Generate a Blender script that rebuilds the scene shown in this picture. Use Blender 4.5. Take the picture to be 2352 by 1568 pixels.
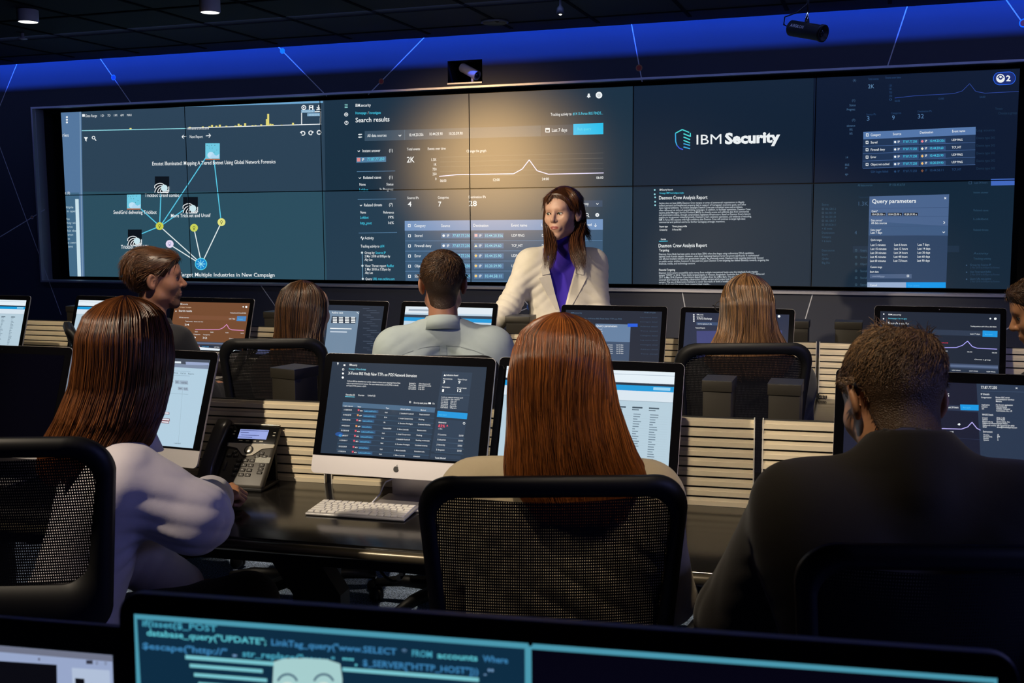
import bpy, bmesh, math, random
import numpy as np
from mathutils import Vector, Matrix
random.seed(7); rng = np.random.default_rng(7)
SC = bpy.context.scene
COL = SC.collection
for o in list(bpy.data.objects): bpy.data.objects.remove(o)

# ---------------------------------------------------------------- camera
FPX = 2476.7; YAW, PITCH, ROLL = 0.3280, -0.1151, -0.0069
CAM = np.array([6.486, -7.443, 1.52])
def cam_axes():
    cy, sy, cp, sp = math.cos(YAW), math.sin(YAW), math.cos(PITCH), math.sin(PITCH)
    f = np.array([-sy*cp, cy*cp, sp]); r = np.array([cy, sy, 0]); u = np.cross(r, f)
    cr, sr = math.cos(ROLL), math.sin(ROLL)
    return cr*r+sr*u, -sr*r+cr*u, f
RX, RU, RF = cam_axes()
def ray(u, v): return RX*(u-1176)/FPX + RU*(784-v)/FPX + RF
def at_y(u, v, y):
    d = ray(u, v); t = (y-CAM[1])/d[1]; return CAM+t*d
def at_z(u, v, z):
    d = ray(u, v); t = (z-CAM[2])/d[2]; return CAM+t*d
def at_d(u, v, D): return CAM+D*ray(u, v)
cam = bpy.data.objects.new('camera', bpy.data.cameras.new('camera')); COL.objects.link(cam)
cam.data.sensor_width = 36; cam.data.lens = FPX/2352*36
cam.data.clip_start = 0.05; cam.data.clip_end = 60
cam.matrix_world = Matrix([[RX[0], RU[0], -RF[0], CAM[0]], [RX[1], RU[1], -RF[1], CAM[1]], [RX[2], RU[2], -RF[2], CAM[2]], [0, 0, 0, 1]])
cam.data.dof.use_dof = True; cam.data.dof.focus_distance = 4.6; cam.data.dof.aperture_fstop = 13
SC.camera = cam

# ---------------------------------------------------------------- world, lights, exposure
w = bpy.data.worlds.new('world'); SC.world = w; w.use_nodes = True
w.node_tree.nodes['Background'].inputs[0].default_value = (0.25, 0.4, 0.9, 1)
w.node_tree.nodes['Background'].inputs[1].default_value = 0.008
SC.view_settings.view_transform = 'Standard'; SC.view_settings.look = 'None'
SC.view_settings.exposure = 0.0; SC.view_settings.gamma = 1; SC.view_settings.use_curve_mapping = False
SC.cycles.max_bounces = 6; SC.cycles.diffuse_bounces = 3; SC.cycles.glossy_bounces = 3
SC.cycles.transparent_max_bounces = 24; SC.cycles.use_denoising = True
SC.cycles.sample_clamp_indirect = 4
CEIL = 2.84
WARM = (1.0, 0.84, 0.63)
def spot(name, loc, target, power, ang, blend=0.5, col=WARM, size=0.04):
    L = bpy.data.lights.new(name, 'SPOT'); L.energy = power; L.spot_size = math.radians(ang); L.spot_blend = blend
    L.color = col; L.shadow_soft_size = size
    o = bpy.data.objects.new(name, L); COL.objects.link(o); o.location = loc
    o.rotation_euler = (Vector(target)-Vector(loc)).to_track_quat('-Z', 'Y').to_euler()
    return o
LIGHTS = [
 # name, lamp position (ceiling), aim, watts, cone, blend
 ('spot_lamp_wall', (1.1, -7.9, 2.74), (3.80, 0.0, 1.97), 8500, 10, 1.0, (1, .62, .24)),
 ('spot_lamp_key', (1.9, -7.2, 2.74), (4.85, -2.0, 1.4), 950, 15, 0.8, (1, .82, .58)),
 ('spot_lamp_speaker', (4.3, -4.1, 2.78), (4.98, -2.3, 1.2), 110, 34, 0.7, WARM),
 ('spot_lamp_front_row_left', (2.6, -4.35, 2.78), (3.3, -3.0, .9), 210, 85, 0.7, WARM),
 ('spot_lamp_front_row_middle', (4.3, -4.35, 2.78), (4.3, -3.1, 0.9), 230, 105, 0.7, WARM),
 ('spot_lamp_front_row_right', (6.3, -4.25, 2.78), (6.5, -2.9, 0.9), 230, 80, 0.7, WARM),
 ('spot_lamp_second_row_left', (4.1, -6.75, 2.78), (5.0, -4.75, .9), 620, 52, 0.6, WARM),
 ('spot_lamp_second_row_right', (6.1, -5.95, 2.78), (6.1, -4.55, 0.8), 300, 60, 0.8, WARM),
]
for a in LIGHTS: spot(a[0], a[1], a[2], a[3], a[4], a[5], a[6], .32 if a[0] == 'spot_lamp_wall' else .04)
def area(name, loc, target, power, sx, sy, col):
    L = bpy.data.lights.new(name, 'AREA'); L.shape = 'RECTANGLE'; L.size = sx; L.size_y = sy; L.energy = power; L.color = col
    o = bpy.data.objects.new(name, L); COL.objects.link(o); o.location = loc
    d = (Vector(target)-Vector(loc)).normalized()
    o.rotation_euler = d.to_track_quat('-Z', 'Y').to_euler(); return o
# blue cove strip above the ceiling edge in front of the video wall, unseen blue fills added over the rows
area('cove_light_blue', (4.0, -0.36, 2.985), (4.0, 0.0, 2.63), 150, 15.0, 0.02, (0.02, 0.10, 1.0))
area('wall_wash_blue', (3.8, -1.3, 2.78), (3.8, 0.0, 1.6), 22, 12.0, 0.12, (0.26, 0.36, 1.0))
area('cove_graze_blue', (4.0, -0.42, 2.785), (4.0, -0.36, 0.0), 16, 15.0, 0.03, (0.05, 0.12, 1.0))
area('blue_ceiling_panel', (3.6, -3.9, 2.80), (3.6, -3.9, 0), 80, 5.0, 0.25, (0.16, 0.34, 1.0))  # unseen fill, added to turn the floor between the rows blue
area('blue_wash_right', (10.6, -5.8, 2.35), (5.2, -5.4, 1.0), 52, 1.6, 1.0, (0.30, 0.34, 1.0))  # unseen lamp added at the right, blue fill on the pale blazer
area('blue_ceiling_panel_rear', (6.2, -6.3, 2.80), (6.2, -6.3, 0), 10, 4.0, 0.3, (0.30, 0.36, 1.0))  # weak blue fill added behind the second row, no visible fixture

# ---------------------------------------------------------------- materials
def lin(c):
    c = [x/255.0 for x in c]
    return tuple(x/12.92 if x <= 0.04045 else ((x+0.055)/1.055)**2.4 for x in c)
_M = {}
def mat(name, col=(0.5, 0.5, 0.5), rough=0.5, metal=0.0, emit=None, es=1.0, noise=0.0, nscale=20, bump=0.0, bscale=200, spec=0.5, coat=0.0, sss=0.0, sheen=0.0, alpha=None):
    if name in _M: return _M[name]
    m = bpy.data.materials.new(name); m.use_nodes = True; nt = m.node_tree; b = nt.nodes['Principled BSDF']
    b.inputs['Base Color'].default_value = (*col, 1); b.inputs['Roughness'].default_value = rough
    b.inputs['Metallic'].default_value = metal; b.inputs['Specular IOR Level'].default_value = spec
    b.inputs['Coat Weight'].default_value = coat
    if sss: b.inputs['Subsurface Weight'].default_value = sss; b.inputs['Subsurface Radius'].default_value = (0.012, 0.004, 0.002)
    if sheen: b.inputs['Sheen Weight'].default_value = sheen
    if emit is not None:
        b.inputs['Emission Color'].default_value = (*emit, 1); b.inputs['Emission Strength'].default_value = es
    tc = nt.nodes.new('ShaderNodeTexCoord')
    if noise:
        n = nt.nodes.new('ShaderNodeTexNoise'); n.inputs['Scale'].default_value = nscale; n.inputs['Detail'].default_value = 4
        nt.links.new(tc.outputs['Object'], n.inputs['Vector'])
        mx = nt.nodes.new('ShaderNodeMix'); mx.data_type = 'RGBA'
        mx.inputs['A'].default_value = (*[max(0, c*(1-noise)) for c in col], 1); mx.inputs['B'].default_value = (*[min(1, c*(1+noise)) for c in col], 1)
        nt.links.new(n.outputs['Fac'], mx.inputs['Factor']); nt.links.new(mx.outputs['Result'], b.inputs['Base Color'])
    if bump:
        n = nt.nodes.new('ShaderNodeTexNoise'); n.inputs['Scale'].default_value = bscale; n.inputs['Detail'].default_value = 3
        nt.links.new(tc.outputs['Object'], n.inputs['Vector'])
        bp = nt.nodes.new('ShaderNodeBump'); bp.inputs['Strength'].default_value = bump; bp.inputs['Distance'].default_value = 0.01
        nt.links.new(n.outputs['Fac'], bp.inputs['Height']); nt.links.new(bp.outputs['Normal'], b.inputs['Normal'])
    _M[name] = m; return m
def emat(c, es=1.0, gloss=0.25):
    m = emat_(c, es, gloss); m.cycles.emission_sampling = 'NONE'; return m
def emat_(c, es=1.0, gloss=0.25):
    """lit display pixels of an sRGB colour under a matt screen surface"""
    name = 'display_%02x%02x%02x_%d' % (*[int(x) for x in c], int(es*100))
    return mat(name, (0.02, 0.021, 0.023), gloss, emit=lin(c), es=es, spec=0.35)

# ---------------------------------------------------------------- objects
def tag(o, label=None, cat=None, group=None, kind=None):
    if label: o['label'] = label
    if cat: o['category'] = cat
    if group: o['group'] = group
    if kind: o['kind'] = kind
    return o
def empty(name, loc=(0, 0, 0), rz=0.0, label=None, cat=None, group=None):
    o = bpy.data.objects.new(name, None); COL.objects.link(o); o.location = loc; o.rotation_euler = (0, 0, rz); o.empty_display_size = 0.05
    return tag(o, label, cat, group)
def link_mesh(name, me, parent=None):
    o = bpy.data.objects.new(name, me); COL.objects.link(o)
    if parent is not None: o.parent = parent
    return o
def raw_mesh(name, V, F, mats, midx=None, smooth=True):
    me = bpy.data.meshes.new(name)
    V = np.asarray(V, dtype=np.float32)
    if isinstance(F, np.ndarray):
        n, k = F.shape
        me.vertices.add(len(V)); me.vertices.foreach_set('co', V.ravel())
        me.loops.add(n*k); me.loops.foreach_set('vertex_index', F.astype(np.int32).ravel())
        me.polygons.add(n); me.polygons.foreach_set('loop_start', np.arange(0, n*k, k, dtype=np.int32))
        me.polygons.foreach_set('loop_total', np.full(n, k, dtype=np.int32))
        me.update(calc_edges=True)
    else:
        me.from_pydata([tuple(map(float, v)) for v in V], [], [tuple(f) for f in F])
    for m in (mats if isinstance(mats, (list, tuple)) else [mats]): me.materials.append(m)
    if midx is not None: me.polygons.foreach_set('material_index', np.asarray(midx, dtype=np.int32))
    me.polygons.foreach_set('use_smooth', np.full(len(me.polygons), bool(smooth)))
    me.validate(); return me
def rot(rx=0, ry=0, rz=0):
    return np.array((Matrix.Rotation(rz, 3, 'Z') @ Matrix.Rotation(ry, 3, 'Y') @ Matrix.Rotation(rx, 3, 'X')))
class MB:
    def __init__(s): s.V = []; s.F = []; s.M = []; s.mats = []; s.S = []
    def mi(s, m):
        if m not in s.mats: s.mats.append(m)
        return s.mats.index(m)
    def add(s, V, F, m, smooth=False):
        b = len(s.V); k = s.mi(m)
        s.V += [tuple(v) for v in V]
        for f in F: s.F.append(tuple(b+i for i in f)); s.M.append(k); s.S.append(smooth)
    def box(s, c, size, m, R=None, bev=0.0, taper=(1, 1)):
        hx, hy, hz = [x/2 for x in size]; c = np.array(c, float)
        if bev > 0:
            b = min(bev, hx*.9, hy*.9, hz*.9)
            return s.rbox(c, size, m, b, R)
        P = []
        for z in (-1, 1):
            for (x, y) in ((-1, -1), (1, -1), (1, 1), (-1, 1)):
                tx, ty = (taper if z > 0 else (1, 1))
                P.append([x*hx*tx, y*hy*ty, z*hz])
        P = np.array(P)
        if R is not None: P = P@np.asarray(R).T
        s.add(P+c, [(0, 3, 2, 1), (4, 5, 6, 7), (0, 1, 5, 4), (1, 2, 6, 5), (2, 3, 7, 6), (3, 0, 4, 7)], m)
    def rbox(s, c, size, m, b, R=None, seg=3):
        """box with all edges rounded (superellipse-free: three level rounded slab)"""
        bm = bmesh.new(); bmesh.ops.create_cube(bm, size=1.0)
        for v in bm.verts: v.co.x *= size[0]; v.co.y *= size[1]; v.co.z *= size[2]
        bmesh.ops.bevel(bm, geom=list(bm.edges), offset=b, segments=seg, affect='EDGES', profile=0.5)
        P = np.array([v.co[:] for v in bm.verts])
        if R is not None: P = P@np.asarray(R).T
        s.add(P+np.array(c), [tuple(v.index for v in f.verts) for f in bm.faces], m, True); bm.free()
    def prism(s, poly, d, m, R=None, o=(0, 0, 0), smooth=False):
        """polygon in local xz, extruded along local y by d (from 0 to d)"""
        n = len(poly); P = [(x, 0, z) for x, z in poly]+[(x, d, z) for x, z in poly]; P = np.array(P, float)
        if R is not None: P = P@np.asarray(R).T
        F = [tuple(range(n)), tuple(range(2*n-1, n-1, -1))]
        s.add(P+np.array(o), F, m, False)
        s.add(P+np.array(o), [(i, n+i, n+(i+1) % n, (i+1) % n) for i in range(n)], m, smooth)
    def tube(s, path, r, m, n=8, caps=True, flat=None):
        path = [np.array(p, float) for p in path]; k = len(path)
        rs = r if isinstance(r, (list, tuple, np.ndarray)) else [r]*k
        V = []; ref = None
        for i, p in enumerate(path):
            t = path[min(i+1, k-1)]-path[max(i-1, 0)]; t = t/(np.linalg.norm(t)+1e-9)
            if ref is None: ref = np.array([0, 0, 1.0]) if abs(t[2]) < .9 else np.array([1.0, 0, 0])
            a = np.cross(t, ref); a /= np.linalg.norm(a)+1e-9; b = np.cross(t, a); ref = -b if False else np.cross(a, t)
            for j in range(n):
                an = 2*math.pi*j/n; q = a*math.cos(an)+b*math.sin(an)*(flat if flat else 1)
                V.append(p+q*rs[i])
        F = [(i*n+j, i*n+(j+1) % n, (i+1)*n+(j+1) % n, (i+1)*n+j) for i in range(k-1) for j in range(n)]
        if caps: F += [tuple(range(n))[::-1], tuple((k-1)*n+j for j in range(n))]
        s.add(V, F, m, True)
    def lathe(s, prof, m, o=(0, 0, 0), R=None, n=24):
        V = []
        for r, z in prof:
            for j in range(n): an = 2*math.pi*j/n; V.append((r*math.cos(an), r*math.sin(an), z))
        V = np.array(V)
        if R is not None: V = V@np.asarray(R).T
        k = len(prof)
        F = [(i*n+j, i*n+(j+1) % n, (i+1)*n+(j+1) % n, (i+1)*n+j) for i in range(k-1) for j in range(n)]
        F += [tuple(range(n))[::-1], tuple((k-1)*n+j for j in range(n))]
        s.add(V+np.array(o), F, m, True)
    def ball(s, c, r, m, n=12, R=None):
        r = np.array(r if hasattr(r, '__len__') else (r, r, r)); V = []
        for i in range(n+1):
            th = math.pi*i/n
            for j in range(2*n): ph = math.pi*j/n; V.append((math.sin(th)*math.cos(ph)*r[0], math.sin(th)*math.sin(ph)*r[1], math.cos(th)*r[2]))
        V = np.array(V)
        if R is not None: V = V@np.asarray(R).T
        k = 2*n; s.add(V+np.array(c), [(i*k+j, (i+1)*k+j, (i+1)*k+(j+1) % k, i*k+(j+1) % k) for i in range(n) for j in range(k)], m, True)
    def build(s, name, parent=None, weld=False):
        me = bpy.data.meshes.new(name); me.from_pydata([tuple(map(float, v)) for v in s.V], [], s.F)
        for m in s.mats: me.materials.append(m)
        me.polygons.foreach_set('material_index', s.M); me.polygons.foreach_set('use_smooth', s.S)
        bm = bmesh.new(); bm.from_mesh(me); bmesh.ops.remove_doubles(bm, verts=bm.verts, dist=1e-6)
        bmesh.ops.recalc_face_normals(bm, faces=bm.faces); bm.to_mesh(me); bm.free(); me.update()
        return link_mesh(name, me, parent)
def copy_tree(o, parent=None):
    c = o.copy(); COL.objects.link(c); c.parent = parent
    for ch in list(o.children):
        copy_tree(ch, c)
    return c
def rrect(w, h, r, n=6, cx=0, cz=0):
    P = []
    for (sx, sz, a0) in ((1, 1, 0), (-1, 1, 90), (-1, -1, 180), (1, -1, 270)):
        for i in range(n+1):
            a = math.radians(a0+90*i/n); P.append((cx+sx*(w/2-r)+r*math.cos(a), cz+sz*(h/2-r)+r*math.sin(a)))
    return P

# ---------------------------------------------------------------- lettering and screen pictures
_TC = {}
def glyphs(s, bold=0.0, shear=0.0):
    k = (s, bold, shear)
    if k in _TC: return _TC[k]
    cu = bpy.data.curves.new('t', 'FONT'); cu.body = s; cu.resolution_u = 2; cu.offset = bold; cu.shear = shear
    o = bpy.data.objects.new('t', cu); COL.objects.link(o)
    me = o.to_mesh(); V = np.array([v.co[:2] for v in me.vertices], float).reshape(-1, 2); F = [tuple(p.vertices) for p in me.polygons]
    o.to_mesh_clear(); bpy.data.objects.remove(o); bpy.data.curves.remove(cu)
    _TC[k] = (V, F); return V, F
def homog(src, dst):
    A = []; b = []
    for (x, y), (u, v) in zip(src, dst):
        A.append([x, y, 1, 0, 0, 0, -u*x, -u*y]); b.append(u); A.append([0, 0, 0, x, y, 1, -v*x, -v*y]); b.append(v)
    h = np.append(np.linalg.solve(np.array(A), np.array(b)), 1).reshape(3, 3)
    def f(P):
        P = np.asarray(P, float); Q = np.c_[P, np.ones(len(P))]@h.T; return Q[:, :2]/Q[:, 2:]
    return f
class Pic:
    """flat picture made of coloured polygons; all input in photo pixels, mapped by fn to plane coordinates"""
    def __init__(s, fn): s.items = []; s.fn = fn; s.layer = 0
    def poly(s, P, c, lay=None, F=None, es=1.0):
        P = s.fn(np.asarray(P, float)); s.layer += 1
        s.items.append((P, F or [tuple(range(len(P)))], (tuple(c), es), s.layer if lay is None else lay))
    def rect(s, x0, y0, x1, y1, c, k=0.0, es=1.0, kv=0.0):
        """k: slope of the long side, kv: slope of the upright side"""
        s.poly([(x0, y0), (x1, y0+k*(x1-x0)), (x1+kv*(y1-y0), y1+k*(x1-x0)), (x0+kv*(y1-y0), y1)], c, es=es)
    def line(s, x0, y0, x1, y1, w, c, es=1.0):
        d = np.array([x1-x0, y1-y0], float); n = np.array([-d[1], d[0]])/(np.hypot(*d)+1e-9)*w/2
        a, b = np.array([x0, y0]), np.array([x1, y1]); s.poly([a+n, b+n, b-n, a-n], c, es=es)
    def disc(s, x, y, r, c, n=20, ry=None, es=1.0):
        s.poly([(x+r*math.cos(2*math.pi*i/n), y+(ry or r)*math.sin(2*math.pi*i/n)) for i in range(n)], c, es=es)
    def ring(s, x, y, r, w, c, n=20, a0=0, a1=360, es=1.0):
        P = []; F = []
        for i in range(n+1):
            a = math.radians(a0+(a1-a0)*i/n)
            P += [(x+r*math.cos(a), y+r*math.sin(a)), (x+(r-w)*math.cos(a), y+(r-w)*math.sin(a))]
        F = [(2*i, 2*i+2, 2*i+3, 2*i+1) for i in range(n)]
        s.poly(P, c, F=F, es=es)
    def frame(s, x0, y0, x1, y1, w, c, k=0.0):
        s.rect(x0, y0, x1, y0+w, c, k); s.rect(x0, y1-w, x1, y1, c, k); s.rect(x0, y0, x0+w, y1, c); s.rect(x1-w, y0+k*(x1-x0), x1, y1+k*(x1-x0), c)
    def text(s, t, x0, y0, x1, h, c, k=0.0, bold=0.0, kv=0.0, es=1.0):
        """baseline from (x0,y0), width to x1, capital height h, all px"""
        V, F = glyphs(t, bold)
        if len(V) == 0: return
        mx = V[:, 0].max(); mn = V[:, 0].min(); sx = (x1-x0)/(mx-mn) if x1 else h/0.69
        X = (V[:, 0]-mn)*sx; Y = V[:, 1]*h/0.69
        P = np.stack([x0+X-kv*Y, y0+k*X-Y], 1)
        s.poly(P, c, F=F, es=es)
def relayer(items):
    B = []; out = []
    for P, F, c, _ in items:
        a = P.min(0); z = P.max(0); l = 0
        for (p, q, k) in B:
            if k > l and a[0] < q[0] and z[0] > p[0] and a[1] < q[1] and z[1] > p[1]: l = k
        B.append((a, z, l+1)); out.append((P, F, c, l+1))
    return out
def pic_mesh(mb, items, to3, gloss=0.25, dz=0.0006):
    """items -> polygons in MB, to3(P2, depth) gives 3-d points"""
    for P, F, (c, es), lay in items:
        mb.add(to3(P, dz*lay), F, emat(c, es, gloss))
# ================================================================ ROOM
WY = -0.08            # face of the video wall surround (displays sit 8 cm back, at y = 0)
def w2(P, y=WY):      # photo px -> wall (x, z)
    return np.array([[at_y(u, v, y)[0], at_y(u, v, y)[2]] for u, v in P])
m_wall = mat('painted_slate_wall', lin((62, 66, 78)), 0.6, noise=0.06, nscale=3, bump=0.05, bscale=300)
m_line = mat('white_wall_line', (0.75, 0.78, 0.8), 0.5)
m_cyan = mat('cyan_wall_dot', (0.05, 0.5, 0.8), 0.5); m_red = mat('red_wall_dot', (0.55, 0.06, 0.03), 0.5); m_blu = mat('blue_wall_dot', (0.06, 0.16, 0.5), 0.5)
m_ora = mat('orange_wall_dot', (0.5, 0.22, 0.08), 0.5)
m_black = mat('black_void', (0.004, 0.004, 0.005), 0.7)
m_trim = mat('brushed_aluminium', (0.60, 0.60, 0.66), 0.42, metal=0.7)
m_ceil = mat('black_ceiling_tile', (0.012, 0.012, 0.011), 0.75, noise=0.3, nscale=2)
X0, X1 = -4.0, 11.5
oTL = at_y(93, 248, WY); oBR = at_y(2335, 674, WY); oBL = at_y(113, 644, WY); oTR = at_y(2352, 138, WY)
OX0, OX1 = -0.19, 7.275+0.19
OZ1 = (oTL[2]+oTR[2]+at_y(1100, 208, WY)[2])/3; OZ0 = (oBL[2]+oBR[2]+at_y(1150, 661, WY)[2])/3
nA = at_y(1028, 141, WY); nB = at_y(1108, 188, WY); NX0, NX1, NZ1, NZ0 = nA[0], nB[0], (nA[2]+at_y(1108, 135, WY)[2])/2, (nB[2]+at_y(1030, 192, WY)[2])/2
b = MB()
xs = sorted([X0, OX0, NX0, NX1, OX1, X1]); zs = sorted([0, OZ0, OZ1, NZ0, NZ1, 3.2])
for i in range(5):
    for j in range(5):
        cx, cz = (xs[i]+xs[i+1])/2, (zs[j]+zs[j+1])/2
        if OX0 < cx < OX1 and OZ0 < cz < OZ1: continue
        if NX0 < cx < NX1 and NZ0 < cz < NZ1: continue
        b.add([(xs[i], WY, zs[j]), (xs[i+1], WY, zs[j]), (xs[i+1], WY, zs[j+1]), (xs[i], WY, zs[j+1])], [(0, 1, 2, 3)], m_wall)
b.add([(X0, 0.5, 0), (X1, 0.5, 0), (X1, 0.5, 3.2), (X0, 0.5, 3.2)], [(0, 1, 2, 3)], m_black)
for (x0, x1, z0, z1) in ((OX0, OX1, OZ0, OZ1), (NX0, NX1, NZ0, NZ1)):     # reveals
    m = m_black
    b.add([(x0, WY, z0), (x1, WY, z0), (x1, .3, z0), (x0, .3, z0)], [(0, 1, 2, 3)], m)
    b.add([(x0, WY, z1), (x1, WY, z1), (x1, .3, z1), (x0, .3, z1)], [(0, 1, 2, 3)], m)
    b.add([(x0, WY, z0), (x0, WY, z1), (x0, .3, z1), (x0, .3, z0)], [(0, 1, 2, 3)], m)
    b.add([(x1, WY, z0), (x1, WY, z1), (x1, .3, z1), (x1, .3, z0)], [(0, 1, 2, 3)], m)
    b.add([(x0, .3, z0), (x1, .3, z0), (x1, .3, z1), (x0, .3, z1)], [(0, 1, 2, 3)], m_black)
def wl(u0, v0, u1, v1, wd=0.007, m=m_line, y=WY-0.001):
    A, B = w2([(u0, v0), (u1, v1)]); d = (B-A)/np.linalg.norm(B-A); n = np.array([-d[1], d[0]])*wd/2
    Q = [A+n, B+n, B-n, A-n]; b.add([(q[0], y, q[1]) for q in Q], [(0, 1, 2, 3)], m)
def wd(u, v, r, m, ring=None):
    c = w2([(u, v)])[0]
    for k, (rr, mm) in enumerate(((r, ring or m), (r*.72, m))):
        b.add([(c[0]+rr*math.cos(t*math.pi/12), WY-0.002-0.0008*k, c[1]+rr*math.sin(t*math.pi/12)) for t in range(24)], [tuple(range(24))], mm)
for L in ((60, 95, -20, 292), (205, 98, 302, 238), (640, 108, 751, 221), (1000, 60, 846, 217), (1446, 30, 1475, 188), (2092, -10, 2037, 157),
          (2290, -30, 2349, 53), (-30, 256, 141, 723), (74, 499, 103, 481), (74, 499, -10, 550), (597, 652, 646, 722), (1217, 705, 1120, 745),
          (1217, 705, 1290, 680), (1190, 672, 1250, 745), (1566, 664, 1576, 720), (1868, 670, 1846, 745), (2375, 715, 2290, 770)): wl(*L)
wd(261, 178, .022, m_blu, m_cyan); wd(649, 117, .021, m_cyan); wd(876, 187, .021, m_red, m_ora); wd(1468, 156, .023, m_red, m_ora)
wd(74, 499, .015, m_ora, m_line); wd(1217, 705, .024, m_blu); wd(2351, 53, .026, m_red, m_cyan)
tag(b.build('wall_back'), kind='structure')

# silver trim around the display opening
b = MB(); t = 0.014
for (x0, x1, z0, z1) in ((OX0-t, OX1+t, OZ1, OZ1+t), (OX0-t, OX1+t, OZ0-t, OZ0), (OX0-t, OX0, OZ0, OZ1), (OX1, OX1+t, OZ0, OZ1)):
    b.box(((x0+x1)/2, WY-0.012, (z0+z1)/2), (x1-x0, 0.045, z1-z0), m_trim)
b.box((OX0+0.002, WY+0.045, (OZ0+OZ1)/2), (0.003, 0.09, OZ1-OZ0), m_trim)   # bright side return
b.box(((OX0+OX1)/2, WY+0.045, OZ0+0.002), (OX1-OX0, 0.09, 0.003), m_trim)
tag(b.build('trim_1'), kind='structure')

# ceiling (with the open slot in front of the video wall), floor, side and rear walls
EY = -0.25
CZ = (at_y(1100, 86, EY)[2]+at_y(100, 139, EY)[2]+at_y(2100, 11, EY)[2])/3
b = MB()
b.box(((X0+X1)/2, (EY-10)/2, CZ+0.03), (X1-X0, 10+EY, 0.06), m_ceil)
b.box(((X0+X1)/2, -0.04, 3.22), (X1-X0, 1.2, 0.04), m_black)
b.box(((X0+X1)/2, -0.66, CZ+0.22), (X1-X0, 0.02, 0.36), m_black)
m_gr = mat('black_ceiling_grid', (0.006, 0.006, 0.006), 0.9, spec=.1)
for i in range(25): b.box((X0+0.6*i+.3, -5.2, CZ-0.002), (0.024, 9.6, 0.006), m_gr)
for j in range(16): b.box(((X0+X1)/2, -0.6-0.6*j, CZ-0.002), (X1-X0, 0.024, 0.006), m_gr)
tag(b.build('ceiling'), kind='structure')
mc = mat('blue_grey_loop_carpet', (0.20, 0.23, 0.30), 0.95, noise=0.0)
nt = mc.node_tree; pb = nt.nodes['Principled BSDF']
tc = nt.nodes.new('ShaderNodeTexCoord'); n1 = nt.nodes.new('ShaderNodeTexNoise'); n1.inputs['Scale'].default_value = 160; n1.inputs['Detail'].default_value = 5
cr = nt.nodes.new('ShaderNodeValToRGB'); cr.color_ramp.elements[0].position = .38; cr.color_ramp.elements[0].color = (0.04, 0.07, 0.15, 1)
cr.color_ramp.elements[1].position = .62; cr.color_ramp.elements[1].color = (0.52, 0.68, 0.98, 1)
nt.links.new(tc.outputs['Object'], n1.inputs['Vector']); nt.links.new(n1.outputs['Fac'], cr.inputs['Fac']); nt.links.new(cr.outputs['Color'], pb.inputs['Base Color'])
bp = nt.nodes.new('ShaderNodeBump'); bp.inputs['Strength'].default_value = .6; bp.inputs['Distance'].default_value = .004
nt.links.new(n1.outputs['Fac'], bp.inputs['Height']); nt.links.new(bp.outputs['Normal'], pb.inputs['Normal'])
b = MB(); b.box(((X0+X1)/2, -4.75, -0.05), (X1-X0, 10.5, 0.1), mc); tag(b.build('floor'), kind='structure')
m_dark = mat('dark_painted_wall', (0.02, 0.022, 0.028), 0.7)
for nm, c, sz in (('wall_left', (X0-.05, -4.75, 1.6), (.1, 10.5, 3.2)), ('wall_right', (X1+.05, -4.75, 1.6), (.1, 10.5, 3.2)), ('wall_front', ((X0+X1)/2, -10.05, 1.6), (X1-X0+.2, .1, 3.2))):
    b = MB(); b.box(c, sz, m_dark); tag(b.build(nm), kind='structure')

# ================================================================ VIDEO WALL: twelve displays, each a thing
PW, PH, ZB = 1.2125, 0.6837, CAM[2]-0.4781
def fw(P): return np.array([[at_y(u, v, 0)[0], at_y(u, v, 0)[2]] for u, v in P])
WH, CY, TX = (235, 240, 242), (70, 205, 235), (170, 185, 200)
pc = Pic(fw)
exec_wall = True
# ---- report graph (left two columns)
BG = (44, 66, 84)
pc.poly([(100, 200), (744, 200), (756, 700), (100, 700)], BG)
pc.poly([(100, 440), (747, 440), (756, 700), (100, 700)], (44, 78, 94))
pc.poly([(100, 244), (187, 241), (190, 440), (196, 700), (100, 700)], (84, 118, 156))
pc.poly([(100, 443), (182, 442), (188, 700), (100, 700)], (66, 104, 132)); pc.line(184, 250, 190, 640, 2.5, (120, 150, 180))
pc.line(130, 252, 742, 234, 5, (110, 165, 205)); pc.rect(173, 457, 181, 640, (200, 225, 235), kv=0.032)
for y in (269, 275, 281): pc.disc(154, y, 2.3, WH)
pc.text('tries', 140, 314, 158, 8, WH); pc.text('at (0)', 147, 446, 161, 6, WH)
for i, s in enumerate(['ultiple', 'n in open', '', 'the', 'they will', 'ource', 'thin the', 'demon', 'to', 'as seen', 'tent']):
    if s: pc.text(s, 148+i*.7, 478+i*9, 150+i*.7+len(s)*2.7, 5, (190, 215, 225))
pc.rect(189, 262, 195, 268, WH); pc.text('Date Range', 197, 269, 223, 6, WH, -.02)
for s, x in (('1D', 232), ('7D', 247), ('1M', 262), ('6M', 277), ('MAX', 292)): pc.text(s, x, 268-(x-232)*.02, x+(11 if s == 'MAX' else 7), 5, WH, -.02)
pc.line(188, 300, 428, 295, 1.6, (150, 225, 235)); pc.line(431, 294, 738, 285, 1.8, WH); YE = (225, 215, 120)
for x, h in ((300, 3), (436, 2), (466, 2), (481, 2), (487, 5), (497, 3), (505, 5), (520, 2), (541, 2), (548, 6), (553, 3), (563, 7), (580, 2), (587, 2), (600, 3), (613, 15), (616, 27), (621, 4), (626, 3), (647, 1), (673, 5)):
    y = 300-(x-188)*.0272; pc.rect(x-2, y-h, x+2.5, y, YE)
pc.rect(692, 253, 694, 287, WH); pc.line(692, 258, 737, 256, 2, WH); pc.rect(735, 256, 737.5, 285, WH)
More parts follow.
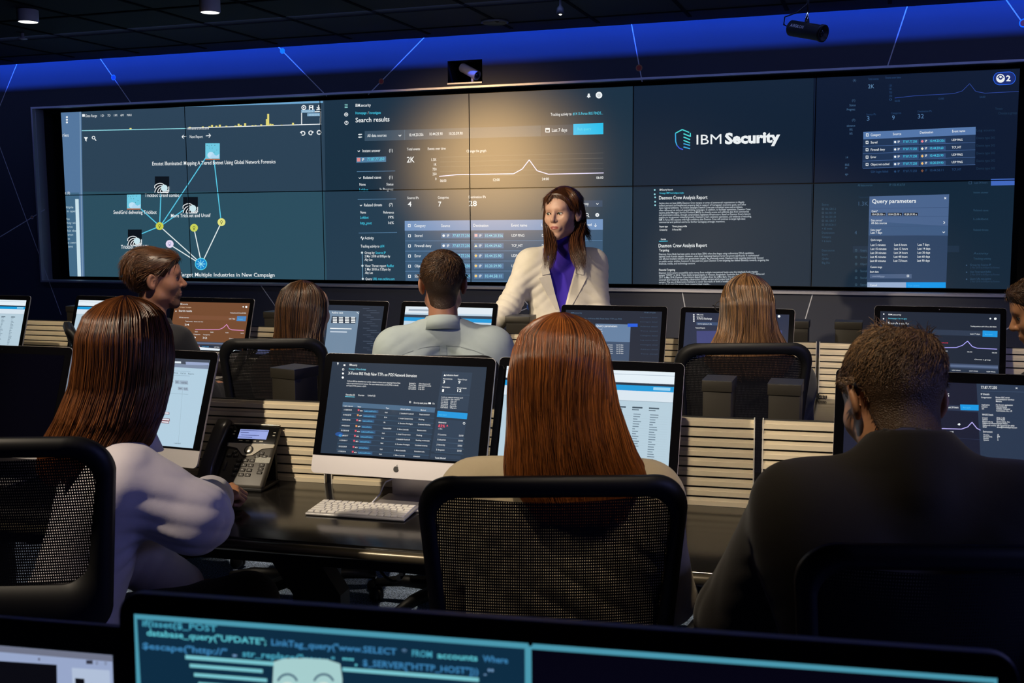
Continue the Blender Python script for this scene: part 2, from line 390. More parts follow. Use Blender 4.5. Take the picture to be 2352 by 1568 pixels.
pc.rect(692, 252, 723, 259, (130, 170, 200), -.02); pc.text('09/30/2019', 694, 258, 719, 4, (190, 220, 235)); pc.rect(706, 260, 736, 267, (130, 170, 200), -.02); pc.text('09/30/2019', 710, 266, 733, 4, (190, 220, 235))
for x, y in ((698, 247), (696, 306)): pass
pc.ring(698, 247, 5.5, 2, WH); pc.disc(698, 247, 1.6, WH)
pc.rect(710, 242, 720, 252, WH); pc.rect(713, 243, 717, 246, BG); pc.rect(712.5, 248, 717.5, 252, BG)
pc.line(732, 241, 732, 249, 2, WH); pc.line(728, 246, 732, 250, 1.6, WH); pc.line(736, 246, 732, 250, 1.6, WH); pc.line(727, 252, 737, 251, 2, WH)
pc.ring(696, 306, 5.5, 2.2, WH, a0=-150, a1=130); pc.poly([(689, 304), (694, 300), (694, 308)], WH); pc.ring(714, 305, 5.5, 2.2, WH, a0=50, a1=330); pc.poly([(721, 303), (716, 300), (716, 308)], WH); pc.ring(733, 304, 5.5, 2.4, WH)
pc.text('1/01/2018 to 09/30/2018', 431, 298, 480, 4.5, WH, -.02)
pc.poly([(193, 315), (202, 315), (199, 320), (199, 325), (196, 323), (196, 320)], WH); pc.ring(215, 316, 4, 1.8, WH); pc.line(218, 319, 221, 323, 2, WH)
pc.line(418, 314, 428, 313, 1.5, WH); pc.line(418, 314, 422, 310, 1.5, WH); pc.line(418, 314, 422, 318, 1.5, WH); pc.text('Next Report', 436, 317, 466, 6.5, WH, -.015)
pc.line(473, 312, 484, 311, 1.5, WH); pc.line(484, 311, 480, 307, 1.5, WH); pc.line(484, 311, 480, 316, 1.5, WH)
LC = (90, 200, 230)
for L in ((484, 345, 370, 517), (491, 360, 508, 508), (370, 440, 367, 517), (322, 478, 366, 518), (425, 480, 369, 519), (322, 538, 366, 520)): pc.line(*L, 2.2, LC)
for L in ((369, 521, 461, 604), (391, 562, 461, 606), (446, 525, 462, 600), (508, 512, 465, 602)): pc.line(*L, 2.2, (225, 235, 235))
def whale(x, y, w, h):
    pc.rect(x, y, x+w, y+h, (110, 200, 225)); pc.rect(x, y+h*.93, x+w, y+h, (190, 110, 70))
    for i in range(9): pc.disc(x+w*(.12+.09*i)+(i % 2)*1.5, y+h*(.12+.05*i*(i % 3)/1.2), 0.8, (70, 80, 80), 8)
    pc.disc(x+w*.38, y+h*.72, w*.24, (190, 225, 245), ry=h*.2); pc.poly([(x+w*.3, y+h*.9), (x+w*.95, y+h*.9), (x+w*.98, y+h*.65), (x+w*.75, y+h*.75), (x+w*.5, y+h*.6)], (175, 215, 240))
whale(472, 329, 33, 38); whale(292, 446, 32, 35)
def swirl(x, y, w, h):
    pc.rect(x, y, x+w, y+h, (12, 18, 24))
    cx, cy = x+w*.68, y+h*.72
    for i in range(7):
        a0 = math.radians(95+32*i); P = []
        for k in range(7):
            t = k/6; a = a0+t*1.5; r = (w*.18)+t*w*.62*(1 if i < 4 else .45); P.append((min(max(cx+r*math.cos(a), x), x+w), min(max(cy-r*math.sin(a), y), y+h)))
        for p, q in zip(P[:-1], P[1:]):
            if math.hypot(p[0]-q[0], p[1]-q[1]) > .2: pc.line(*p, *q, 1.7, WH)
    pc.disc(cx, cy, w*.23, (200, 228, 235))
swirl(356, 405, 33, 37); swirl(421, 452, 34, 37); swirl(294, 527, 32, 36)
pc.text('Emotet Illuminated: Mapping A Tiered Botnet Using Global Network Forensics', 350, 380, 633, 8.5, WH, -.018, .008)
pc.text('Trickbot Ursnif combo', 333, 452, 412, 8, WH, 0, .008); pc.text('SendGrid delivering Trickbot', 261, 491, 360, 8, WH, 0, .008)
pc.text('More Trickbot and Ursnif', 393, 499, 484, 8, WH, -.01, .008); pc.text('Trickbot "png" URL', 279, 571, 344, 8.5, WH, 0, .008)
pc.text('New ransomware to Target Multiple Industries in New Campaign', 304, 634, 631, 8.5, WH, .004, .008)
for x, y, c in ((367, 519, (200, 205, 75)), (446, 523, (200, 210, 90)), (509, 510, (225, 225, 130))): pc.disc(x, y, 9, c); pc.ring(x, y-1, 3, 1, (90, 95, 50)); pc.rect(x-1, y+2, x+1, y+5, (90, 95, 50))
pc.disc(390, 560, 9, (225, 215, 240)); pc.ring(390, 559, 3.4, 1, (140, 140, 190)); pc.rect(388, 561, 392, 564, (140, 140, 190))
pc.disc(462, 606, 14, (90, 215, 235)); pc.disc(462, 606, 12.5, (25, 135, 205))
for i in range(8): a = i*math.pi/4; pc.line(462, 606, 462+10*math.cos(a), 606+10*math.sin(a), 1.4, (150, 225, 240))
# ---- search results (columns three and four)
BG2 = (26, 48, 64)
pc.poly([(744, 180), (1454, 160), (1451, 700), (752, 700)], BG2)
pc.poly([(746, 440), (1453, 431), (1451, 700), (752, 700)], (36, 60, 78))
def T(s, x0, y, x1, h, c=WH, k=-.028, b=.006, es=1.0): pc.text(s, x0, y, x1, h, c, k, b, es=es)
for y in (240, 243.5, 247): pc.line(792, y, 799, y-.3, 1.3, (150, 220, 215))
pc.ring(795.5, 263, 4.5, 1.6, WH); pc.disc(795.5, 263, 1.5, WH); pc.ring(796, 282, 4.6, 1.3, WH); T('?', 794.5, 284, 797.5, 5)
T('IBM.security', 817, 245.5, 852, 7); T('Homepage', 817, 262.5, 842, 6, CY); T('/', 845, 262, 847, 6); T('Investigate', 849, 262, 875, 6, CY)
T('Search results', 817, 281, 895, 10.5, WH, -.03, .012)
BX = (58, 80, 98)
pc.poly([(838, 301), (1243, 288), (1243, 313), (838, 324)], BX); pc.poly([(1244, 288), (1316, 286), (1316, 310), (1244, 313)], (48, 66, 84)); pc.poly([(1317, 285), (1386, 282), (1386, 308), (1317, 310)], (20, 190, 235))
pc.line(930, 298, 930, 321, 1, (90, 115, 135)); T('All data sources', 844, 315, 888, 7); pc.line(916, 310, 919, 313, 1.5, WH); pc.line(919, 313, 922, 309.5, 1.5, WH)
for y in (309, 315): pc.line(823, y, 832, y-.5, 2, WH); pc.disc(827, y, 1.8, WH, 8)
T('10.44.20.356', 940, 313, 973, 6.5); T('10.44.25.90', 987, 311, 1017, 6.5); T('10.20.59.90', 1032, 310, 1063, 6.5)
pc.frame(1253, 294, 1263, 304, 1.6, WH); pc.rect(1254, 296, 1262, 298, WH); T('Last 7 days', 1268, 303, 1303, 8); T('Run query', 1327, 299.5, 1358, 6.5, (90, 220, 240), -.02, 0)
pc.poly([(1348, 223), (1357, 223), (1355, 219), (1354.5, 215), (1350.5, 215), (1350, 219)], WH); pc.disc(1352.5, 224, 1.3, WH, 8); pc.disc(1376, 218.5, 7.6, WH); pc.ring(1376, 218.5, 3, .8, (60, 80, 90)); T('Tracking activity to', 1265, 266, 1313, 6.5); T('#14 X-Force IRIS FINDS...', 1316, 264.5, 1385, 6.5, CY)
def chev(x, y): pc.line(x, y, x+2.4, y+2.6, 1.3, WH); pc.line(x+2.4, y+2.6, x+5, y-.2, 1.3, WH)
for y, s, n in ((347.5, 'Instant answer', '(1)'), (409, 'Related cases', '(1)'), (472, 'Related threats', '(7)')):
    x = 822+(y-347)*.04; chev(x, y-1.5); T(s, 833+(y-347)*.03, y+2, 874+(y-347)*.03, 6.5, k=-.02); T(n, 894, y+1, 902.5, 6.5)
pc.rect(819, 361, 887, 373.5, (80, 125, 160), -.025); pc.rect(820.5, 362.5, 828, 371, (225, 140, 140)); T('IP', 832, 369.5, 837, 6); T('77.87.77.250', 844, 369, 883, 6.5, (90, 215, 235))
LN = (90, 130, 165)
for y in (394, 458, 535): pc.line(820+(y-394)*.03, y, 908+(y-394)*.03, y-1.5, 1.2, LN)
T('Total events', 935, 345.5, 965, 6); T('Events over time', 983, 344.5, 1024, 6); T('Change the graph', 1072, 350, 1117, 6)
T('2K', 935, 373, 952.5, 13, WH, -.02, .012)
for i, s in enumerate(('1.5K', '1K', '750', '250', '0')): T(s, 1003-len(s)*3.0, 369.5+11*i-(0 if i else 0), 1003, 5.8, k=-.02)
for i in range(5): pc.line(1010, 361+11*i, 1386, 351+11*i+i*1.0, .9, (78, 88, 92))
PV = (190, 180, 250)
G = [(1009, 405), (1050, 401), (1180, 399), (1200, 388), (1216, 367), (1234, 392), (1260, 400), (1387, 397)]
for p, q in zip(G[:-1], G[1:]): pc.line(*p, *q, 2.0, (225, 220, 255))
T('06:00', 1011, 418, 1025.5, 6); T('12:00', 1133, 416, 1148, 6); T('24:00', 1245, 414, 1261, 6); T('06:00', 1370, 411, 1386, 6)
T('Name', 826, 426, 840, 5.5, k=0); T('Status', 888, 425.5, 904, 5.5, k=0); T('Lokibot', 826, 438.5, 846, 6, CY, 0); T('In Progress', 873, 437.5, 904, 6, k=0)
T('Name', 828, 490, 841, 5.5, k=0); T('Relevance', 881, 490, 905, 5.5, k=0); T('Lokibot', 828, 502, 847, 6, CY, 0); T('19%', 892, 501.5, 905, 6, k=0); T('http_post', 828, 515, 854, 6, CY, 0); T('16%', 892, 514.5, 905, 6, k=0)
T('Source IPs', 936, 457, 962, 5.5, k=-.01); T('Categories', 1006, 456, 1031, 5.5, k=-.01); T('Destination IPs', 1077, 455, 1116, 5.5, k=-.01)
T('4', 937, 474, 945.5, 11, b=.012, k=0); T('7', 1007, 474, 1014, 11, b=.012, k=0); T('28', 1077, 473, 1095.5, 12, b=.012, k=0)
pc.line(829, 547, 831, 543, 1.4, WH); pc.line(831, 543, 833, 551, 1.4, WH); pc.line(833, 551, 836, 545, 1.4, WH); T('Activity', 838, 549.5, 859, 6.5, k=0); T('Tracking activity to', 829, 568, 872, 6, k=0); T('#14', 874, 568, 883, 6, CY, 0)
pc.line(832, 580, 834, 641, 1.3, (110, 160, 190))
for y, L in ((583, ('Group by:|Source IP', '2 Mar 2018 at 8:05pm by', 'Aby Lee')), (613, ('View: Threat report|RadRat', '2 Mar 2018 at 7:35pm by', 'Aby Lee')), (643, ('Query:|URL msn.cechire.com', '2 Mar 2018 at 7:25pm'))):
    x = 838+(y-583)*.03; pc.disc(832+(y-583)*.03, y-3, 2.6, (200, 215, 220), 10)
    a, c = L[0].split('|'); T(a, x, y, x+len(a)*2.55, 5.8, k=0); T(c, x+len(a)*2.55+2, y, x+len(a)*2.55+2+len(c)*2.6, 5.8, CY, 0)
    for i, s in enumerate(L[1:]):
        if y+7.5*(i+1) < 647: T(s, x, y+7.8*(i+1), x+len(s)*2.55, 5.6, k=0)
TB = (58, 88, 116)
pc.poly([(930, 507), (1385, 503), (1384, 660), (932, 655)], TB, es=1); pc.poly([(930, 507), (1385, 503), (1385, 527.5), (930, 529.5)], (112, 146, 190))
def ck(x, y): pc.frame(x-3, y-3.4, x+3, y+3.2, 1.3, WH)
ck(940.5, 518); T('Category', 952, 521, 978, 6.5, k=0); T('Source', 1014, 521, 1034, 6.5, k=0); T('Destination', 1088, 520.5, 1122, 6.5, k=0); T('Event name', 1175, 520, 1211, 6.5, k=0); T('Log source', 1244, 519.5, 1275, 6.5, k=0); T('Last observed', 1316, 519, 1359, 6.5, k=0)
pc.line(1368, 513, 1368, 520, 1.2, WH); pc.line(1365, 517.5, 1368, 520.5, 1.2, WH); pc.line(1371, 517.5, 1368, 520.5, 1.2, WH)
for i, (c, ip, ev, kd) in enumerate((('Stored', '10.44.20.356', 'UDP PING', 0), ('Firewall deny', '10.44.59.60', 'TCP_HIT', 1), ('Error', '10.44.25.90', 'UDP PING', 2), ('Object not cached', '10.20.59.90', 'UDP PING', 2), ('SSH login failed', '10.44.58.11', 'TCP_HIT', 2))):
    y = 541+i*23.2; pc.line(931, y+12.2, 1384, y+11.2, .9, (100, 140, 180)); ck(941, y+.5); T(c, 953, y+3, 953+len(c)*2.95, 6.3, k=0)
    for x in (1014, 1089): pc.rect(x, y-6, x+22, y+6, (84, 120, 158)); pc.rect(x+23, y-6, x+68 if x > 1050 else 1081, y+6, (84, 120, 158))
    pc.disc(1019.5, y, 3, WH, 12); T('IP', 1027, y+3, 1032.5, 6, k=0); T('77.87.77.250', 1040, y+3, 1080, 6.3, (130, 220, 240), 0)
    yy = y-.3
    if kd == 0: pc.rect(1090.5, yy-3.5, 1097, yy+3, (235, 185, 185))
    elif kd == 1: pc.poly([(1090, yy+3), (1097, yy+3), (1093.5, yy-3)], (240, 235, 200))
    else: pc.poly([(1090, yy), (1093.5, yy-3.8), (1097, yy), (1093.5, yy+3.8)], (245, 205, 120))
    T('IP', 1101, y+3, 1106.5, 6, k=0); T(ip, 1115, y+3, 1115+len(ip)*3.35, 6.3, (150, 225, 240), 0); T(ev, 1175, y+2.5, 1175+len(ev)*3.7, 6.2, k=0); T('Device type 242', 1245, y+2.5, 1290, 6.2, k=0); T('2m ago', 1318, y+2.5, 1340, 6.2, k=0)
pc.rect(1270, 461, 1384, 476, (50, 74, 100), -.01); T('Choose a group', 1320, 471, 1352, 7, k=0); chev(1370, 467)
pc.ring(1348.5, 492.5, 3.6, 1.4, WH); pc.line(1350.5, 495, 1353.5, 498.5, 1.5, WH); pc.disc(1372, 493.5, 4.6, WH, 8); pc.disc(1372, 493.5, 1.4, (90, 110, 140), 8)
# ---- title panel, report text, query panels (columns five and six)
pc.poly([(1456, 160), (1870, 140), (1865, 424), (1453, 432)], (17, 33, 50)); pc.poly([(1453, 432), (1865, 424), (1858, 700), (1450, 700)], (22, 40, 56))
pc.poly([(1871, 140), (2352, 110), (2333, 411), (1866, 422)], (12, 24, 44)); pc.poly([(1866, 422), (2333, 411), (2318, 700), (1858, 700)], (18, 38, 54))
C1, C2, C3 = (75, 215, 215), (60, 170, 225), (60, 90, 220)
SH = [(1583, 304), (1567, 297.5), (1551.5, 306), (1552, 325), (1555, 334), (1561, 340.5), (1569, 343.5)]
for i, (p, q) in enumerate(zip(SH[:-1], SH[1:])): pc.line(*p, *q, 2.4, (C1, C1, C2, C2, C3, C3)[i])
for i in range(5): pc.line(1570, 308+7.6*i-1, 1585, 314+7.6*i-(1 if i < 3 else 3), 2.6, (C1, C1, C1, C2, C2)[i])
pc.line(1585.5, 305, 1586, 314, 2.4, C1)
T('IBM', 1600, 332, 1657, 22.5, WH, -.035, 0.0); T('Security', 1665, 330, 1792, 23.5, WH, -.035, .045)
for x, y in ((1504, 436), (1504, 446), (1505, 453), (1505, 463), (1505, 471)): pc.disc(x, y, 2, (150, 215, 225), 8)
def para(L, x, y, dy, h, cw, c=(205, 215, 222)):
    for i, s in enumerate(L): pc.text(s, x, y+dy*i, x+cw*len(s), h, c, -.012, .004)
T('IBM Security Network', 1515, 437.5, 1546, 4, k=-.01); T('Homepage | IBM Threat Intelligence Insights', 1515, 445, 1571, 3.6, CY, -.01)
T('Daemon Crew Analysis Report', 1514, 458, 1625, 8.2, k=-.012, b=.008)
para(['Active since at least 2004, Daemon Crew targets an array of commercial organizations to illegally', "collect personal and intellectual property data in support of Cartaguay's economic goals, and other", 'Asian regional ambitions. To conduct campaigns Daemon Crew uses customized open source malware,', 'often delivered via tailored spearphishing campaigns. In addition, to facilitate operations, Daemon Crew', 'targets global Managed Service Providers (MSPs) to directly access and exfiltrate data from commercial', "and government entities, through compromised, legitimate infrastructure. Based on Daemon Crew's historic", "support to its sponsors industrial growth, Daemon Crew's extensive operations, and evidence of retooling,", 'IBM X-Force IRIS assesses with high confidence that Daemon Crew will continue to target high-value', 'commercial and political entries to further Cartaguay strategic intentions.'], 1514, 468.5, 5.45, 4.2, 2.02)
T('Report type', 1515, 522, 1534, 4, k=-.01); T('Threat group profile', 1544, 521.5, 1578, 4, k=-.01); T('Created by', 1515, 529.5, 1533, 4, k=-.01); T('X-Force IRIS', 1544, 529, 1565, 4, k=-.01); T('Overview', 1518, 551, 1530, 4, k=-.01); pc.line(1514, 554, 1534, 553.5, 1.2, CY)
T('Daemon Crew Analysis Report', 1513, 568, 1624, 8.2, k=-.01, b=.008); T('Targeting', 1514, 577, 1537, 5.5, k=-.01)
para(['Daemon Crew likely has been active since at least 2004, when they begun using rudimentary DDoS capabilities', 'against South Korean targets. However, since their beginning Daemon Crew has grown significantly in sophisticated', 'and affected multiple industry and government targets. As previously noted, Daemon Crew targeting historically focused', 'on public sector entities, however in the past two years Daemon Crew targeting has shifted distinctly towards, targeting the', 'financial, media, and technology sectors.'], 1514, 585.5, 5.45, 4.2, 2.03)
T('Financial Targeting', 1514, 622, 1551, 4.8, k=-.01)
para(['Daemon Crew actors successfully stole money from multiple international banks using the interbank funds transfer', 'system "SWIFT" in 2016. These thefts targeted banks in Vietnam, Bangladesh, Southeast Asia, Ecuador in 2015, Africa and', '2017. In May 2018, Daemon Crew Actors stole $10 million from the a Mex Bank. The attackers apparently', 'covered their tracks by launching a destructive KillDisk variant which wiped out thousands of PCs', 'servers. The use of destructive malware to cover the tracks of theft is notable and will add', 'to the theft until the actors have covered their tracks...'], 1514, 628.5, 5.3, 4.2, 2.03)
D1, D2 = (38, 70, 110), (30, 56, 82)
def D(s, x0, y, x1, h, c=D1, k=-.03): pc.text(s, x0, y, x1, h, c, k)
D('Total events', 1994, 184, 2018, 5); D('Events over time', 2034, 181, 2069, 5); D('2K', 1994, 203, 2008, 9, (95, 135, 175))
for i in range(5): D(('1.5K', '1K', '750', '250', '0')[i], 2042, 199+8*i, 2049, 5)
G = [(2055, 225), (2100, 220), (2190, 215), (2210, 209), (2227, 192), (2241, 210), (2262, 214), (2340, 210)]
for p, q in zip(G[:-1], G[1:]): pc.line(*p, *q, 1.2, (45, 70, 150))
D('06:00', 2055, 234, 2067, 4.5); D('12:00', 2155, 229, 2168, 4.5); D('24:00', 2250, 225, 2263, 4.5)
for s, x, y in (('3', 1991, 277), ('9', 2049, 275), ('32', 2108, 272)): D(s, x, y, x+(6 if len(s) == 1 else 14), 10, (85, 125, 170))
D('Source IPs', 1990, 265, 2012, 4.5); D('Categories', 2047, 262, 2070, 4.5); D('Destination IPs', 2108, 258, 2140, 4.5); D('Threats', 2286, 252, 2303, 5, D2); D('Choose a group', 2293, 263, 2336, 6, D2)
for i, s in enumerate(('Log source', 'Device type 242', 'Device type 242', 'Device type 242', 'Device type 242', 'Device type 242')): D(s, 2243, 302+17.5*i, 2285, 5.5, D2, -.02)
for s, x, y in (('(1)', 1959, 187), ('(1)', 1957, 233), ('Status', 1951, 244), ('Progress', 1945, 254), ('(7)', 1957, 278), ('elevance', 1945, 291), ('19%', 1951, 300), ('16%', 1951, 309), ('14', 1943, 364), ('IRIS', 1941, 381), ('pm', 1941, 387), ('ago', 1941, 402)): D(s, x, y, x+len(s)*2.4, 5, (70, 105, 140))
pc.poly([(1983, 303), (2241, 291), (2239, 379), (1980, 386)], (32, 52, 82)); pc.poly([(1983, 303), (2241, 291), (2241, 309), (1983, 320)], (84, 118, 168))
ck(1992, 310); T('Category', 2000, 312.5, 2023, 5.5, k=-.035); T('Source', 2051, 310.5, 2070, 5.5, k=-.035); T('Destination', 2113, 307, 2143, 5.5, k=-.035); T('Event name', 2187, 304, 2217, 5.5, k=-.035)
for i, (c, ip, ev, kd) in enumerate((('Stored', '10.44.20.356', 'UDP PING', 0), ('Firewall deny', '10.44.59.60', 'TCP_HIT', 1), ('Error', '10.44.25.90', 'UDP PING', 2), ('Object not cached', '10.20.59.90', 'UDP PING', 2), ('SSH login failed', '10.44.58.11', 'TCP_HIT', 3))):
    y = 327+i*16.9; f = 1 if i < 4 else 0; tc_ = WH if f else D1
    if f: pc.line(1982, y+9, 2240, y, 1, (70, 100, 150)); ck(1991.5, y)
    T(c, 2000, y+2.5, 2000+len(c)*2.5, 5.2, tc_, -.03); 
    if f:
        for x in (2052, 2114): pc.rect(x, y-5.5-(x-2052)*.03, x+58, y+4.5-(x-2052)*.03, (52, 80, 122), -.025)
    pc.disc(2056, y-.8, 2.6, tc_, 10); T('IP', 2062, y+1, 2066.5, 5, tc_, 0); T('77.87.77.250', 2074, y+.8, 2106, 5.2, (70, 205, 235) if f else D1, -.02)
    cc = ((235, 130, 140), (235, 230, 210), (240, 190, 110), (120, 80, 60))[kd]; pc.poly([(2115, y-2.5), (2118.3, y-6), (2121.6, y-2.5), (2118.3, y+1)], cc); T('IP', 2125, y-1, 2129.5, 5, tc_, 0); T(ip, 2136, y-1, 2136+len(ip)*2.8, 5.2, (70, 205, 235) if f else D1, -.02); T(ev, 2186, y-3, 2186+len(ev)*3.1, 5.2, tc_, -.02)
pc.poly([(2291+r*math.cos(a), 180+15.5*math.sin(a)) if False else (x+15*math.cos(math.radians(a)), 180.5-(x-2295)*.05+15*math.sin(math.radians(a))) for x, a0 in ((2318, -90), (2296, 90)) for a in range(a0, a0+181, 15) for r in (1,)], (40, 100, 235))
pc.poly([(x+13.6*math.cos(math.radians(a)), 180.5-(x-2295)*.05+13.6*math.sin(math.radians(a))) for x, a0 in ((2318, -90), (2296, 90)) for a in range(a0, a0+181, 15)], (26, 44, 112))
pc.disc(2298, 180, 10, WH); pc.disc(2298, 178, 5, (26, 44, 112)); pc.disc(2298, 176.5, 2.8, WH); pc.ring(2298, 180, 7.6, 1.6, (26, 44, 112), a0=-170, a1=-10); T('2', 2311, 186, 2321, 12.5, b=.03, k=0)
# lower right panel, pale background of the application behind the dialog
D('All data sources', 1970, 428, 2004, 5, (48, 84, 110), -.02); D('IP 156.45.67.8', 2043, 427, 2078, 5, (48, 84, 110), -.02); pc.frame(2225, 416, 2232, 423, 1, (50, 80, 110)); D('Last 24 hours', 2238, 422, 2268, 5, (50, 80, 110)); pc.rect(2276, 411, 2330, 426, (66, 104, 190), -.02)
D('Total events', 1972, 455, 1995, 4.5, D2); D('1.3K', 1972, 472, 1994, 9, (60, 90, 120), 0); D('4', 1963, 538, 1968, 8, (60, 90, 120), 0); D('Source', 1888, 472, 1903, 5, (48, 80, 105), 0)
for i, s in enumerate(('166.128.1.2', '166.108.1.34', '166.128.1.54', '166.128.1.7', '157.65.261.1')): pc.frame(1888, 477+9.2*i, 1892, 481.5+9.2*i, .8, (60, 85, 105)); D(s, 1895, 481.5+9.2*i, 1920, 4.6, (48, 80, 105), 0)
for i, s in enumerate(('+ 65 more', 'Destination', 'Category', '+ 6 more', 'Data source', 'Snort', 'Qradar', 'Big Fix')): D(s, 1888, 527+9.5*i+(12 if i > 3 else 0), 1888+len(s)*2.6, 4.6, (48, 80, 105), 0)
for i in range(6): D(('Instant answer', 'Related cases', 'Lokibot', 'Related threats', 'Activity', 'Tracking activity')[i], 2236, 444+(0, 41, 61, 86, 140, 152)[i], 2236+34+6*(i == 5), 4.8, (44, 78, 104), 0)
for i in range(3): pc.disc(2220, 609+16*i, 1.6, (60, 90, 120), 8); D(('Group by: Source IP', 'View: Threat report RadRat', 'Query: URL msn.cechire')[i], 2228, 610+16*i, 2276, 4.4, (48, 80, 110), 0); D('2 Mar 2018 at 8:05pm by Romeo', 2228, 616+16*i, 2296, 4.2, (40, 66, 92), 0)
pc.rect(1959, 565, 2203, 580, (26, 46, 66), -.005)
for i, s in enumerate(('Category', 'Stored', 'Object', 'Stored', 'Stored', 'Send')): pc.frame(1964, 572+15.8*i, 1968.5, 577+15.8*i, .9, (60, 90, 110)); D(s, 1976, 577+15.8*i, 1991, 5, (60, 92, 116), 0)
pc.poly([(1997, 451), (2180, 446), (2173, 661), (1991, 660)], (44, 66, 96)); pc.poly([(1997, 451), (2180, 446), (2177, 541), (1995, 540)], (74, 100, 140)); pc.poly([(1996, 508), (2178, 519), (2177, 541), (1995, 540)], (62, 90, 128))
for y in (478, 498, 520, 541): pc.line(1996, y, 2178, y-1.5, 1, (60, 84, 122))
T('Query parameters', 2003, 466.5, 2104, 9, k=-.012, b=.014); pc.line(2169, 453, 2173, 457, 1.4, WH); pc.line(2173, 453, 2169, 457, 1.4, WH)
T('Query*', 2002, 487, 2016, 4.6, k=0)
for x, s in ((2001, '10.44.20.356 x'), (2039, '10.44.25.90 x'), (2075, '10.20.59.90 x')): pc.rect(x, 488.5, x+33, 495, (18, 26, 40)); T(s, x+2, 494, x+31, 4.2, k=0)
T('Data sources*', 2001, 508, 2027, 4.5, k=0); T('All data sources', 2001, 514.5, 2037, 5, k=0); T('Date range*', 2000, 530, 2024, 4.5, k=0); T('Last 7 days', 2000, 536.5, 2026, 5, k=0); pc.line(2167, 508, 2170, 511, 1.5, WH); pc.line(2170, 511, 2167, 514, 1.5, WH); chev(2165, 532)
T('Quick ranges', 2000, 553, 2025, 4.5, k=0)
for j, (x, L) in enumerate(((2000, ('Last 5 minutes', 'Last 15 minutes', 'Last 30 minutes', 'Last 45 minutes', 'Last 60 minutes')), (2054, ('Last 6 hours', 'Last 12 hours', 'Last 24 hours', 'Last 48 hours', 'Last 72 hours')), (2108, ('Last 7 days', 'Last 14 days', 'Last 30 days', 'Last 60 days', 'Last 90 days')))):
    for i, s in enumerate(L): T(s, x-i*.4, 564.5+9.2*i-j*.3, x-i*.4+len(s)*2.42, 5, k=0)
T('Custom range', 1999, 615, 2026, 4.5, k=0); T('Start date', 1998, 626, 2018, 4.5, k=0); pc.rect(1998, 629, 2094, 639, (76, 96, 128)); T('mm/dd/yyyy', 2004, 636, 2032, 4.2, (150, 165, 190), 0); pc.frame(2083, 631, 2088, 636, 1, WH)
pc.rect(1992, 648, 2081, 660.5, (150, 172, 205)); pc.rect(2081, 648, 2172, 661, (10, 150, 230)); T('Cancel', 1998, 657, 2014, 5, k=0); T('Run query', 2086, 657.5, 2112, 5, (60, 170, 235), 0)
pc.items = relayer(pc.items)
# ---- cut the picture into the twelve displays
m_bez = mat('display_bezel_black', (0.003, 0.003, 0.003), 0.5)
def poly_clip(P, ax, val, sgn):
    out = []
    for i in range(len(P)):
        a, c = P[i-1], P[i]; da, dc = sgn*(a[ax]-val), sgn*(c[ax]-val)
        if (da <= 0) != (dc <= 0): t = da/(da-dc); out.append(a+(c-a)*t)
        if dc <= 0: out.append(c)
    return out
names = {(0, 0): 'video wall display at top left with a bar timeline and menu column', (1, 0): 'video wall display in upper row with a tall yellow bar and whale picture',
 (2, 0): 'video wall display in upper row headed Search results', (3, 0): 'video wall display in upper row with a peaked line graph and bright query button',
 (4, 0): 'video wall display in upper row with a shield emblem and large white title', (5, 0): 'video wall display at top right with a blue badge reading 2',
 (0, 1): 'video wall display at bottom left with yellow node and menu column', (1, 1): 'video wall display in lower row with the round blue star node',
 (2, 1): 'video wall display in lower row with a list of related threats', (3, 1): 'video wall display in lower row behind the woman in the cream blazer',
 (4, 1): 'video wall display in lower row filled with report paragraphs', (5, 1): 'video wall display at bottom right with the query parameters dialog'}
G_ = 0.0035
for (ci, ri), lab in names.items():
    x0, x1 = PW*ci+G_, PW*(ci+1)-G_; z1 = ZB+PH*(2-ri)-G_; z0 = z1-PH+2*G_
    root = empty('video_wall_display', ((x0+x1)/2, 0.0, z0), 0, lab, 'screen', 'video wall displays')
    cx = (x0+x1)/2
    h = MB(); h.box((0, 0.045, (z1-z0)/2), (x1-x0+G_*1.6, 0.08, z1-z0+G_*1.6), m_bez); h.build('housing', root)
    s = MB()
    for P, F, (c, es), lay in pc.items:
        if P[:, 0].max() < x0 or P[:, 0].min() > x1 or P[:, 1].max() < z0 or P[:, 1].min() > z1: continue
        inside = P[:, 0].min() >= x0 and P[:, 0].max() <= x1 and P[:, 1].min() >= z0 and P[:, 1].max() <= z1
        y = -0.0004-0.0003*lay
        if inside: VV, FF = P, F
        else:
            VV = []; FF = []
            for f in F:
                q = [P[i] for i in f]
                for ax, val, sg in ((0, x0, -1), (0, x1, 1), (1, z0, -1), (1, z1, 1)):
                    if q: q = poly_clip(q, ax, val, sg)
                if len(q) > 2: FF.append(tuple(range(len(VV), len(VV)+len(q)))); VV += q
            if not FF: continue
        s.add([(p[0]-cx, y, p[1]-z0) for p in VV], FF, emat(c, 1.0*es, 0.38))
    s.build('screen', root)
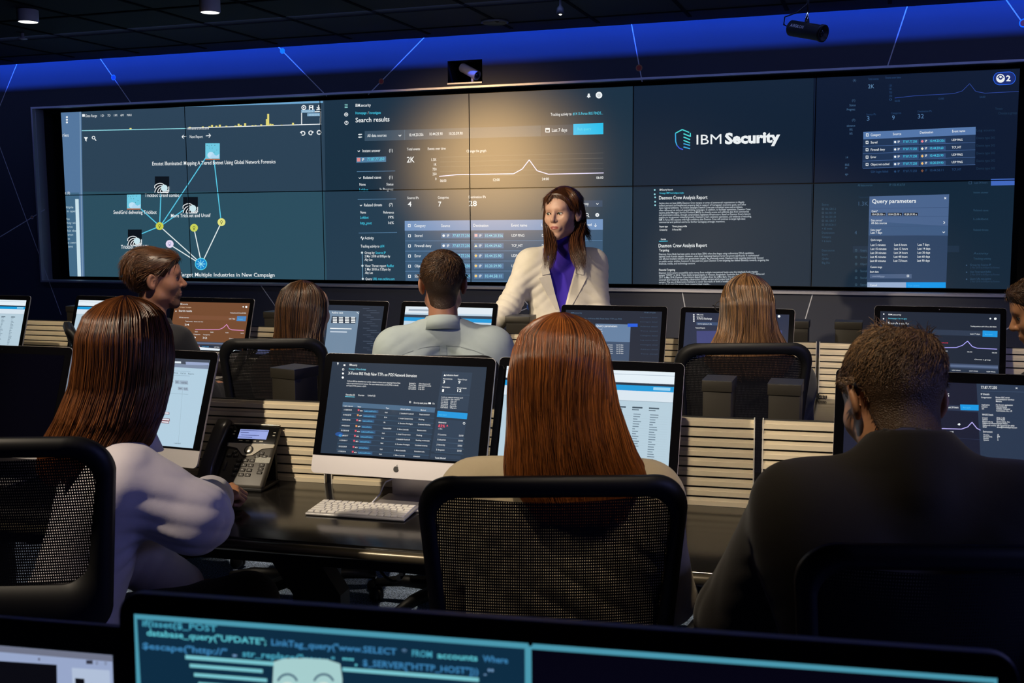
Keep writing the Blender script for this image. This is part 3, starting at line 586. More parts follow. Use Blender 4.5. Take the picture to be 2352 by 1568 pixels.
# ================================================================ ROOM FIXTURES
m_alu = mat('silver_aluminium', (0.60, 0.61, 0.64), 0.38, metal=0.85)
m_grey = mat('grey_lamp_enamel', (0.62, 0.62, 0.60), 0.5)
m_blk = mat('satin_black_plastic', (0.010, 0.010, 0.011), 0.38)
m_mat = mat('matt_black_plastic', (0.014, 0.014, 0.014), 0.6)
m_chr = mat('chrome', (0.7, 0.7, 0.72), 0.12, metal=1)
m_wht = mat('white_enamel_camera', (0.75, 0.75, 0.78), 0.35)
m_glass = mat('dark_lens_glass', (0.01, 0.012, 0.02), 0.05, coat=1)
def lampglow(name, c, es):
    m = mat(name, (0.8, 0.8, 0.8), 0.5, emit=c, es=es); m.cycles.emission_sampling = 'NONE'; return m
m_lens = lampglow('lit_lamp_lens', (1, 0.97, 0.9), 3.0)
def downlight(u, vtop, r, h, label):
    p = at_z(u, vtop, CZ); t = empty('ceiling_downlight', (p[0], p[1], CZ-h), 0, label, 'ceiling light', 'cylinder downlights on the black ceiling')
    s = MB(); s.lathe([(r*.92, h), (r, h-.004), (r, .006), (r*.96, 0), (r*.9, .004), (0.001, .012)], m_grey); s.build('lamp_body', t)
    s = MB(); s.lathe([(0.001, .003), (r*.86, .002), (r*.86, .006), (0.001, .007)], m_lens); s.build('lens', t)
downlight(63, 22, .062, .075, 'grey cylinder downlight at the far left of the ceiling')
downlight(481, -12, .058, .10, 'grey cylinder downlight cut off by the top of the frame')
p = at_z(1287, -4, CZ); t = empty('mini_spotlight', (p[0], p[1], CZ-.09), 0, 'tiny black ceiling spotlight above the video wall, lit point facing down', 'ceiling light')
s = MB(); s.lathe([(.006, .09), (.008, .05), (.02, .035), (.024, 0.004), (.018, 0)], m_mat); s.build('lamp_body', t)
s = MB(); s.ball((0, 0, .0), (.009, .009, .006), m_lens); s.build('lens', t)
p = at_z(1136, 48, CZ); s = MB(); s.lathe([(.085, 0), (.09, -.012), (.08, -.016), (.07, -.006), (.001, -.004)], mat('dim_brass_ring', (.16, .14, .11), .4, metal=.6)); o = s.build('ceiling_speaker'); o.location = (p[0], p[1], CZ); tag(o, 'faint round speaker set in the black ceiling above the wall niche', 'speaker')
p = at_z(51, 76, CZ); s = MB(); s.lathe([(.012, 0), (.012, -.03), (.03, -.034), (.032, -.04), (.001, -.046)], m_grey, n=16); o = s.build('sprinkler_head'); o.location = (p[0], p[1], CZ); tag(o, 'small grey sprinkler head under the far left downlight', 'sprinkler')
# black bullet camera on a rod
cA, cB = at_d(1815, 64, 5.9), at_d(1892, 77, 5.75); cd = (cB-cA)/np.linalg.norm(cB-cA); mid = (cA+cB)/2
t = empty('security_camera', tuple(mid), 0, 'black bullet security camera hanging on a rod from the ceiling at right', 'security camera')
Rq = np.array(Vector(cd).to_track_quat('Z', 'Y').to_matrix()); Lc = np.linalg.norm(cB-cA)
s = MB(); s.lathe([(.001, -Lc/2), (.036, -Lc/2), (.042, -Lc/2+.006), (.042, Lc/2-.02), (.046, Lc/2-.018), (.046, Lc/2), (.038, Lc/2), (.036, Lc/2-.012), (.001, Lc/2-.012)], mat('black_camera_housing', (.006, .007, .007), .5), R=Rq); s.build('housing', t)
s = MB(); s.lathe([(.001, Lc/2-.011), (.02, Lc/2-.011), (.015, Lc/2-.006), (.001, Lc/2-.005)], m_glass, R=Rq); s.build('lens', t)
s = MB(); hz = CZ-mid[2]; s.tube([(0, 0, .04), (0, 0, .075), (0.003, 0, .10)], [.014, .009, .006], m_chr); s.tube([(0.003, 0, .09), (.004, 0, hz)], .006, m_mat); s.build('ceiling_rod', t)
s = MB(); a = cA-mid; s.tube([tuple(a), tuple(a+np.array([-.035, 0, .02])), tuple(a+np.array([-.03, 0, .06])), (-.05, 0, .10), (0, 0, .14), (.004, 0, .18)], .004, m_mat); s.build('cable', t)
V, F = glyphs('AVIGILON', .01); sc = .085/V[:, 0].max(); ex = cd; ey = np.cross(np.array([0.32, -.94, 0]), ex); ey /= np.linalg.norm(ey); ey = ey if ey[2] > 0 else -ey; nn = np.cross(ex, ey); nn = nn if nn[1] < 0 else -nn
s = MB(); s.add([ex*(v[0]*sc-.083)+ey*(v[1]*sc*1.25-.006)+nn*.0428 for v in V], F, mat('pale_lettering', (.85, .87, .87), .5)); s.build('lettering', t)
# white bullet camera in its niche
t = empty('niche_camera', ((NX0+NX1)/2, .04, (NZ0+NZ1)/2), 0, 'white bullet camera tilted inside the square wall niche', 'security camera')
dv = np.array([.80, -.28, -.42]); dv /= np.linalg.norm(dv); Rq = np.array(Vector(dv).to_track_quat('Z', 'Y').to_matrix())
s = MB(); s.lathe([(.001, -.085), (.03, -.085), (.034, -.078), (.034, .075), (.036, .08), (.03, .08), (.028, .07), (.001, .07)], m_wht, R=Rq, o=(0.0, -.02, .012)); s.build('housing', t)
s = MB(); s.box((.02, -.012, -.045), (.02, .03, .05), m_wht, bev=.004); s.box((.02, 0, -.068), (.07, .05, .012), m_wht, bev=.003); s.build('mount', t)
s = MB(); c_ = np.array([0, -.02, .012])+dv*.071; s.ball(c_, .018, m_glass); s.build('lens', t)
s = MB(); s.box(((NX0+NX1)/2, WY-.004, NZ0-.003), (NX1-NX0, .016, .01), m_trim); tag(s.build('trim_2'), kind='structure')

# ================================================================ DESKS
m_top = mat('black_lacquer_worktop', (0.012, 0.011, 0.010), 0.16, spec=0.5, bump=0.01, bscale=40)
m_edge = mat('dark_bronze_edge', (0.10, 0.085, 0.06), 0.3, metal=0.5)
m_leg = mat('black_steel_leg', (0.006, 0.006, 0.007), 0.5)
m_legp = mat('grey_blue_leg_panel', (0.05, 0.06, 0.075), 0.5)
_lp = [at_y(u, v, -4.97) for u, v in ((628, 1270), (688, 1340), (690, 1400), (795, 1400), (790, 1345), (735, 1280))]
LEGP = [(p[0]-5.15, p[2]) for p in _lp]; LEGP = [(LEGP[0][0]-.03, .70), LEGP[1], (LEGP[2][0], 0.0), (LEGP[3][0], 0.0), LEGP[4], (LEGP[5][0]-.03, .70)]
LEGX = at_y(790, 1330, -4.62)[0]-5.15
def desk(x0, x1, yf, depth, ang, label, legs):
    t = empty('desk', ((x0+x1)/2, yf+depth/2, 0), ang, label, 'desk', 'long control room desks')
    L = x1-x0
    s = MB(); s.box((0, 0, .7225), (L, depth, .035), m_top, bev=.008); s.build('worktop', t)
    s = MB(); s.tube([(-L/2+.01, -depth/2-.004, .722), (L/2-.01, -depth/2-.004, .722)], .014, m_edge, n=12); s.build('edge_trim', t)
    s = MB(); s.box((0, -depth/2+.13, .675), (L-.1, .05, .06), m_leg); s.build('front_rail', t)
    for x in legs:
        xx = x-(x0+x1)/2
        s = MB(); s.prism([(q[0], q[1]) for q in LEGP], .06, m_leg, o=(xx, -depth/2+.16, 0)); s.build('leg', t)
        s = MB(); s.box((xx+LEGX, .02, .35), (.055, .04, .70), m_legp, bev=.003); s.build('leg_panel', t)
    return t
ANG2, ANG1 = 0.075, 0.012
desk(2.9, 8.4, -5.165+0.0, .98, ANG2, 'long black desk behind which the three nearest people sit', (4.02, 5.15, 6.30, 7.45))
desk(0.9, 8.4, -3.31, 1.0, ANG1, 'long black desk nearest the video wall with a row of computers', (1.5, 2.7, 3.9, 5.1, 6.3, 7.5))
desk(4.9, 8.3, -7.02, .62, 0.11, 'black desk in the foreground carrying the blurred computers', (5.4, 7.6))
# slatted privacy panels
m_slat = mat('beige_slat_laminate', (0.82, 0.72, 0.53), 0.42, noise=.04, nscale=8)
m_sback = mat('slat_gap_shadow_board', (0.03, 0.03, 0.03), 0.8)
def slats(x0, x1, yb, ztop, ang, label, grp):
    xm = (x0+x1)/2
    t = empty('slatted_privacy_panel', (xm, yb, .74), ang, label, 'desk panel', grp); L = x1-x0
    n = 9; H = ztop-.74; p = H/n
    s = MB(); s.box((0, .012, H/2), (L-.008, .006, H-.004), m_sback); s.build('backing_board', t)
    s = MB()
    for i in range(n):
        z0 = p*i; th = p*.80
        s.prism([(0, z0), (0, z0+th), (1, z0+th), (1, z0)], 1, m_slat) if False else None
        # slat section: vertical face below, recessed step above
        P = [(0, z0+.0005), (0, z0+th*.62), (.004, z0+th*.62), (.004, z0+th), (.010, z0+th), (.010, z0+.0005)]
        V = [(-L/2, y, z) for y, z in P]+[(L/2, y, z) for y, z in P]; k = len(P)
        s.add(V, [tuple(range(k)), tuple(range(2*k-1, k-1, -1))]+[(j, k+j, k+(j+1) % k, (j+1) % k) for j in range(k)], m_slat)
    s.build('slats', t)
    for sx in (-1, 1): s = MB(); s.box((sx*(L/2-.002), .006, H/2), (.003, .014, H), mat('bright_panel_edge', (.7, .68, .62), .35)); s.build('edge_strip', t)
Y2 = lambda x: -4.615+(x-5.6)*.075
for x0, x1, l in ((2.52, 3.735, 'beige slatted panel behind the dark switched-off computer'), (3.75, 4.955, 'beige slatted panel behind the desk telephone of the second row'), (4.97, 6.19, 'beige slatted panel behind the computer showing the dark report'), (6.205, 7.42, 'beige slatted panel in front of the man in the dark suit')):
    slats(x0, x1, Y2((x0+x1)/2), 0.985, ANG2, l, 'slatted panels of the second desk row')
Y1 = lambda x: -2.745+(x-5)*.012
for x0, x1, l in ((1.37, 2.585, 'beige slatted panel at the far left end of the front desk'), (2.595, 3.805, 'beige slatted panel behind the orange-tinted computer'), (3.815, 5.03, 'beige slatted panel before the woman with dark hair'), (5.04, 6.247, 'beige slatted panel by the woman with blonde-streaked hair'), (6.257, 7.47, 'beige slatted panel at the right end of the front desk')):
    slats(x0, x1, Y1((x0+x1)/2), 0.985, ANG1, l, 'slatted panels of the front desk row')
# lidded cable boxes behind the panels
m_box = mat('dark_bronze_box', (0.035, 0.031, 0.024), 0.42, metal=.2)
m_boxs = mat('dark_box_edge', (0.06, 0.065, 0.08), 0.4, metal=.2)
def cbox(u0, u1, vt, y, lab, grp, w=None, d=.11, rz=0.0, ztop=None):
    a = at_y(u0, vt, y); c = at_y(u1, vt, y); W = w or (c[0]-a[0]); zt = a[2]
    t = empty('cable_box', ((a[0]+c[0])/2, y+d/2, .74), rz, lab, 'cable box', grp); H = zt-.74
    s = MB(); s.box((0, 0, (H-.03)/2), (W*.94, d*.94, H-.03), m_box, bev=.002); s.build('body', t)
    s = MB(); s.box((0, 0, H-.016), (W, d, .032), m_box, bev=.002); s.box((0, 0, H), (W*1.0, d, .002), m_boxs); s.build('lid', t)
g2, g1 = 'black cable boxes behind the second desk row', 'black cable boxes behind the front desk row'
cbox(622, 690, 846, -4.47, 'black lidded cable box behind the panel near the empty mesh chair', g2, rz=-.25)
cbox(1612, 1682, 873, -4.40, 'black lidded cable box right of the white spreadsheet computer', g2)
cbox(1763, 1841, 881, -4.40, 'black lidded cable box beside the telephone of the blonde-streaked woman', g2)
for u0, u1, v, l in ((150, 182, 703, 'black cable box left of the white front row screen'), (604, 655, 716, 'black cable box left of the dark haired woman'), (1160, 1216, 726, 'black cable box beside the standing woman'), (1805, 1858, 737, 'black cable box touching the glasses wearer computer'), (1917, 1981, 739, 'black cable box left of the suited man head')):
    cbox(u0, u1, v, -2.55, l, g1)
# ================================================================ COMPUTERS
m_off = mat('switched_off_screen', (0.002, 0.002, 0.006), 0.08, spec=.25)
m_bez2 = mat('black_glass_bezel', (0.003, 0.003, 0.004), 0.08, spec=.25)
m_al2 = mat('anodised_aluminium', (0.50, 0.48, 0.50), 0.42, metal=0.55)
WMO = (226, 238, 246)
def apple(s, sc, y, m, cz):
    P = []
    for a in range(0, 360, 10):
        t = math.radians(a); x, z = math.cos(t), math.sin(t)
        r = 1-.12*math.exp(-((a-90)/20)**2)-.10*math.exp(-((a-270)/16)**2)
        X, Z = x*r*.92, z*r*(1.0)
        if abs(a-15) < 36: X -= .27*math.cos(math.radians((a-15)*2.4))      # the bite
        P.append((X*sc, Z*sc))
    s.add([(p[0], y, p[1]+cz) for p in P], [tuple(range(len(P)))], m)
    L = [(.0, 1.0), (.06, 1.28), (.32, 1.52), (.30, 1.22), (.08, 1.02)]
    s.add([(p[0]*sc, y, p[1]*sc+cz) for p in L], [tuple(range(len(L)))], m)
def imac(x, y, yaw, tilt, label, draw, W=.5, zb=.09, corners=None, chin=True, stand=True, z0=.74, fr=(.453, .925, .164), H=None):
    """x, y: foot of the lower front edge; zb: its height over the desk"""
    H = H or W*.67; t = empty('desktop_computer', (x, y, z0), yaw, label, 'computer', 'all-in-one desktop computers')
    R = rot(rx=-tilt); up = lambda P: [tuple(np.array([0, 0, zb])+R@np.array(p)) for p in P]
    dw, dt, db = W*fr[0]*2, H*fr[1], H*fr[2]; r = W*.028
    o = rrect(W, H, r, 6, 0, H/2); n = len(o)
    # housing: thin rim, domed back
    V = [(a, 0, c) for a, c in o]+[(a, .006*W/.5, c) for a, c in o]+[(a*.90, .018, H/2+(c-H/2)*.9) for a, c in o]+[(a*.45, .038, H/2+(c-H/2)*.5) for a, c in o]
    F = [tuple(range(n))]+[(k*n+j, (k+1)*n+j, (k+1)*n+(j+1) % n, k*n+(j+1) % n) for k in range(3) for j in range(n)]+[tuple(3*n+j for j in range(n))[::-1]]
    s = MB(); s.add(up(V), F, m_al2, False); s.build('housing', t)
    gb = H*.148
    gl = [(a, max(c, gb)) for a, c in o if c >= gb-1e-6]; gl = [p for i, p in enumerate(gl)]
    gl = [q for q in o if q[1] > H/2]; gl = [(W/2, gb)]+gl+[(-W/2, gb)]
    s = MB(); s.add(up([(a*.998, -.0012, c-.0006 if c > gb else c) for a, c in gl]), [tuple(range(len(gl)))], m_bez2, False); s.build('bezel', t)
    s = MB(); s.add(up([(-dw/2, -.0018, db), (dw/2, -.0018, db), (dw/2, -.0018, dt), (-dw/2, -.0018, dt)]), [(0, 1, 2, 3)], m_off)
    if draw:
        hm = homog(corners, [(-dw/2, dt), (dw/2, dt), (dw/2, db), (-dw/2, db)])
        p = Pic(hm); draw(p, corners); p.items = relayer(p.items)
        for P, F, (c, es), lay in p.items:
            for ax, val, sg in ((0, -dw/2, -1), (0, dw/2, 1), (1, db, -1), (1, dt, 1)):
                out = []
                if (sg*(P[:, ax]-val)).max() > 1e-9:
                    VV = []; FF = []
                    for f in F:
                        q = poly_clip([P[i] for i in f], ax, val, sg)
                        if len(q) > 2: FF.append(tuple(range(len(VV), len(VV)+len(q)))); VV += q
                    P = np.array(VV).reshape(-1, 2); F = FF
                    if not FF: break
            if len(F): s.add(up([(q[0], -.0019-.00025*lay, q[1]) for q in P]), F, emat(c, es, .09))
    s.build('screen', t)
    if chin:
        s = MB(); apple(s, W*.0165, 0, m_blk, 0); s.V = up([(v[0], -.0015, v[2]+H*.072) for v in s.V]); s.build('logo', t)
    s = MB(); s.ball(up([(0, -.0015, H*.963)])[0], (.0022, .001, .0022), m_glass, 6); s.build('webcam', t)
    if stand:
        s = MB(); s.box((0, .075, .0035), (.17*W/.5, .15, .006), m_al2, bev=.002)
        bk = up([(0, .034, H*.42)])[0]
        path = [(0, .145, .006), (0, .142, .06), (0, (.142+bk[1])/2+.01, (bk[2])*.7), bk]
        for a, c in zip(path[:-1], path[1:]):
            a, c = np.array(a), np.array(c); w2_ = .07*W/.5; d = (c-a)/np.linalg.norm(c-a); nn = np.array([0, -d[2], d[1]])*.003
            V = [a+[-w2_, 0, 0]+nn, a+[w2_, 0, 0]+nn, a+[w2_, 0, 0]-nn, a+[-w2_, 0, 0]-nn, c+[-w2_, 0, 0]+nn, c+[w2_, 0, 0]+nn, c+[w2_, 0, 0]-nn, c+[-w2_, 0, 0]-nn]
            s.add(V, [(0, 3, 2, 1), (4, 5, 6, 7), (0, 1, 5, 4), (1, 2, 6, 5), (2, 3, 7, 6), (3, 0, 4, 7)], m_al2)
        s.build('stand', t)
    return t
# ---- screen pictures (photo pixels)
def bgf(p, C, c, es=1.0): p.poly(C, c, es=es)
def app_white(cols, hdr=(0, 150, 215)):
    def f(p, C):
        (ax, ay), (bx, by), (cx, cy), (dx, dy) = C; bgf(p, C, (180, 204, 218))
        def L(u, v): a = np.array(C[0])*(1-u)*(1-v)+np.array(C[1])*u*(1-v)+np.array(C[2])*u*v+np.array(C[3])*(1-u)*v; return a
        def q(u0, v0, u1, v1, c): p.poly([L(u0, v0), L(u1, v0), L(u1, v1), L(u0, v1)], c)
        q(0, 0, 1, .12, WMO); q(0, .035, 1, .04, (170, 185, 200)); q(0, .12, 1, .145, (20, 40, 60)); q(0, .145, 1, .20, hdr); q(.88, .155, .98, .185, (150, 210, 240)); q(0, .2, 1, .3, (215, 228, 238)); q(0, .3, 1, .305, (150, 170, 185))
        rr = random.Random(5)
        for k in range(cols):
            u = .08+k*(.88/max(cols, 1)); q(u, .36, u+.06, .375, (60, 80, 95)); q(u, .385, u+.04, .395, (90, 110, 125))
            for i in range(22): q(u+.01, .43+.025*i, u+.01+rr.uniform(.015, .05), .438+.025*i, (95, 118, 135))
        for i in range(22): q(.03, .449+.025*i, .98, .4505+.025*i, (165, 188, 202))
    return f
def app_form(p, C):
    bgf(p, C, (176, 204, 222))
    p.poly([(240, 812), (519, 833), (514, 851), (236, 830)], (62, 72, 88)); p.poly([(240, 824), (516, 845), (514, 852), (238, 832)], (120, 135, 160))
    p.text('& v o o ( 1:54 PM Mon 5 Q =', 470, 829, 517, 4, WMO, .06)
    p.rect(412, 833, 457, 837, WMO, .05); p.rect(467, 836, 516, 842, (150, 165, 200), .05)
    for i, s in enumerate(('Items', 'Community', 'Files', 'Virtual Tools', 'Reports')): p.text(s, 402+17*i, 857.5+1.2*i, 414+17*i, 3, (60, 80, 95), .06)
    p.rect(398, 852, 475, 852.6, (140, 165, 185), .06); p.rect(398, 861, 473, 861.7, (140, 165, 185), .06)
    p.text('Rows found:', 422, 878, 437, 3.4, (50, 60, 80), .05); p.rect(440, 874, 450, 882, (150, 170, 190), .05); p.text('20', 442, 880, 447, 3.2, (40, 50, 60)); p.rect(451, 875, 468, 883, (150, 170, 190), .05); p.text('entries', 454, 881, 465, 3.2, (40, 50, 60), .05)
    p.rect(445, 888, 456, 895, (155, 175, 195), .05); p.text('New', 447, 893, 453, 3.2, (40, 50, 60)); p.rect(457, 889, 467, 896, (155, 175, 195), .05); p.text('Draft', 458, 894, 465, 3.2, (40, 50, 60))
    p.line(400, 900, 466, 904, .6, (140, 165, 180)); p.line(456, 890, 436, 1005, .5, (150, 175, 190))
    for x, y, w_ in ((396, 933, 13), (397, 939, 25), (404, 953, 18), (404, 958, 16)): p.rect(x, y, x+w_, y+5, (120, 60, 70), .06); p.rect(x+1, y+1, x+w_-1, y+4, (225, 225, 235), .06)
    p.text('1 result found', 427, 1005, 441, 2.8, (80, 95, 110))
NV = (24, 42, 62)
def app_report(p, C):
    bgf(p, C, (27, 46, 66))
    K = .04; HV = -.14
    def T2(s, x0, y, x1, h, c=WH, b=.006): p.text(s, x0, y, x1, h, c, K, b, kv=HV)
    p.poly([(783, 829), (787, 829), (785, 835)], WH); p.rect(798, 833, 802, 836.5, WH); p.ring(797, 844, 2.4, 1, WH); p.disc(796.5, 853, 2.3, WH, 8); p.disc(796, 862, 2.6, WH, 8)
    T2('IBM.security', 811, 836, 829, 4.2); T2('Homepage / X-Force Exchange', 810, 844.3, 849, 3.2, CY); T2('X-Force IRIS Finds New TTPs on POS Network Intrusion', 808, 855.5, 964, 6.6, WH, .004)
    for i, s in enumerate(('X-Force IRIS has identified new activity related to threat actors targeting Point of Sale', 'using compromised network devices. The report details tactics used by FIN6 to identify', 'and exploit POS systems in 2019.')): T2(s, 806-i, 871+5*i, 806+len(s)*1.36, 2.8)
    for i, (a, c) in enumerate((('Analyzed by', 'X-Force Research and US'), ('Threat Type', 'FIN6 and malware activity'), ('First created', '13 Apr 2019'), ('Last updated', '15 Apr 2019'))): T2(a, 947-i*.5, 876+4*i, 962, 2.9); T2(c, 969-i*.5, 877+4*i, 969+len(c)*1.1, 2.9)
    T2('Observables (23)', 802, 901.5, 823, 3.6); T2('Overview', 831, 902.5, 845, 3.4); T2('Linked (5)', 853, 903, 870, 3.4); p.line(801, 904, 823, 905, 1.3, CY)
    p.ring(949, 916, 2.2, .9, WH); T2('Show by attack phase', 957, 919, 988, 3.6); p.rect(990, 916.5, 996, 920, WH, K); T2('On', 999, 920.5, 1004, 3.4)
    tb = [(796, 916), (1006, 928), (989, 1040), (779, 1028)]; p.poly(tb, (32, 54, 76)); p.poly([(796, 916), (1006, 928), (1004, 939), (794.5, 926)], (72, 104, 134))
    for s, x in (('Last report', 798), ('Name', 830), ('Type', 894), ('Attack phase', 927), ('Method', 973)): T2(s, x, 926+(x-798)*.05, x+len(s)*1.9, 3)
    X = ('11/28/2018', '01/06/2018', '12/05/2018', '04/02/2018', '01/20/2018', '11/28/2017', '11/29/2017', '05/25/2018', '11/28/2016')
    TY = ('Hash', 'IPv4', 'URL', 'Vulnerability', 'Hash', 'Hash', 'Hash', 'Hash', 'Hash'); AP = ('2. Establish Foothold', '1. Initial Compromise', '4. Escalate Privileges', '5. Move Laterally', '1. Initial Compromise', '2. Establish Foothold', '4. Escalate Privileges', '5. Move Laterally', '5. Move Laterally'); ME = ('Deploy backdoor', 'Phishing', 'Credential dumping', 'Remote access', 'Phishing', 'Stealing credentials', 'Credential dumping', 'Scheduled tasks', 'Scheduled')
    for i in range(9):
        y = 934.5+i*10.9+(2 if i > 2 else 0)+(2.5 if i > 6 else 0); dx = -i*1.75
        p.line(793.5+dx, y+5.2, 1003.5+dx, y+16.8, .7, (56, 90, 120)); T2(X[i], 798+dx, y, 816+dx, 2.9); c = (215, 80, 100) if i not in (1, 3) else (225, 150, 90)
        p.rect(830+dx, y-2.5, 834+dx, y+1.5, c); T2('MD5' if i not in (1, 3) else 'IP', 835.5+dx, y+2, 841+dx, 2.6); p.rect(843+dx, y-2, 877+dx-(i % 4)*3, y+4, (46, 84, 124), K); T2('3a4b2c6df97e52c...', 845+dx, y+3, 875+dx-(i % 4)*3, 2.8, (95, 190, 235)); T2(TY[i], 892+dx, y+5.5, 892+dx+len(TY[i])*1.5, 2.8); T2(AP[i], 925+dx, y+7.5, 925+dx+len(AP[i])*1.5, 2.8); T2(ME[i], 970+dx, y+9.5, 970+dx+len(ME[i])*1.55, 2.8)
    p.poly([(1022, 849), (1089, 852), (1078, 936), (1009, 931)], (38, 58, 80)); p.poly([(1011, 935), (1078, 940), (1076, 953), (1009, 948)], (15, 150, 220)); p.poly([(1008, 953), (1075, 957), (1064, 1028), (996, 1023)], (36, 57, 80)); p.poly([(995, 1028), (1062, 1033), (1061, 1041), (994, 1037)], (36, 57, 80)); T2('Attack report', 1013, 944.5, 1031, 2.8, (90, 200, 240))
    p.poly([(1025, 859), (1030, 859), (1027.5, 854.5)], WH); T2('Indicators found', 1031, 858.5, 1057, 3.6); T2('Associations', 1023, 866, 1044, 2.6); T2('Threat Groups', 1056, 867.5, 1077, 2.6); T2('3', 1023, 874.5, 1027.5, 6, b=.02); T2('9', 1057, 875.5, 1062, 6, b=.02)
    T2('Campaigns', 1021, 884, 1039, 2.6); T2('Affected assets', 1054, 886, 1076, 2.6); T2('1', 1021, 893.5, 1025, 6, b=.02); T2('12', 1055, 893.5, 1064, 6.2, b=.02); p.line(1017, 898, 1083, 901, .6, (70, 95, 120))
    for i, s in enumerate(('Link to related threats and', 'investigate this report')): T2(s, 1020-i, 906+4*i, 1020+len(s)*1.75, 2.5)
    for i, (a, c) in enumerate((('Last reported', '2018-11-23'), ('Last changed', '2019-10-11'), ('Created', 'Today'), ('Assigned to', 'None'), ('Case status', 'Open'))): T2(a, 1019-i*.4, 914+3.6*i, 1034, 2.5); T2(c, 1040-i*.4, 915+3.6*i, 1053, 2.5)
    T2('Relevance', 1013, 961.5, 1030, 3.2); T2('83% ^', 1012, 970.5, 1034, 6, (235, 80, 105), .02); T2('to date', 1012, 975, 1021, 2.4); p.ring(1070, 962, 2.6, .9, WH)
    for i, s in enumerate(('3 Countries', '3 Industries', '2 Severity', '2 Impact')): T2(s, 1011-1.4*i, 988+11*i, 1030-1.4*i, 3.2); T2('23/50', 1058-1.4*i, 990+11*i, 1068-1.4*i, 3.2); p.line(1008-1.4*i, 992+11*i, 1072-1.4*i, 996+11*i, .6, (66, 96, 124))
    T2('Total affected', 1004, 1039, 1028, 3.6)
    p.disc(787, 987, 9, (30, 80, 150), ry=4.5); p.disc(790, 990, 4, (60, 140, 200), ry=3)
def app_dark_query(bx, by, bw, bh):
    def f(p, C):
        bgf(p, C, (19, 30, 50)); A = np.array(C[0])
        T3 = lambda s, x0, y, x1, h, c=WH: p.text(s, x0, y, x1, h, c, .02, .004)
        for i, (x, y, s) in enumerate(((10, 8, 'IBM.security'), (9, 20, 'IBM search results - X-Force IRIS Finds New TTPs on POS'), (9, 26, 'Network Intrusion #14'), (10, 37, 'Homepage'), (158, 8, '77.87.77.250'))): T3(s, A[0]+x, A[1]+y, A[0]+x+len(s)*1.9, 2.6, (80, 110, 140))
        for i in range(9): T3(('Log source', 'Investigate', 'Address', 'Time', 'Category')[i % 5]+' detail', A[0]+150, A[1]+18+10*i, A[0]+184, 2.2, (52, 76, 104))
        p.poly([(bx, by), (bx+bw, by+2), (bx+bw-5, by+bh), (bx-5, by+bh-2)], (56, 76, 104)); p.poly([(bx, by), (bx+bw, by+2), (bx+bw-2, by+bh*.45), (bx-2, by+bh*.43)], (98, 126, 160))
        T3('Query parameters', bx+2, by+7, bx+bw*.62, 4.6)
        for j in range(5): T3(('Query*', '10.44.20.356', 'Data sources*', 'All data sources', 'Last 7 days')[j], bx+2, by+13+5*j, bx+14, 2.2)
        for c in range(3):
            for r in range(5): T3('Last %d %s' % (6*(r+1), ('minutes', 'hours', 'days')[c]), bx-1+bw*.3*c, by+bh*.53+4.6*r, bx+13+bw*.3*c, 2.4)
        p.rect(bx-4, by+bh-6, bx+bw*.42, by+bh, (150, 175, 205)); p.rect(bx+bw*.42, by+bh-6, bx+bw-5, by+bh+1, (10, 160, 225))
        p.rect(C[2][0]-52, C[2][1]-5, C[2][0]-4, C[2][1]-.5, (30, 80, 200), .02); p.rect(C[0][0]+125, C[0][1]+31, C[0][0]+145, C[0][1]+38, (25, 90, 220))
    return f
def app_case(p, C):
    bgf(p, C, (27, 40, 58)); p.poly([(760, 710), (825, 713), (813, 812), (748, 808)], (112, 136, 160)); p.text('Add to case', 766, 717, 790, 4.4, WH, .02, .006); p.line(819, 714, 823, 718, 1, WH)
    p.poly([(766, 723), (818, 726), (816, 740), (764, 738)], (36, 50, 68))
    for i in range(4):
        for j in range(4): p.rect(768+13*j, 725+3.6*i, 777+13*j, 727+3.6*i, WH, .03)
    p.rect(762, 749, 808, 751, WH, .03); p.rect(762, 756, 798, 758.5, (200, 212, 225), .03); p.rect(822, 807, 862, 811, (30, 90, 210), .03)
    for i in range(20): p.rect(832+(i % 3)*8, 706+4.8*i, 846+(i % 3)*8+(i*7 % 9), 707+4.8*i, (70, 84, 104), .03)
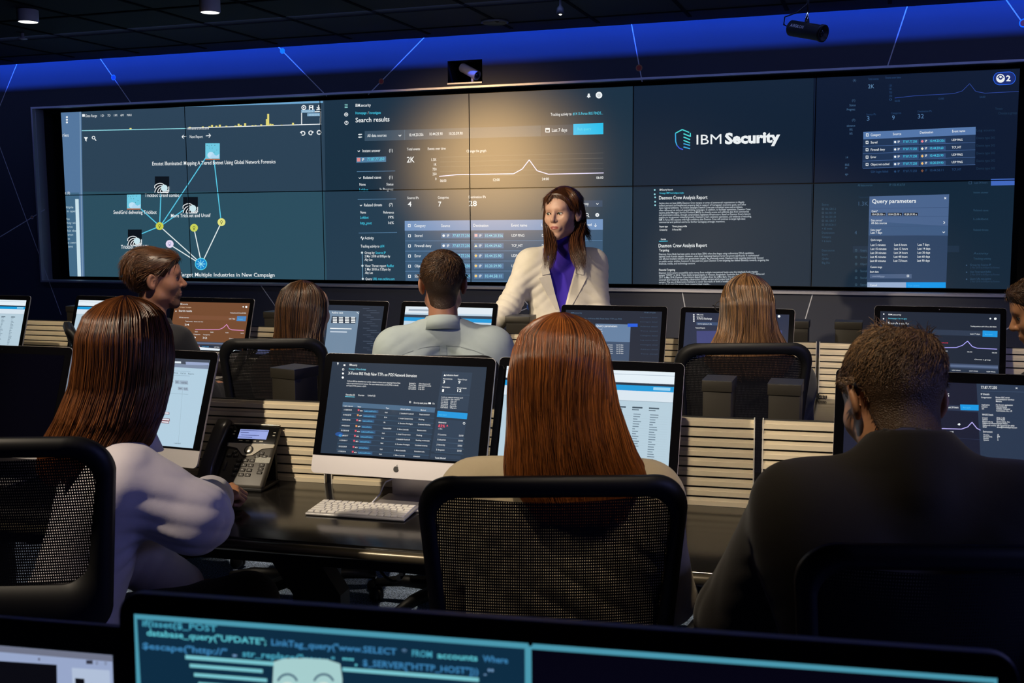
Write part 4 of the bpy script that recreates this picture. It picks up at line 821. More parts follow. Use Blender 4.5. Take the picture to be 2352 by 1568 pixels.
def app_results(warm=False, faded=None):  # warm: orange reflection in the glass, put into the picture colours
    def f(p, C):
        B0 = (20, 32, 50) if not warm else (112, 70, 42); bgf(p, C, B0)
        src = [(0, 0), (100, 0), (100, 64), (0, 64)]; hm = homog(src, C)
        def q(P, c): p.poly(hm(P), c)
        def r(x0, y0, x1, y1, c): q([(x0, y0), (x1, y0), (x1, y1), (x0, y1)], c)
        def t(s, x0, y, x1, h, c=WH):
            a, e = hm([(x0, y), (x1, y)]); p.text(s, a[0], a[1], e[0], h, c, (e[1]-a[1])/(e[0]-a[0]+1e-9), .006)
        for y in (3, 8, 13): c = hm([(3, y)])[0]; p.disc(c[0], c[1], 1.5, WH, 8)
        t('IBM.security', 7, 4, 18, 3); t('Homepage / Investigate', 7, 8, 23, 2.6, CY if not warm else (220, 190, 160)); t('Search results', 7, 13.5, 25, 4.6)
        if warm != 'x': r(7, 18, 97, 23.5, (40, 54, 76) if not warm else (120, 76, 50)); r(86, 17.5, 98, 24, (20, 150, 225) if not warm else (70, 130, 190)); t('Run query', 88, 22, 94, 2.6, (90, 200, 240)); t('Last 7 days', 76, 22, 84, 2.8); t('Tracking activity to #14 X-Force IRIS FINDS', 76, 14, 97, 2.4); c = hm([(92, 5)])[0]; p.disc(*c, 1.8, WH, 8); c = hm([(96, 5)])[0]; p.disc(*c, 2.6, WH, 10); t('All data sources', 9, 22, 22, 2.8)
        t('24', 18, 32, 24, 4); t('Total events', 18, 27, 28, 2.4); t('Events over time', 30, 27, 42, 2.4)
        if not warm: t('Threshold', 48, 32, 58, 2.6, (225, 50, 80))
        G = [(33, 37), (55, 36.5), (65, 36), (70, 33.5), (74, 29), (78, 34.5), (82, 36), (98, 36.3)]
        for a, e in zip(G[:-1], G[1:]): a, e = hm([a, e]); p.line(*a, *e, 1.6, (170, 165, 250) if not warm else (215, 140, 190))
        for x in (33, 54, 74, 94): t('06:00', x, 40.5, x+4, 2.2)
        for x, s in ((20, '4'), (32, '9'), (45, '32')): t(s, x, 49, x+2+2*len(s), 4.4); t('Categories', x, 44, x+9, 2.2)
        t('Choose a group', 80, 48, 93, 2.4); r(22, 52.5, 99, 57, (58, 74, 104) if not warm else (74, 66, 66))
        for i in range(4):
            y = 60+4.8*i*.62*1.35; r(22, y-3, 99, y+.8, (30, 46, 68) if i % 2 == 0 else (24, 38, 58))
            for x in (26, 42): c = hm([(x, y-1)])[0]; p.disc(*c, 1.2, (230, 120, 110), 8); t('77.87.77.250', x+4, y, x+13, 2.2, (80, 180, 240))
            for x in (62, 76, 90): t('UDP PING', x, y, x+7, 2.2)
        r(22, 53.8, 99, 55.8, (90, 108, 140))
        if warm: q([(0, 58), (100, 63), (100, 64), (0, 64)], WMO)
    return f
def app_profile(p, C):
    bgf(p, C, (190, 212, 228)); hm = homog([(0, 0), (100, 0), (100, 56), (0, 56)], C)
    def r(x0, y0, x1, y1, c): p.poly(hm([(x0, y0), (x1, y0), (x1, y1), (x0, y1)]), c)
    r(0, 0, 100, 7, (222, 232, 240)); r(0, 9, 100, 12, (40, 60, 80)); r(0, 12, 100, 16, (10, 150, 215)); r(4, 3, 60, 5, (160, 175, 190))
    c = hm([(60, 24)])[0]; p.disc(*c, 5, (30, 45, 60)); p.disc(*c, 3.8, (190, 212, 228)); p.text('P', c[0]-1.6, c[1]+2.4, c[0]+1.8, 4.6, (30, 45, 60)); r(66, 23, 84, 25, (110, 130, 145)); r(66, 36, 72, 38.5, (50, 60, 75)); r(76, 44, 96, 45, (140, 160, 175))
    for i in range(6): r(3, 22+5*i, 14, 23+5*i, (110, 130, 145)); r(3, 26+5*i, 22, 27+5*i, (150, 170, 185))
def app_exchange(p, C):
    bgf(p, C, (30, 40, 66))
    for y in (717, 722, 727, 732): p.disc(1598, y, 1.9, WH, 8)
    for s, y, h in (('IBM.security', 718, 3), ('Home / About', 723, 2.4), ('X-Force Exchange', 728, 4.6)): p.text(s, 1605, y, 1605+len(s)*(2.2 if h > 4 else 1.3), h, WH, .02, .006)
    p.rect(1604, 734, 1660, 741, (52, 74, 110), .03); p.text('Search by Application, IP, URL', 1607, 739.5, 1640, 2.8, WH, .03); p.text('Featured Reports', 1602, 749, 1624, 3, WH, .03, .006); p.rect(1604, 755, 1800, 840, (60, 66, 120)); p.disc(1786, 722, 1.8, WH, 8); p.disc(1794, 722.5, 3, WH, 10)
def app_detail(p, C):
    bgf(p, C, (14, 20, 44)); p.poly([(2256, 864), (2440, 872), (2440, 1130), (2270, 1120)], (36, 52, 76)); p.poly([(2160, 912), (2258, 918), (2260, 931), (2160, 925)], (36, 48, 74)); p.poly([(2219, 913), (2261, 914), (2261, 927), (2220, 926)], (15, 150, 225)); T3 = lambda s, x0, y, x1, h, c=WH: p.text(s, x0, y, x1, h, c, .02, .008)
    p.rect(1990, 905, 2160, 925, (36, 48, 74), .03)
    T3('X-Force IRIS Finds New TTPs on POS', 2040, 892, 2194, 7.5); T3('Last 24 hours', 2191, 921.5, 2215, 4.4); p.frame(2182, 915, 2188, 921, 1, WH); T3('Run query', 2226, 922, 2243, 3.6, (80, 190, 240))
    G = [(2100, 967), (2160, 969), (2222, 970), (2236, 965), (2246, 954), (2257, 968), (2265, 972)]
    for a, c in zip(G[:-1], G[1:]): p.line(*a, *c, 1.8, (190, 180, 250))
    T3('24:00', 2195, 978, 2204, 3.4); p.poly([(2213, 959), (2217, 956), (2220, 959), (2217, 962)], WH); p.line(2100, 985, 2268, 994, .8, (40, 52, 84))
    T3('77.87.77.250', 2266, 876.5, 2302, 6); T3('x', 2343, 877, 2348, 5); p.line(2266, 882, 2420, 886, .8, (64, 84, 112))
    y0 = 891
    for s, y, b in (('IP Details', 891, 1), ('Categorization', 898, 0), ('Application', 915, 0), ('Location', 919.5, 0), ('ASN', 924, 0), ('WHOIS Details', 938, 1), ('Created', 945, 0), ('Updated', 949, 0), ('Registered org', 953.5, 0), ('Registered location', 957.5, 0), ('Registered country', 962, 0), ('Email', 966, 0), ('Environment', 977, 1), ('Timeline', 984, 0), ('Percent Disk', 988, 0), ('Patches', 992, 0), ('Systems', 996, 0)): T3(s, 2266+(y-891)*.06, y, 2266+(y-891)*.06+len(s)*(1.9 if b else 1.65), 4 if b else 3.2)
    for s, y in (('Botnet C&C server', 898), ('anonymization services', 902.5), ('Malware', 907), ('No known application', 915), ('United States', 919.5), ('AS36351 SoftLayer', 924), ('Connexxus, Inc., US', 928.5), ('2016-11-02', 945), ('2019-02-02', 949), ('Enxxx Data, Inc.', 953.5), ('United States', 957.5), ('600 Corporate Dr #950', 962), ('abuse@domainsbyproxy.com', 966), ('23', 984), ('$49', 988), ('2', 992), ('4', 996)): T3(s, 2299+(y-891)*.04, y, 2299+(y-891)*.04+len(s)*1.85, 3.4)
def app_code(p, C):
    # photograph of code with a pale face in the left part, dark right part, pale frame
    fr = (74, 150, 172); bgf(p, C, fr)
    p.poly([(317, 1421), (1216, 1490), (1216, 2200), (360, 2200)], (14, 44, 66)); p.poly([(1231, 1491), (2286, 1568), (2286, 2400), (1231, 2300)], (5, 4, 16))
    cc = ((70, 160, 185), (90, 190, 205), (60, 130, 180), (110, 150, 190)); k = .077
    L = [('if(isset($_POST', 330, 1437), ('database_query("UPDATE"; LinkTag_query("www.SELECT * FROM accounts Where', 340, 1459), ('$escape("http://" , str_replace("www.", "", $_SERVER["HTTP_HOST"])) ."', 330, 1489),
         ('<style type="text/css"> body { background: #000; color: #fff }', 335, 1600), ('function checkLogin($user, $pass) { return mysql_real_escape', 330, 1640), ('$result = database_fetch_array($query);', 330, 1680)]
    for i, (s, x, y) in enumerate(L):
        n = 0
        for wd_ in s.split(' '):
            w_ = len(wd_)*11.6
            if wd_ and x+w_ < 1212: p.text(wd_, x, y, x+w_, 14, cc[(i+n) % 4], k, .02)
            x += w_+12; y += (w_+12)*k; n += 1
    for x0, y0, x1, h in ((430, 1504, 640, 9), (440, 1524, 610, 8), (795, 1532, 1110, 9), (450, 1545, 620, 8), (460, 1566, 630, 8)): p.rect(x0, y0, x1, y0+h, (120, 195, 205), k)
    F = [(636, 1519), (660, 1512), (710, 1511), (760, 1514), (790, 1524), (795, 1560), (790, 1640), (770, 1720), (715, 1780), (665, 1730), (640, 1650), (633, 1570)]
    p.poly(F, (165, 205, 205))
    for x in (668, 752): p.ring(x, 1571, 26, 5, (70, 100, 120), a0=200, a1=340); p.disc(x, 1572, 13, (205, 222, 215), ry=7)
def app_left(p, C):
    bgf(p, C, (150, 165, 200)); 
    for a, c in (([(-200, 1452), (262, 1497), (262, 1515), (-200, 1470)], (110, 115, 135)), ([(-200, 1492), (72, 1515), (60, 1800), (-200, 1800)], (10, 10, 16)), ([(122, 1524), (250, 1535), (245, 1800), (118, 1800)], (175, 190, 215)), ([(132, 1548), (163, 1551), (163, 1800), (130, 1800)], (12, 12, 18))): p.poly(a, c)
    p.rect(172, 1508, 194, 1517, (50, 52, 66), .05); p.ring(208, 1516, 4, 1.4, (90, 92, 110)); p.ring(238, 1518, 4, 1.4, (90, 92, 110)); p.rect(10, 1497, 16, 1503, (90, 92, 110)); p.rect(180, 1563, 240, 1567, (120, 130, 155), .08)
IM = [
 (3.995, -4.99, .045, .345, 'switched-off computer with dark screen at the left edge of the second row', None, None, .5),
 (4.455, -4.93, -.05, .37, 'computer with pale form page in front of the woman holding the telephone', app_form, [(243, 815), (519, 833), (465, 1013), (190, 996)], .5),
 (5.282, -4.88, .032, .343, 'computer in the middle of the second row showing a dark report page', app_report, [(772, 827), (1121, 840), (1099, 1047), (743.6, 1028.5)], .5),
 (5.775, -4.83, .012, .352, 'computer with white spreadsheet half hidden by the red haired woman', app_white(9), [(1202, 838), (1563, 853), (1548.5, 1064), (1175, 1040)], .5),
 (6.645, -4.83, .0, .31, 'computer with navy detail page in front of the dark suited man', app_detail, [(1950, 852), (2425, 872), (2425, 1125), (1940, 1105)], .5),
 (2.13, -3.10, .0, .31, 'computer with white table cut off by the left edge of the frame', app_white(6), [(-85, 677), (48.8, 680), (29, 785), (-105, 780)], .475),
 (2.80, -3.00, .0, .33, 'computer with white list page left of the bearded man', app_white(3), [(189, 682.5), (345, 689), (325, 798), (165, 790)], .475),
 (3.365, -2.97, .0, .33, 'computer whose screen glows orange beside the bearded man', app_results(True), [(370, 685), (543, 695), (520, 808), (349, 798)], .475),
 (4.075, -2.95, -.02, .35, 'computer showing a small case dialog before the dark haired woman', app_case, [(706, 696), (877, 702), (861.5, 812), (688, 805)], .475),
 (4.62, -2.95, .01, .33, 'computer with white profile page before the man in the pale shirt', app_profile, [(930, 706), (1138, 708), (1130, 815), (915, 808)], .475),
 (5.39, -2.93, .02, .35, 'computer with a query dialog right of the standing woman', app_dark_query(1387, 739, 71, 90), [(1327, 708), (1521, 713), (1512, 832), (1316, 826)], .475),
 (5.925, -2.95, -.005, .33, 'computer in front of the woman with blonde-streaked hair', app_exchange, [(1579, 711), (1817, 719), (1808, 850), (1568, 842)], .475),
 (6.72, -2.86, -.04, .35, 'computer with a dark graph page at the right end of the front row', app_results(False), [(2061, 717), (2285, 722), (2288, 860), (2056, 850)], .5),
]
for x, y, yaw, ti, lab, dr, co, W in IM: imac(x, y, yaw, ti, lab, dr, W, corners=co)
imac(6.272, -6.785, .123, .025, 'large blurred computer in the foreground with a pale face on code', app_code, .6155, .091, corners=[(310, 1410), (2293, 1558), (2240, 2680), (340, 2390)], fr=(.4785, .964, .17), H=.418)
imac(5.636, -6.73, .12, .025, 'blurred foreground computer in the lower left corner with pale windows', app_left, .5, .091, corners=[(-1100, 1370), (262, 1500), (240, 2100), (-1000, 1900)])
# ================================================================ KEYBOARD
m_key = mat('white_key', (0.78, 0.76, 0.72), 0.45); m_kb = mat('keyboard_aluminium', (0.55, 0.54, 0.54), 0.4, metal=.5); m_cab = mat('white_cable', (0.75, 0.75, 0.75), 0.5)
kp = [at_z(u, v, .75) for u, v in ((745, 1147), (957, 1161), (930, 1193), (700, 1178))]; kc = sum(kp)/4; kd = kp[1]-kp[0]+kp[2]-kp[3]; ka = math.atan2(kd[1], kd[0]); KW = .279; KD = .115
t = empty('keyboard', (kc[0], kc[1], .7405), ka, 'white compact keyboard lying on the black desk', 'keyboard')
Rk = rot(rx=.04)
s = MB(); s.box((0, 0, .006), (KW, KD, .007), m_kb, R=Rk, bev=.003); s.build('base', t)
rows = [[1]*14, [1]*13+[1.5], [1.5]+[1]*13, [1.8]+[1]*11+[1.75], [2.3]+[1]*10+[2.3], [1, 1, 1, 1.25, 5.2, 1.25, 1, 1, 1, 1]]
kproto = {}
for ri, rw in enumerate(rows):
    tot = sum(rw); unit = (KW-.010)/tot; x = -KW/2+.005; yy = KD/2-.011-ri*(KD-.018)/5.55
    for kw in rw:
        w_ = unit*kw-.0028; hh = (KD-.012)/6-.0028
        if (round(w_, 4)) not in kproto:
            s = MB(); s.box((0, 0, 0), (w_, hh, .004), m_key, bev=.0012); o = s.build('key', t); kproto[round(w_, 4)] = o
        else: o = kproto[round(w_, 4)].copy(); COL.objects.link(o); o.parent = t
        o.location = (x+w_/2, yy, .0112+yy*.04); x += w_+.0028
cpts = [at_z(862, 1150, .748), at_z(872, 1135, .756), at_z(880, 1116, .775), at_z(886, 1106, .79)]
inv = Matrix.Rotation(-ka, 3, 'Z'); s = MB(); P = [np.array(inv@Vector(q-np.array([kc[0], kc[1], .7405]))) for q in cpts]
P = [np.array([P[0][0], KD/2-.004, .006])]+P[1:]+[P[-1]+np.array([.01, .05, .0]), P[-1]+np.array([.012, .09, -.03])]
s.tube(P, .0022, m_cab, n=8); s.build('cable', t)
# ================================================================ TELEPHONES
m_ph = mat('charcoal_phone_plastic', (0.075, 0.068, 0.058), 0.45, bump=.04, bscale=900); m_hs = mat('glossy_handset', (0.055, 0.05, 0.042), 0.28)
m_sil = mat('silver_phone_trim', (0.62, 0.58, 0.50), 0.3, metal=.5); m_kk = mat('phone_key_dark', (0.045, 0.042, 0.038), 0.5); m_kt = mat('pale_key_print', (.7, .7, .68), .5)
m_kl = mat('backlit_pale_key', (.5, .48, .4), .5)
def phone(loc, rz, label, tilt=.85):
    """body 0.205 wide; local face plane leans back"""
    t = empty('desk_telephone', loc, rz, label, 'telephone', 'desk telephones')
    R = rot(rx=(math.pi/2-tilt)*-1+0)  # face plane from flat (0) towards upright
    R = rot(rx=tilt)
    base = np.array([0, -.07, .016])
    def W3(P): return [tuple(base+R@np.array((p[0], p[1], p[2]))) for p in P]
    def part(name, s, parent=t): s.V = W3(s.V); return s.build(name, parent)
    s = MB(); s.box((.022, .1, -.010), (.150, .205, .022), m_ph, bev=.009); s.box((-.078, .1, -.013), (.05, .19, .020), m_ph, bev=.008); part('body', s)
    s = MB(); s.prism([(-.06, .0), (.09, .0), (.09, .10), (-.06, .10)], .012, m_mat, o=(0, .036, 0)); s.box((.015, -.01, .006), (.16, .12, .01), m_mat, bev=.003); s.build('foot_stand', t)
    s = MB(); s.box((.022, .168, .002), (.150, .062, .004), mat('black_phone_fascia', (.004, .004, .004), .2), bev=.0018); part('fascia', s)
    s = MB(); s.box((.022, .2035, .002), (.149, .005, .008), m_sil, bev=.0015); part('top_trim', s)
    s = MB(); s.add([(-.026, .1535, .0046), (.066, .1535, .0046), (.066, .1855, .0046), (-.026, .1855, .0046)], [(0, 1, 2, 3)], emat((150, 165, 225), 1.0))
    for y, a, c in ((.1815, -.024, .064), (.1745, -.022, .004), (.1655, -.018, .040), (.1585, -.024, .02)):
        s.add([(a, y-.0009, .0049), (c, y-.0009, .0049), (c, y+.0009, .0049), (a, y+.0009, .0049)], [(0, 1, 2, 3)], emat((60, 65, 120), 1.0))
    part('screen', s)
    P = [(-.053, .138), (.097, .138), (.095, .127), (.062, .122), (.047, .108), (.038, .100), (.022, .097), (.006, .100), (-.003, .108), (-.018, .122), (-.051, .127)]
    s = MB(); V = [(a, c, .0005) for a, c in P]+[(a, c, .0045) for a, c in P]; n = len(P); s.add(V, [tuple(range(n)), tuple(range(n, 2*n))]+[(i, (i+1) % n, n+(i+1) % n, n+i) for i in range(n)], m_sil); part('silver_wing', s)
    s = MB(); s.lathe([(.014, .004), (.014, .0062), (.0105, .0062), (.0105, .0054)], m_blk, o=(.022, .1165, 0)); s.lathe([(.0105, .005), (.0105, .0075), (.009, .0085), (.001, .0085)], m_sil, o=(.022, .1165, 0)); part('navigation_button', s)
    def key(x, y, w_=.017, h=.010, ch=None, m=m_kk):
        s = MB(); s.box((x, y, .0022), (w_, h, .004), m, bev=.0014)
        if ch:
            V, F = glyphs(ch, .01); sc = .0062; V = (V-[V[:, 0].max()/2, .35])*sc; s.add([(x+v[0], y+v[1], .0046) for v in V], F, m_kt)
        part('key', s)
    for i, c in enumerate('123456789*0#'): key(-.001+.0215*(i % 3), .083-.0158*(i//3), ch=c)
    for x, y in ((-.022, .109), (-.036, .0985), (-.015, .0985), (.064, .109), (.052, .0985), (.076, .0985)): key(x, y, .016, .0085, ch='o')
    for y in (.070, .0575, .045): key(.076, y, .016, .009, ch=('o' if y > .06 else 'c'))
    key(-.038, .062, .007, .028); 
    for y in (.178, .168):
        for x in (-.042, .086): key(x, y, .009, .004, m=m_kl)
    for i in range(4): key(-.014+.022*i, .147, .013, .0045, m=m_kl)
    s = MB(); s.box((.074, .0865, .0012), (.046, .019, .002), mat('worn_paper_sticker', (.42, .42, .38), .7, noise=.3, nscale=300)); part('sticker', s)
    # handset
    s = MB()
    path = [(-.079, .0, .020), (-.079, .012, .026), (-.079, .05, .036), (-.079, .11, .036), (-.079, .17, .030), (-.079, .205, .022), (-.079, .212, .016)]
    prof = []
    for i, (x, y, z) in enumerate(path):
        w_ = (.012, .022, .0215, .021, .0225, .0225, .012)[i]; h = (.006, .014, .012, .011, .013, .014, .006)[i]
        for j in range(14):
            a = 2*math.pi*j/14; ca, sa = math.cos(a), math.sin(a); e = .65
            prof.append((x+w_*math.copysign(abs(ca)**e, ca), y, z-.008+h*math.copysign(abs(sa)**e, sa)))
    F = [(i*14+j, i*14+(j+1) % 14, (i+1)*14+(j+1) % 14, (i+1)*14+j) for i in range(6) for j in range(14)]+[tuple(range(14))[::-1], tuple(84+j for j in range(14))]
    s.add(prof, F, m_hs, True); hs = part('handset', s)
    return t
def cat_rom2(P, K):
    P = np.asarray(P, float); n = len(P); out = []
    for q in np.linspace(0, n-1, K):
        i = min(int(q), n-2); f = q-i; p0, p1, p2, p3 = P[max(i-1, 0)], P[i], P[i+1], P[min(i+2, n-1)]
        out.append(.5*((2*p1)+(-p0+p2)*f+(2*p0-5*p1+4*p2-p3)*f*f+(-p0+3*p1-3*p2+p3)*f**3))
    return out
def cord(pts, r, turns, name, parent, m):
    s = MB(); P = [np.array(p) for p in pts]; N = turns*8; out = []
    L = [0]; [L.append(L[-1]+np.linalg.norm(P[i+1]-P[i])) for i in range(len(P)-1)]
    for i in range(N+1):
        q = i/N*L[-1]; k = min(max(j for j in range(len(L)) if L[j] <= q+1e-9), len(P)-2); f = (q-L[k])/(L[k+1]-L[k]); c = P[k]*(1-f)+P[k+1]*f
        d = P[k+1]-P[k]; d /= np.linalg.norm(d); a = np.cross(d, [0, 0, 1.0]); a /= np.linalg.norm(a)+1e-9; b_ = np.cross(d, a); an = 2*math.pi*i/8
        out.append(c+a*r*math.cos(an)+b_*r*math.sin(an))
    s.tube(out, r*.28, m, n=5); return s.build(name, parent)
pa = at_z(548, 1130, .74); ph = phone((pa[0]-.035, pa[1]+.075, .74), .10, 'desk telephone on the second row beside the seated woman hand', .84)
pb = at_z(1925, 915, .74); phb = phone((pb[0]+.0, pb[1]+.075, .74), .12, 'desk telephone right of the mesh chair of the blonde-streaked woman', .75)
cord([(-.10, -.08, .03), (-.095, -.115, .012), (-.06, -.13, .012)], .007, 12, 'handset_cord', phb, m_mat)
pcx = at_z(58, 800, .80); phone((pcx[0], pcx[1]+.05, .74), -.15, 'desk telephone beside the far left front row computer', .55)
pd = at_z(1815, 1150, .76); phd = phone((pd[0]+.04, pd[1]+.1, .74), .0, 'desk telephone half hidden by the dark suited man', .80)
cord([(-.075, -.12, .014), (-.11, -.19, .012), (-.07, -.215, .012), (-.10, -.245, .012), (-.04, -.26, .012)], .011, 22, 'handset_cord', phd, m_mat)
pe = at_z(572, 880, .74); phone((pe[0], pe[1]+.06, .74), -.05, 'desk telephone seen through the empty mesh chair back', .75)

# loose cable under the second desk row
s = MB(); c0 = at_y(925, 1290, -4.55); c1 = at_y(905, 1335, -4.50)
pts = [c0+np.array([.02, .0, .25]), c0+np.array([.01, 0, .1]), c0, (c0+c1)/2+np.array([.02, 0, 0]), c1, c1+np.array([-.06, .02, .03]), c1+np.array([-.12, .05, .16]), c1+np.array([-.13, .08, .36])]
s.tube(cat_rom2(pts, 30), .005, m_mat, n=8)
for f in (.25, .5, .75): q = c0*(1-f)+c1*f+np.array([.012, -.004, 0]); s.box(q, (.012, .012, .016), mat('pale_cable_clip', (.5, .45, .35), .6))
tag(s.build('power_cable'), 'black cable with pale clips hanging under the second row desk', 'cable')
# ================================================================ IMPLICIT SURFACE TOOLKIT (numpy)
def smin(a, b, k): h = np.clip(.5+.5*(b-a)/k, 0, 1); return b*(1-h)+a*h-k*h*(1-h)
def smax(a, b, k): return -smin(-a, -b, k)
def seg(P, a, b, r1, r2):
    a = np.asarray(a, np.float32); b = np.asarray(b, np.float32); d = b-a; L2 = float(d@d)+1e-12
    t = np.clip(((P-a)@d)/L2, 0, 1); return np.linalg.norm(P-a-t[:, None]*d, axis=1)-(r1+(r2-r1)*t)
def ell(P, c, r):
    q = (P-np.asarray(c, np.float32)); r = np.asarray(r, np.float32); k0 = np.linalg.norm(q/r, axis=1); k1 = np.linalg.norm(q/(r*r), axis=1)+1e-9
    return k0*(k0-1)/k1
def sph(P, c, r): return np.linalg.norm(P-np.asarray(c, np.float32), axis=1)-r
def surf(fn, lo, hi, h, bs=4, margin=1.35):
    """surface nets of fn < 0 over the box lo..hi at spacing h"""
    lo = np.asarray(lo, float); hi = np.asarray(hi, float)
    nb = np.ceil((hi-lo)/h/bs).astype(int)+1; n = nb*bs
    cc = [lo[i]+(np.arange(nb[i])*bs+(bs-1)/2)*h for i in range(3)]
    G = np.stack(np.meshgrid(*cc, indexing='ij'), -1).reshape(-1, 3).astype(np.float32)
    d0 = fn(G); act = np.abs(d0) < math.sqrt(3)*bs*h*.5*margin+.006
    S = np.repeat(np.repeat(np.repeat(d0.reshape(nb), bs, 0), bs, 1), bs, 2).astype(np.float32)
    idx = np.argwhere(act.reshape(nb)); o = np.stack(np.meshgrid(*[np.arange(bs)]*3, indexing='ij'), -1).reshape(-1, 3)
    for k in range(0, len(idx), 6000):
        I = (idx[k:k+6000, None, :]*bs+o[None]).reshape(-1, 3); S[I[:, 0], I[:, 1], I[:, 2]] = fn((lo+I*h).astype(np.float32))
    B = S < 0; c = [B[i:n[0]-1+i, j:n[1]-1+j, k:n[2]-1+k] for i in (0, 1) for j in (0, 1) for k in (0, 1)]
    anyb = c[0].copy(); allb = c[0].copy()
    for q in c[1:]: anyb |= q; allb &= q
    A = np.argwhere(anyb & ~allb); M = np.full(n-1, -1, np.int32); M[A[:, 0], A[:, 1], A[:, 2]] = np.arange(len(A))
    co = np.array([(i, j, k) for i in (0, 1) for j in (0, 1) for k in (0, 1)])
    val = np.stack([S[A[:, 0]+x, A[:, 1]+y, A[:, 2]+z] for x, y, z in co], 1)
    ed = [(a, b) for a in range(8) for b in range(a+1, 8) if np.abs(co[a]-co[b]).sum() == 1]
    acc = np.zeros((len(A), 3)); cnt = np.zeros(len(A))
    for a, b in ed:
        va, vb = val[:, a], val[:, b]; m = (va < 0) != (vb < 0); t = np.where(m, va/(va-vb+1e-12), 0)
        acc += np.where(m[:, None], co[a]+(co[b]-co[a])*t[:, None], 0); cnt += m
    V = lo+(A+acc/np.maximum(cnt, 1)[:, None])*h
    Fs = []
    for ax in range(3):
        o1, o2 = [(1, 2), (2, 0), (0, 1)][ax]
        s0 = [slice(None)]*3; s1 = [slice(None)]*3; s0[ax] = slice(0, -1); s1[ax] = slice(1, None)
        ch = B[tuple(s0)] != B[tuple(s1)]; E_ = np.argwhere(ch); E_ = E_[(E_[:, o1] > 0) & (E_[:, o2] > 0) & (E_[:, o1] < n[o1]-1) & (E_[:, o2] < n[o2]-1)]
        e1 = np.zeros(3, int); e1[o1] = 1; e2 = np.zeros(3, int); e2[o2] = 1
        g = lambda Q: M[Q[:, 0], Q[:, 1], Q[:, 2]]
        q = np.stack([g(E_-e1-e2), g(E_-e2), g(E_), g(E_-e1)], 1); fl = ~B[E_[:, 0], E_[:, 1], E_[:, 2]]
        q[fl] = q[fl][:, ::-1]; Fs.append(q)
    F = np.concatenate(Fs); F = F[(F >= 0).all(1)]
    return V, F
def largest(V, F):
    lab = np.arange(len(V))
    for _ in range(400):
        m = lab[F].min(1); old = lab.copy(); np.minimum.at(lab, F.ravel(), np.repeat(m, 4)); lab = lab[lab]
        if (old == lab).all(): break
    u, c = np.unique(lab, return_counts=True); k = lab == u[np.argmax(c)]; idx = np.cumsum(k)-1; F = F[k[F].all(1)]; return V[k], idx[F]
def relax(V, F, it=2, f=.5):
    for _ in range(it):
        a = np.zeros_like(V); c = np.zeros(len(V))
        for i in range(4): np.add.at(a, F[:, i], V[F[:, (i+1) % 4]]+V[F[:, i-1]]); np.add.at(c, F[:, i], 2)
        V = V*(1-f)+f*a/np.maximum(c, 1)[:, None]
    return V
def normals(V, F):
    n = np.cross(V[F[:, 2]]-V[F[:, 0]], V[F[:, 3]]-V[F[:, 1]]); N = np.zeros_like(V)
    for i in range(4): np.add.at(N, F[:, i], n)
    return N/(np.linalg.norm(N, axis=1)[:, None]+1e-12)
def wob(P, f, s=0.0):
    x, y, z = P[:, 0]*f+s, P[:, 1]*f+1.7*s, P[:, 2]*f-s
    return (np.sin(x+1.3*np.sin(y*.9+s))+np.sin(y*1.1+1.5*np.sin(z*.8))+np.sin(z*1.2+1.2*np.sin(x*.7+2)))/3
def crease(P, c, n, f, amp, R, s=0.0):
    """sharp cloth creases across direction n around point c"""
    q = P-np.asarray(c, np.float32); w_ = np.exp(-(q*q).sum(1)/(R*R)); u = q@np.asarray(n, np.float32)
    return -amp*w_*(np.abs(np.sin(u*f+s+1.2*wob(P, 9, s)))**.8)
def Rz(a): return rot(rz=a)
def skinmat(name, c, rough=.45): return mat(name, c, rough, sss=.08, noise=.08, nscale=60, bump=.03, bscale=500, spec=.4)
def hairmat(name, c1, c2, rough=.36, bump=False):
    if name in _M: return _M[name]
    m = mat(name, c1, rough, spec=.55); nt = m.node_tree; b = nt.nodes['Principled BSDF']
    at = nt.nodes.new('ShaderNodeAttribute'); at.attribute_name = 'tint'
    mx = nt.nodes.new('ShaderNodeMix'); mx.data_type = 'RGBA'; mx.inputs['A'].default_value = (*c1, 1); mx.inputs['B'].default_value = (*c2, 1)
    nt.links.new(at.outputs['Fac'], mx.inputs['Factor']); nt.links.new(mx.outputs['Result'], b.inputs['Base Color'])
    if not bump: return m
    tc = nt.nodes.new('ShaderNodeTexCoord'); n = nt.nodes.new('ShaderNodeTexNoise'); n.inputs['Scale'].default_value = 420; nt.links.new(tc.outputs['Object'], n.inputs['Vector']); bp = nt.nodes.new('ShaderNodeBump'); bp.inputs['Strength'].default_value = .8; bp.inputs['Distance'].default_value = .004
    nt.links.new(n.outputs['Fac'], bp.inputs['Height']); nt.links.new(bp.outputs['Normal'], b.inputs['Normal']); return m
def set_tint(me, t):
    a = me.attributes.new('tint', 'FLOAT', 'POINT'); a.data.foreach_set('value', np.asarray(t, np.float32))
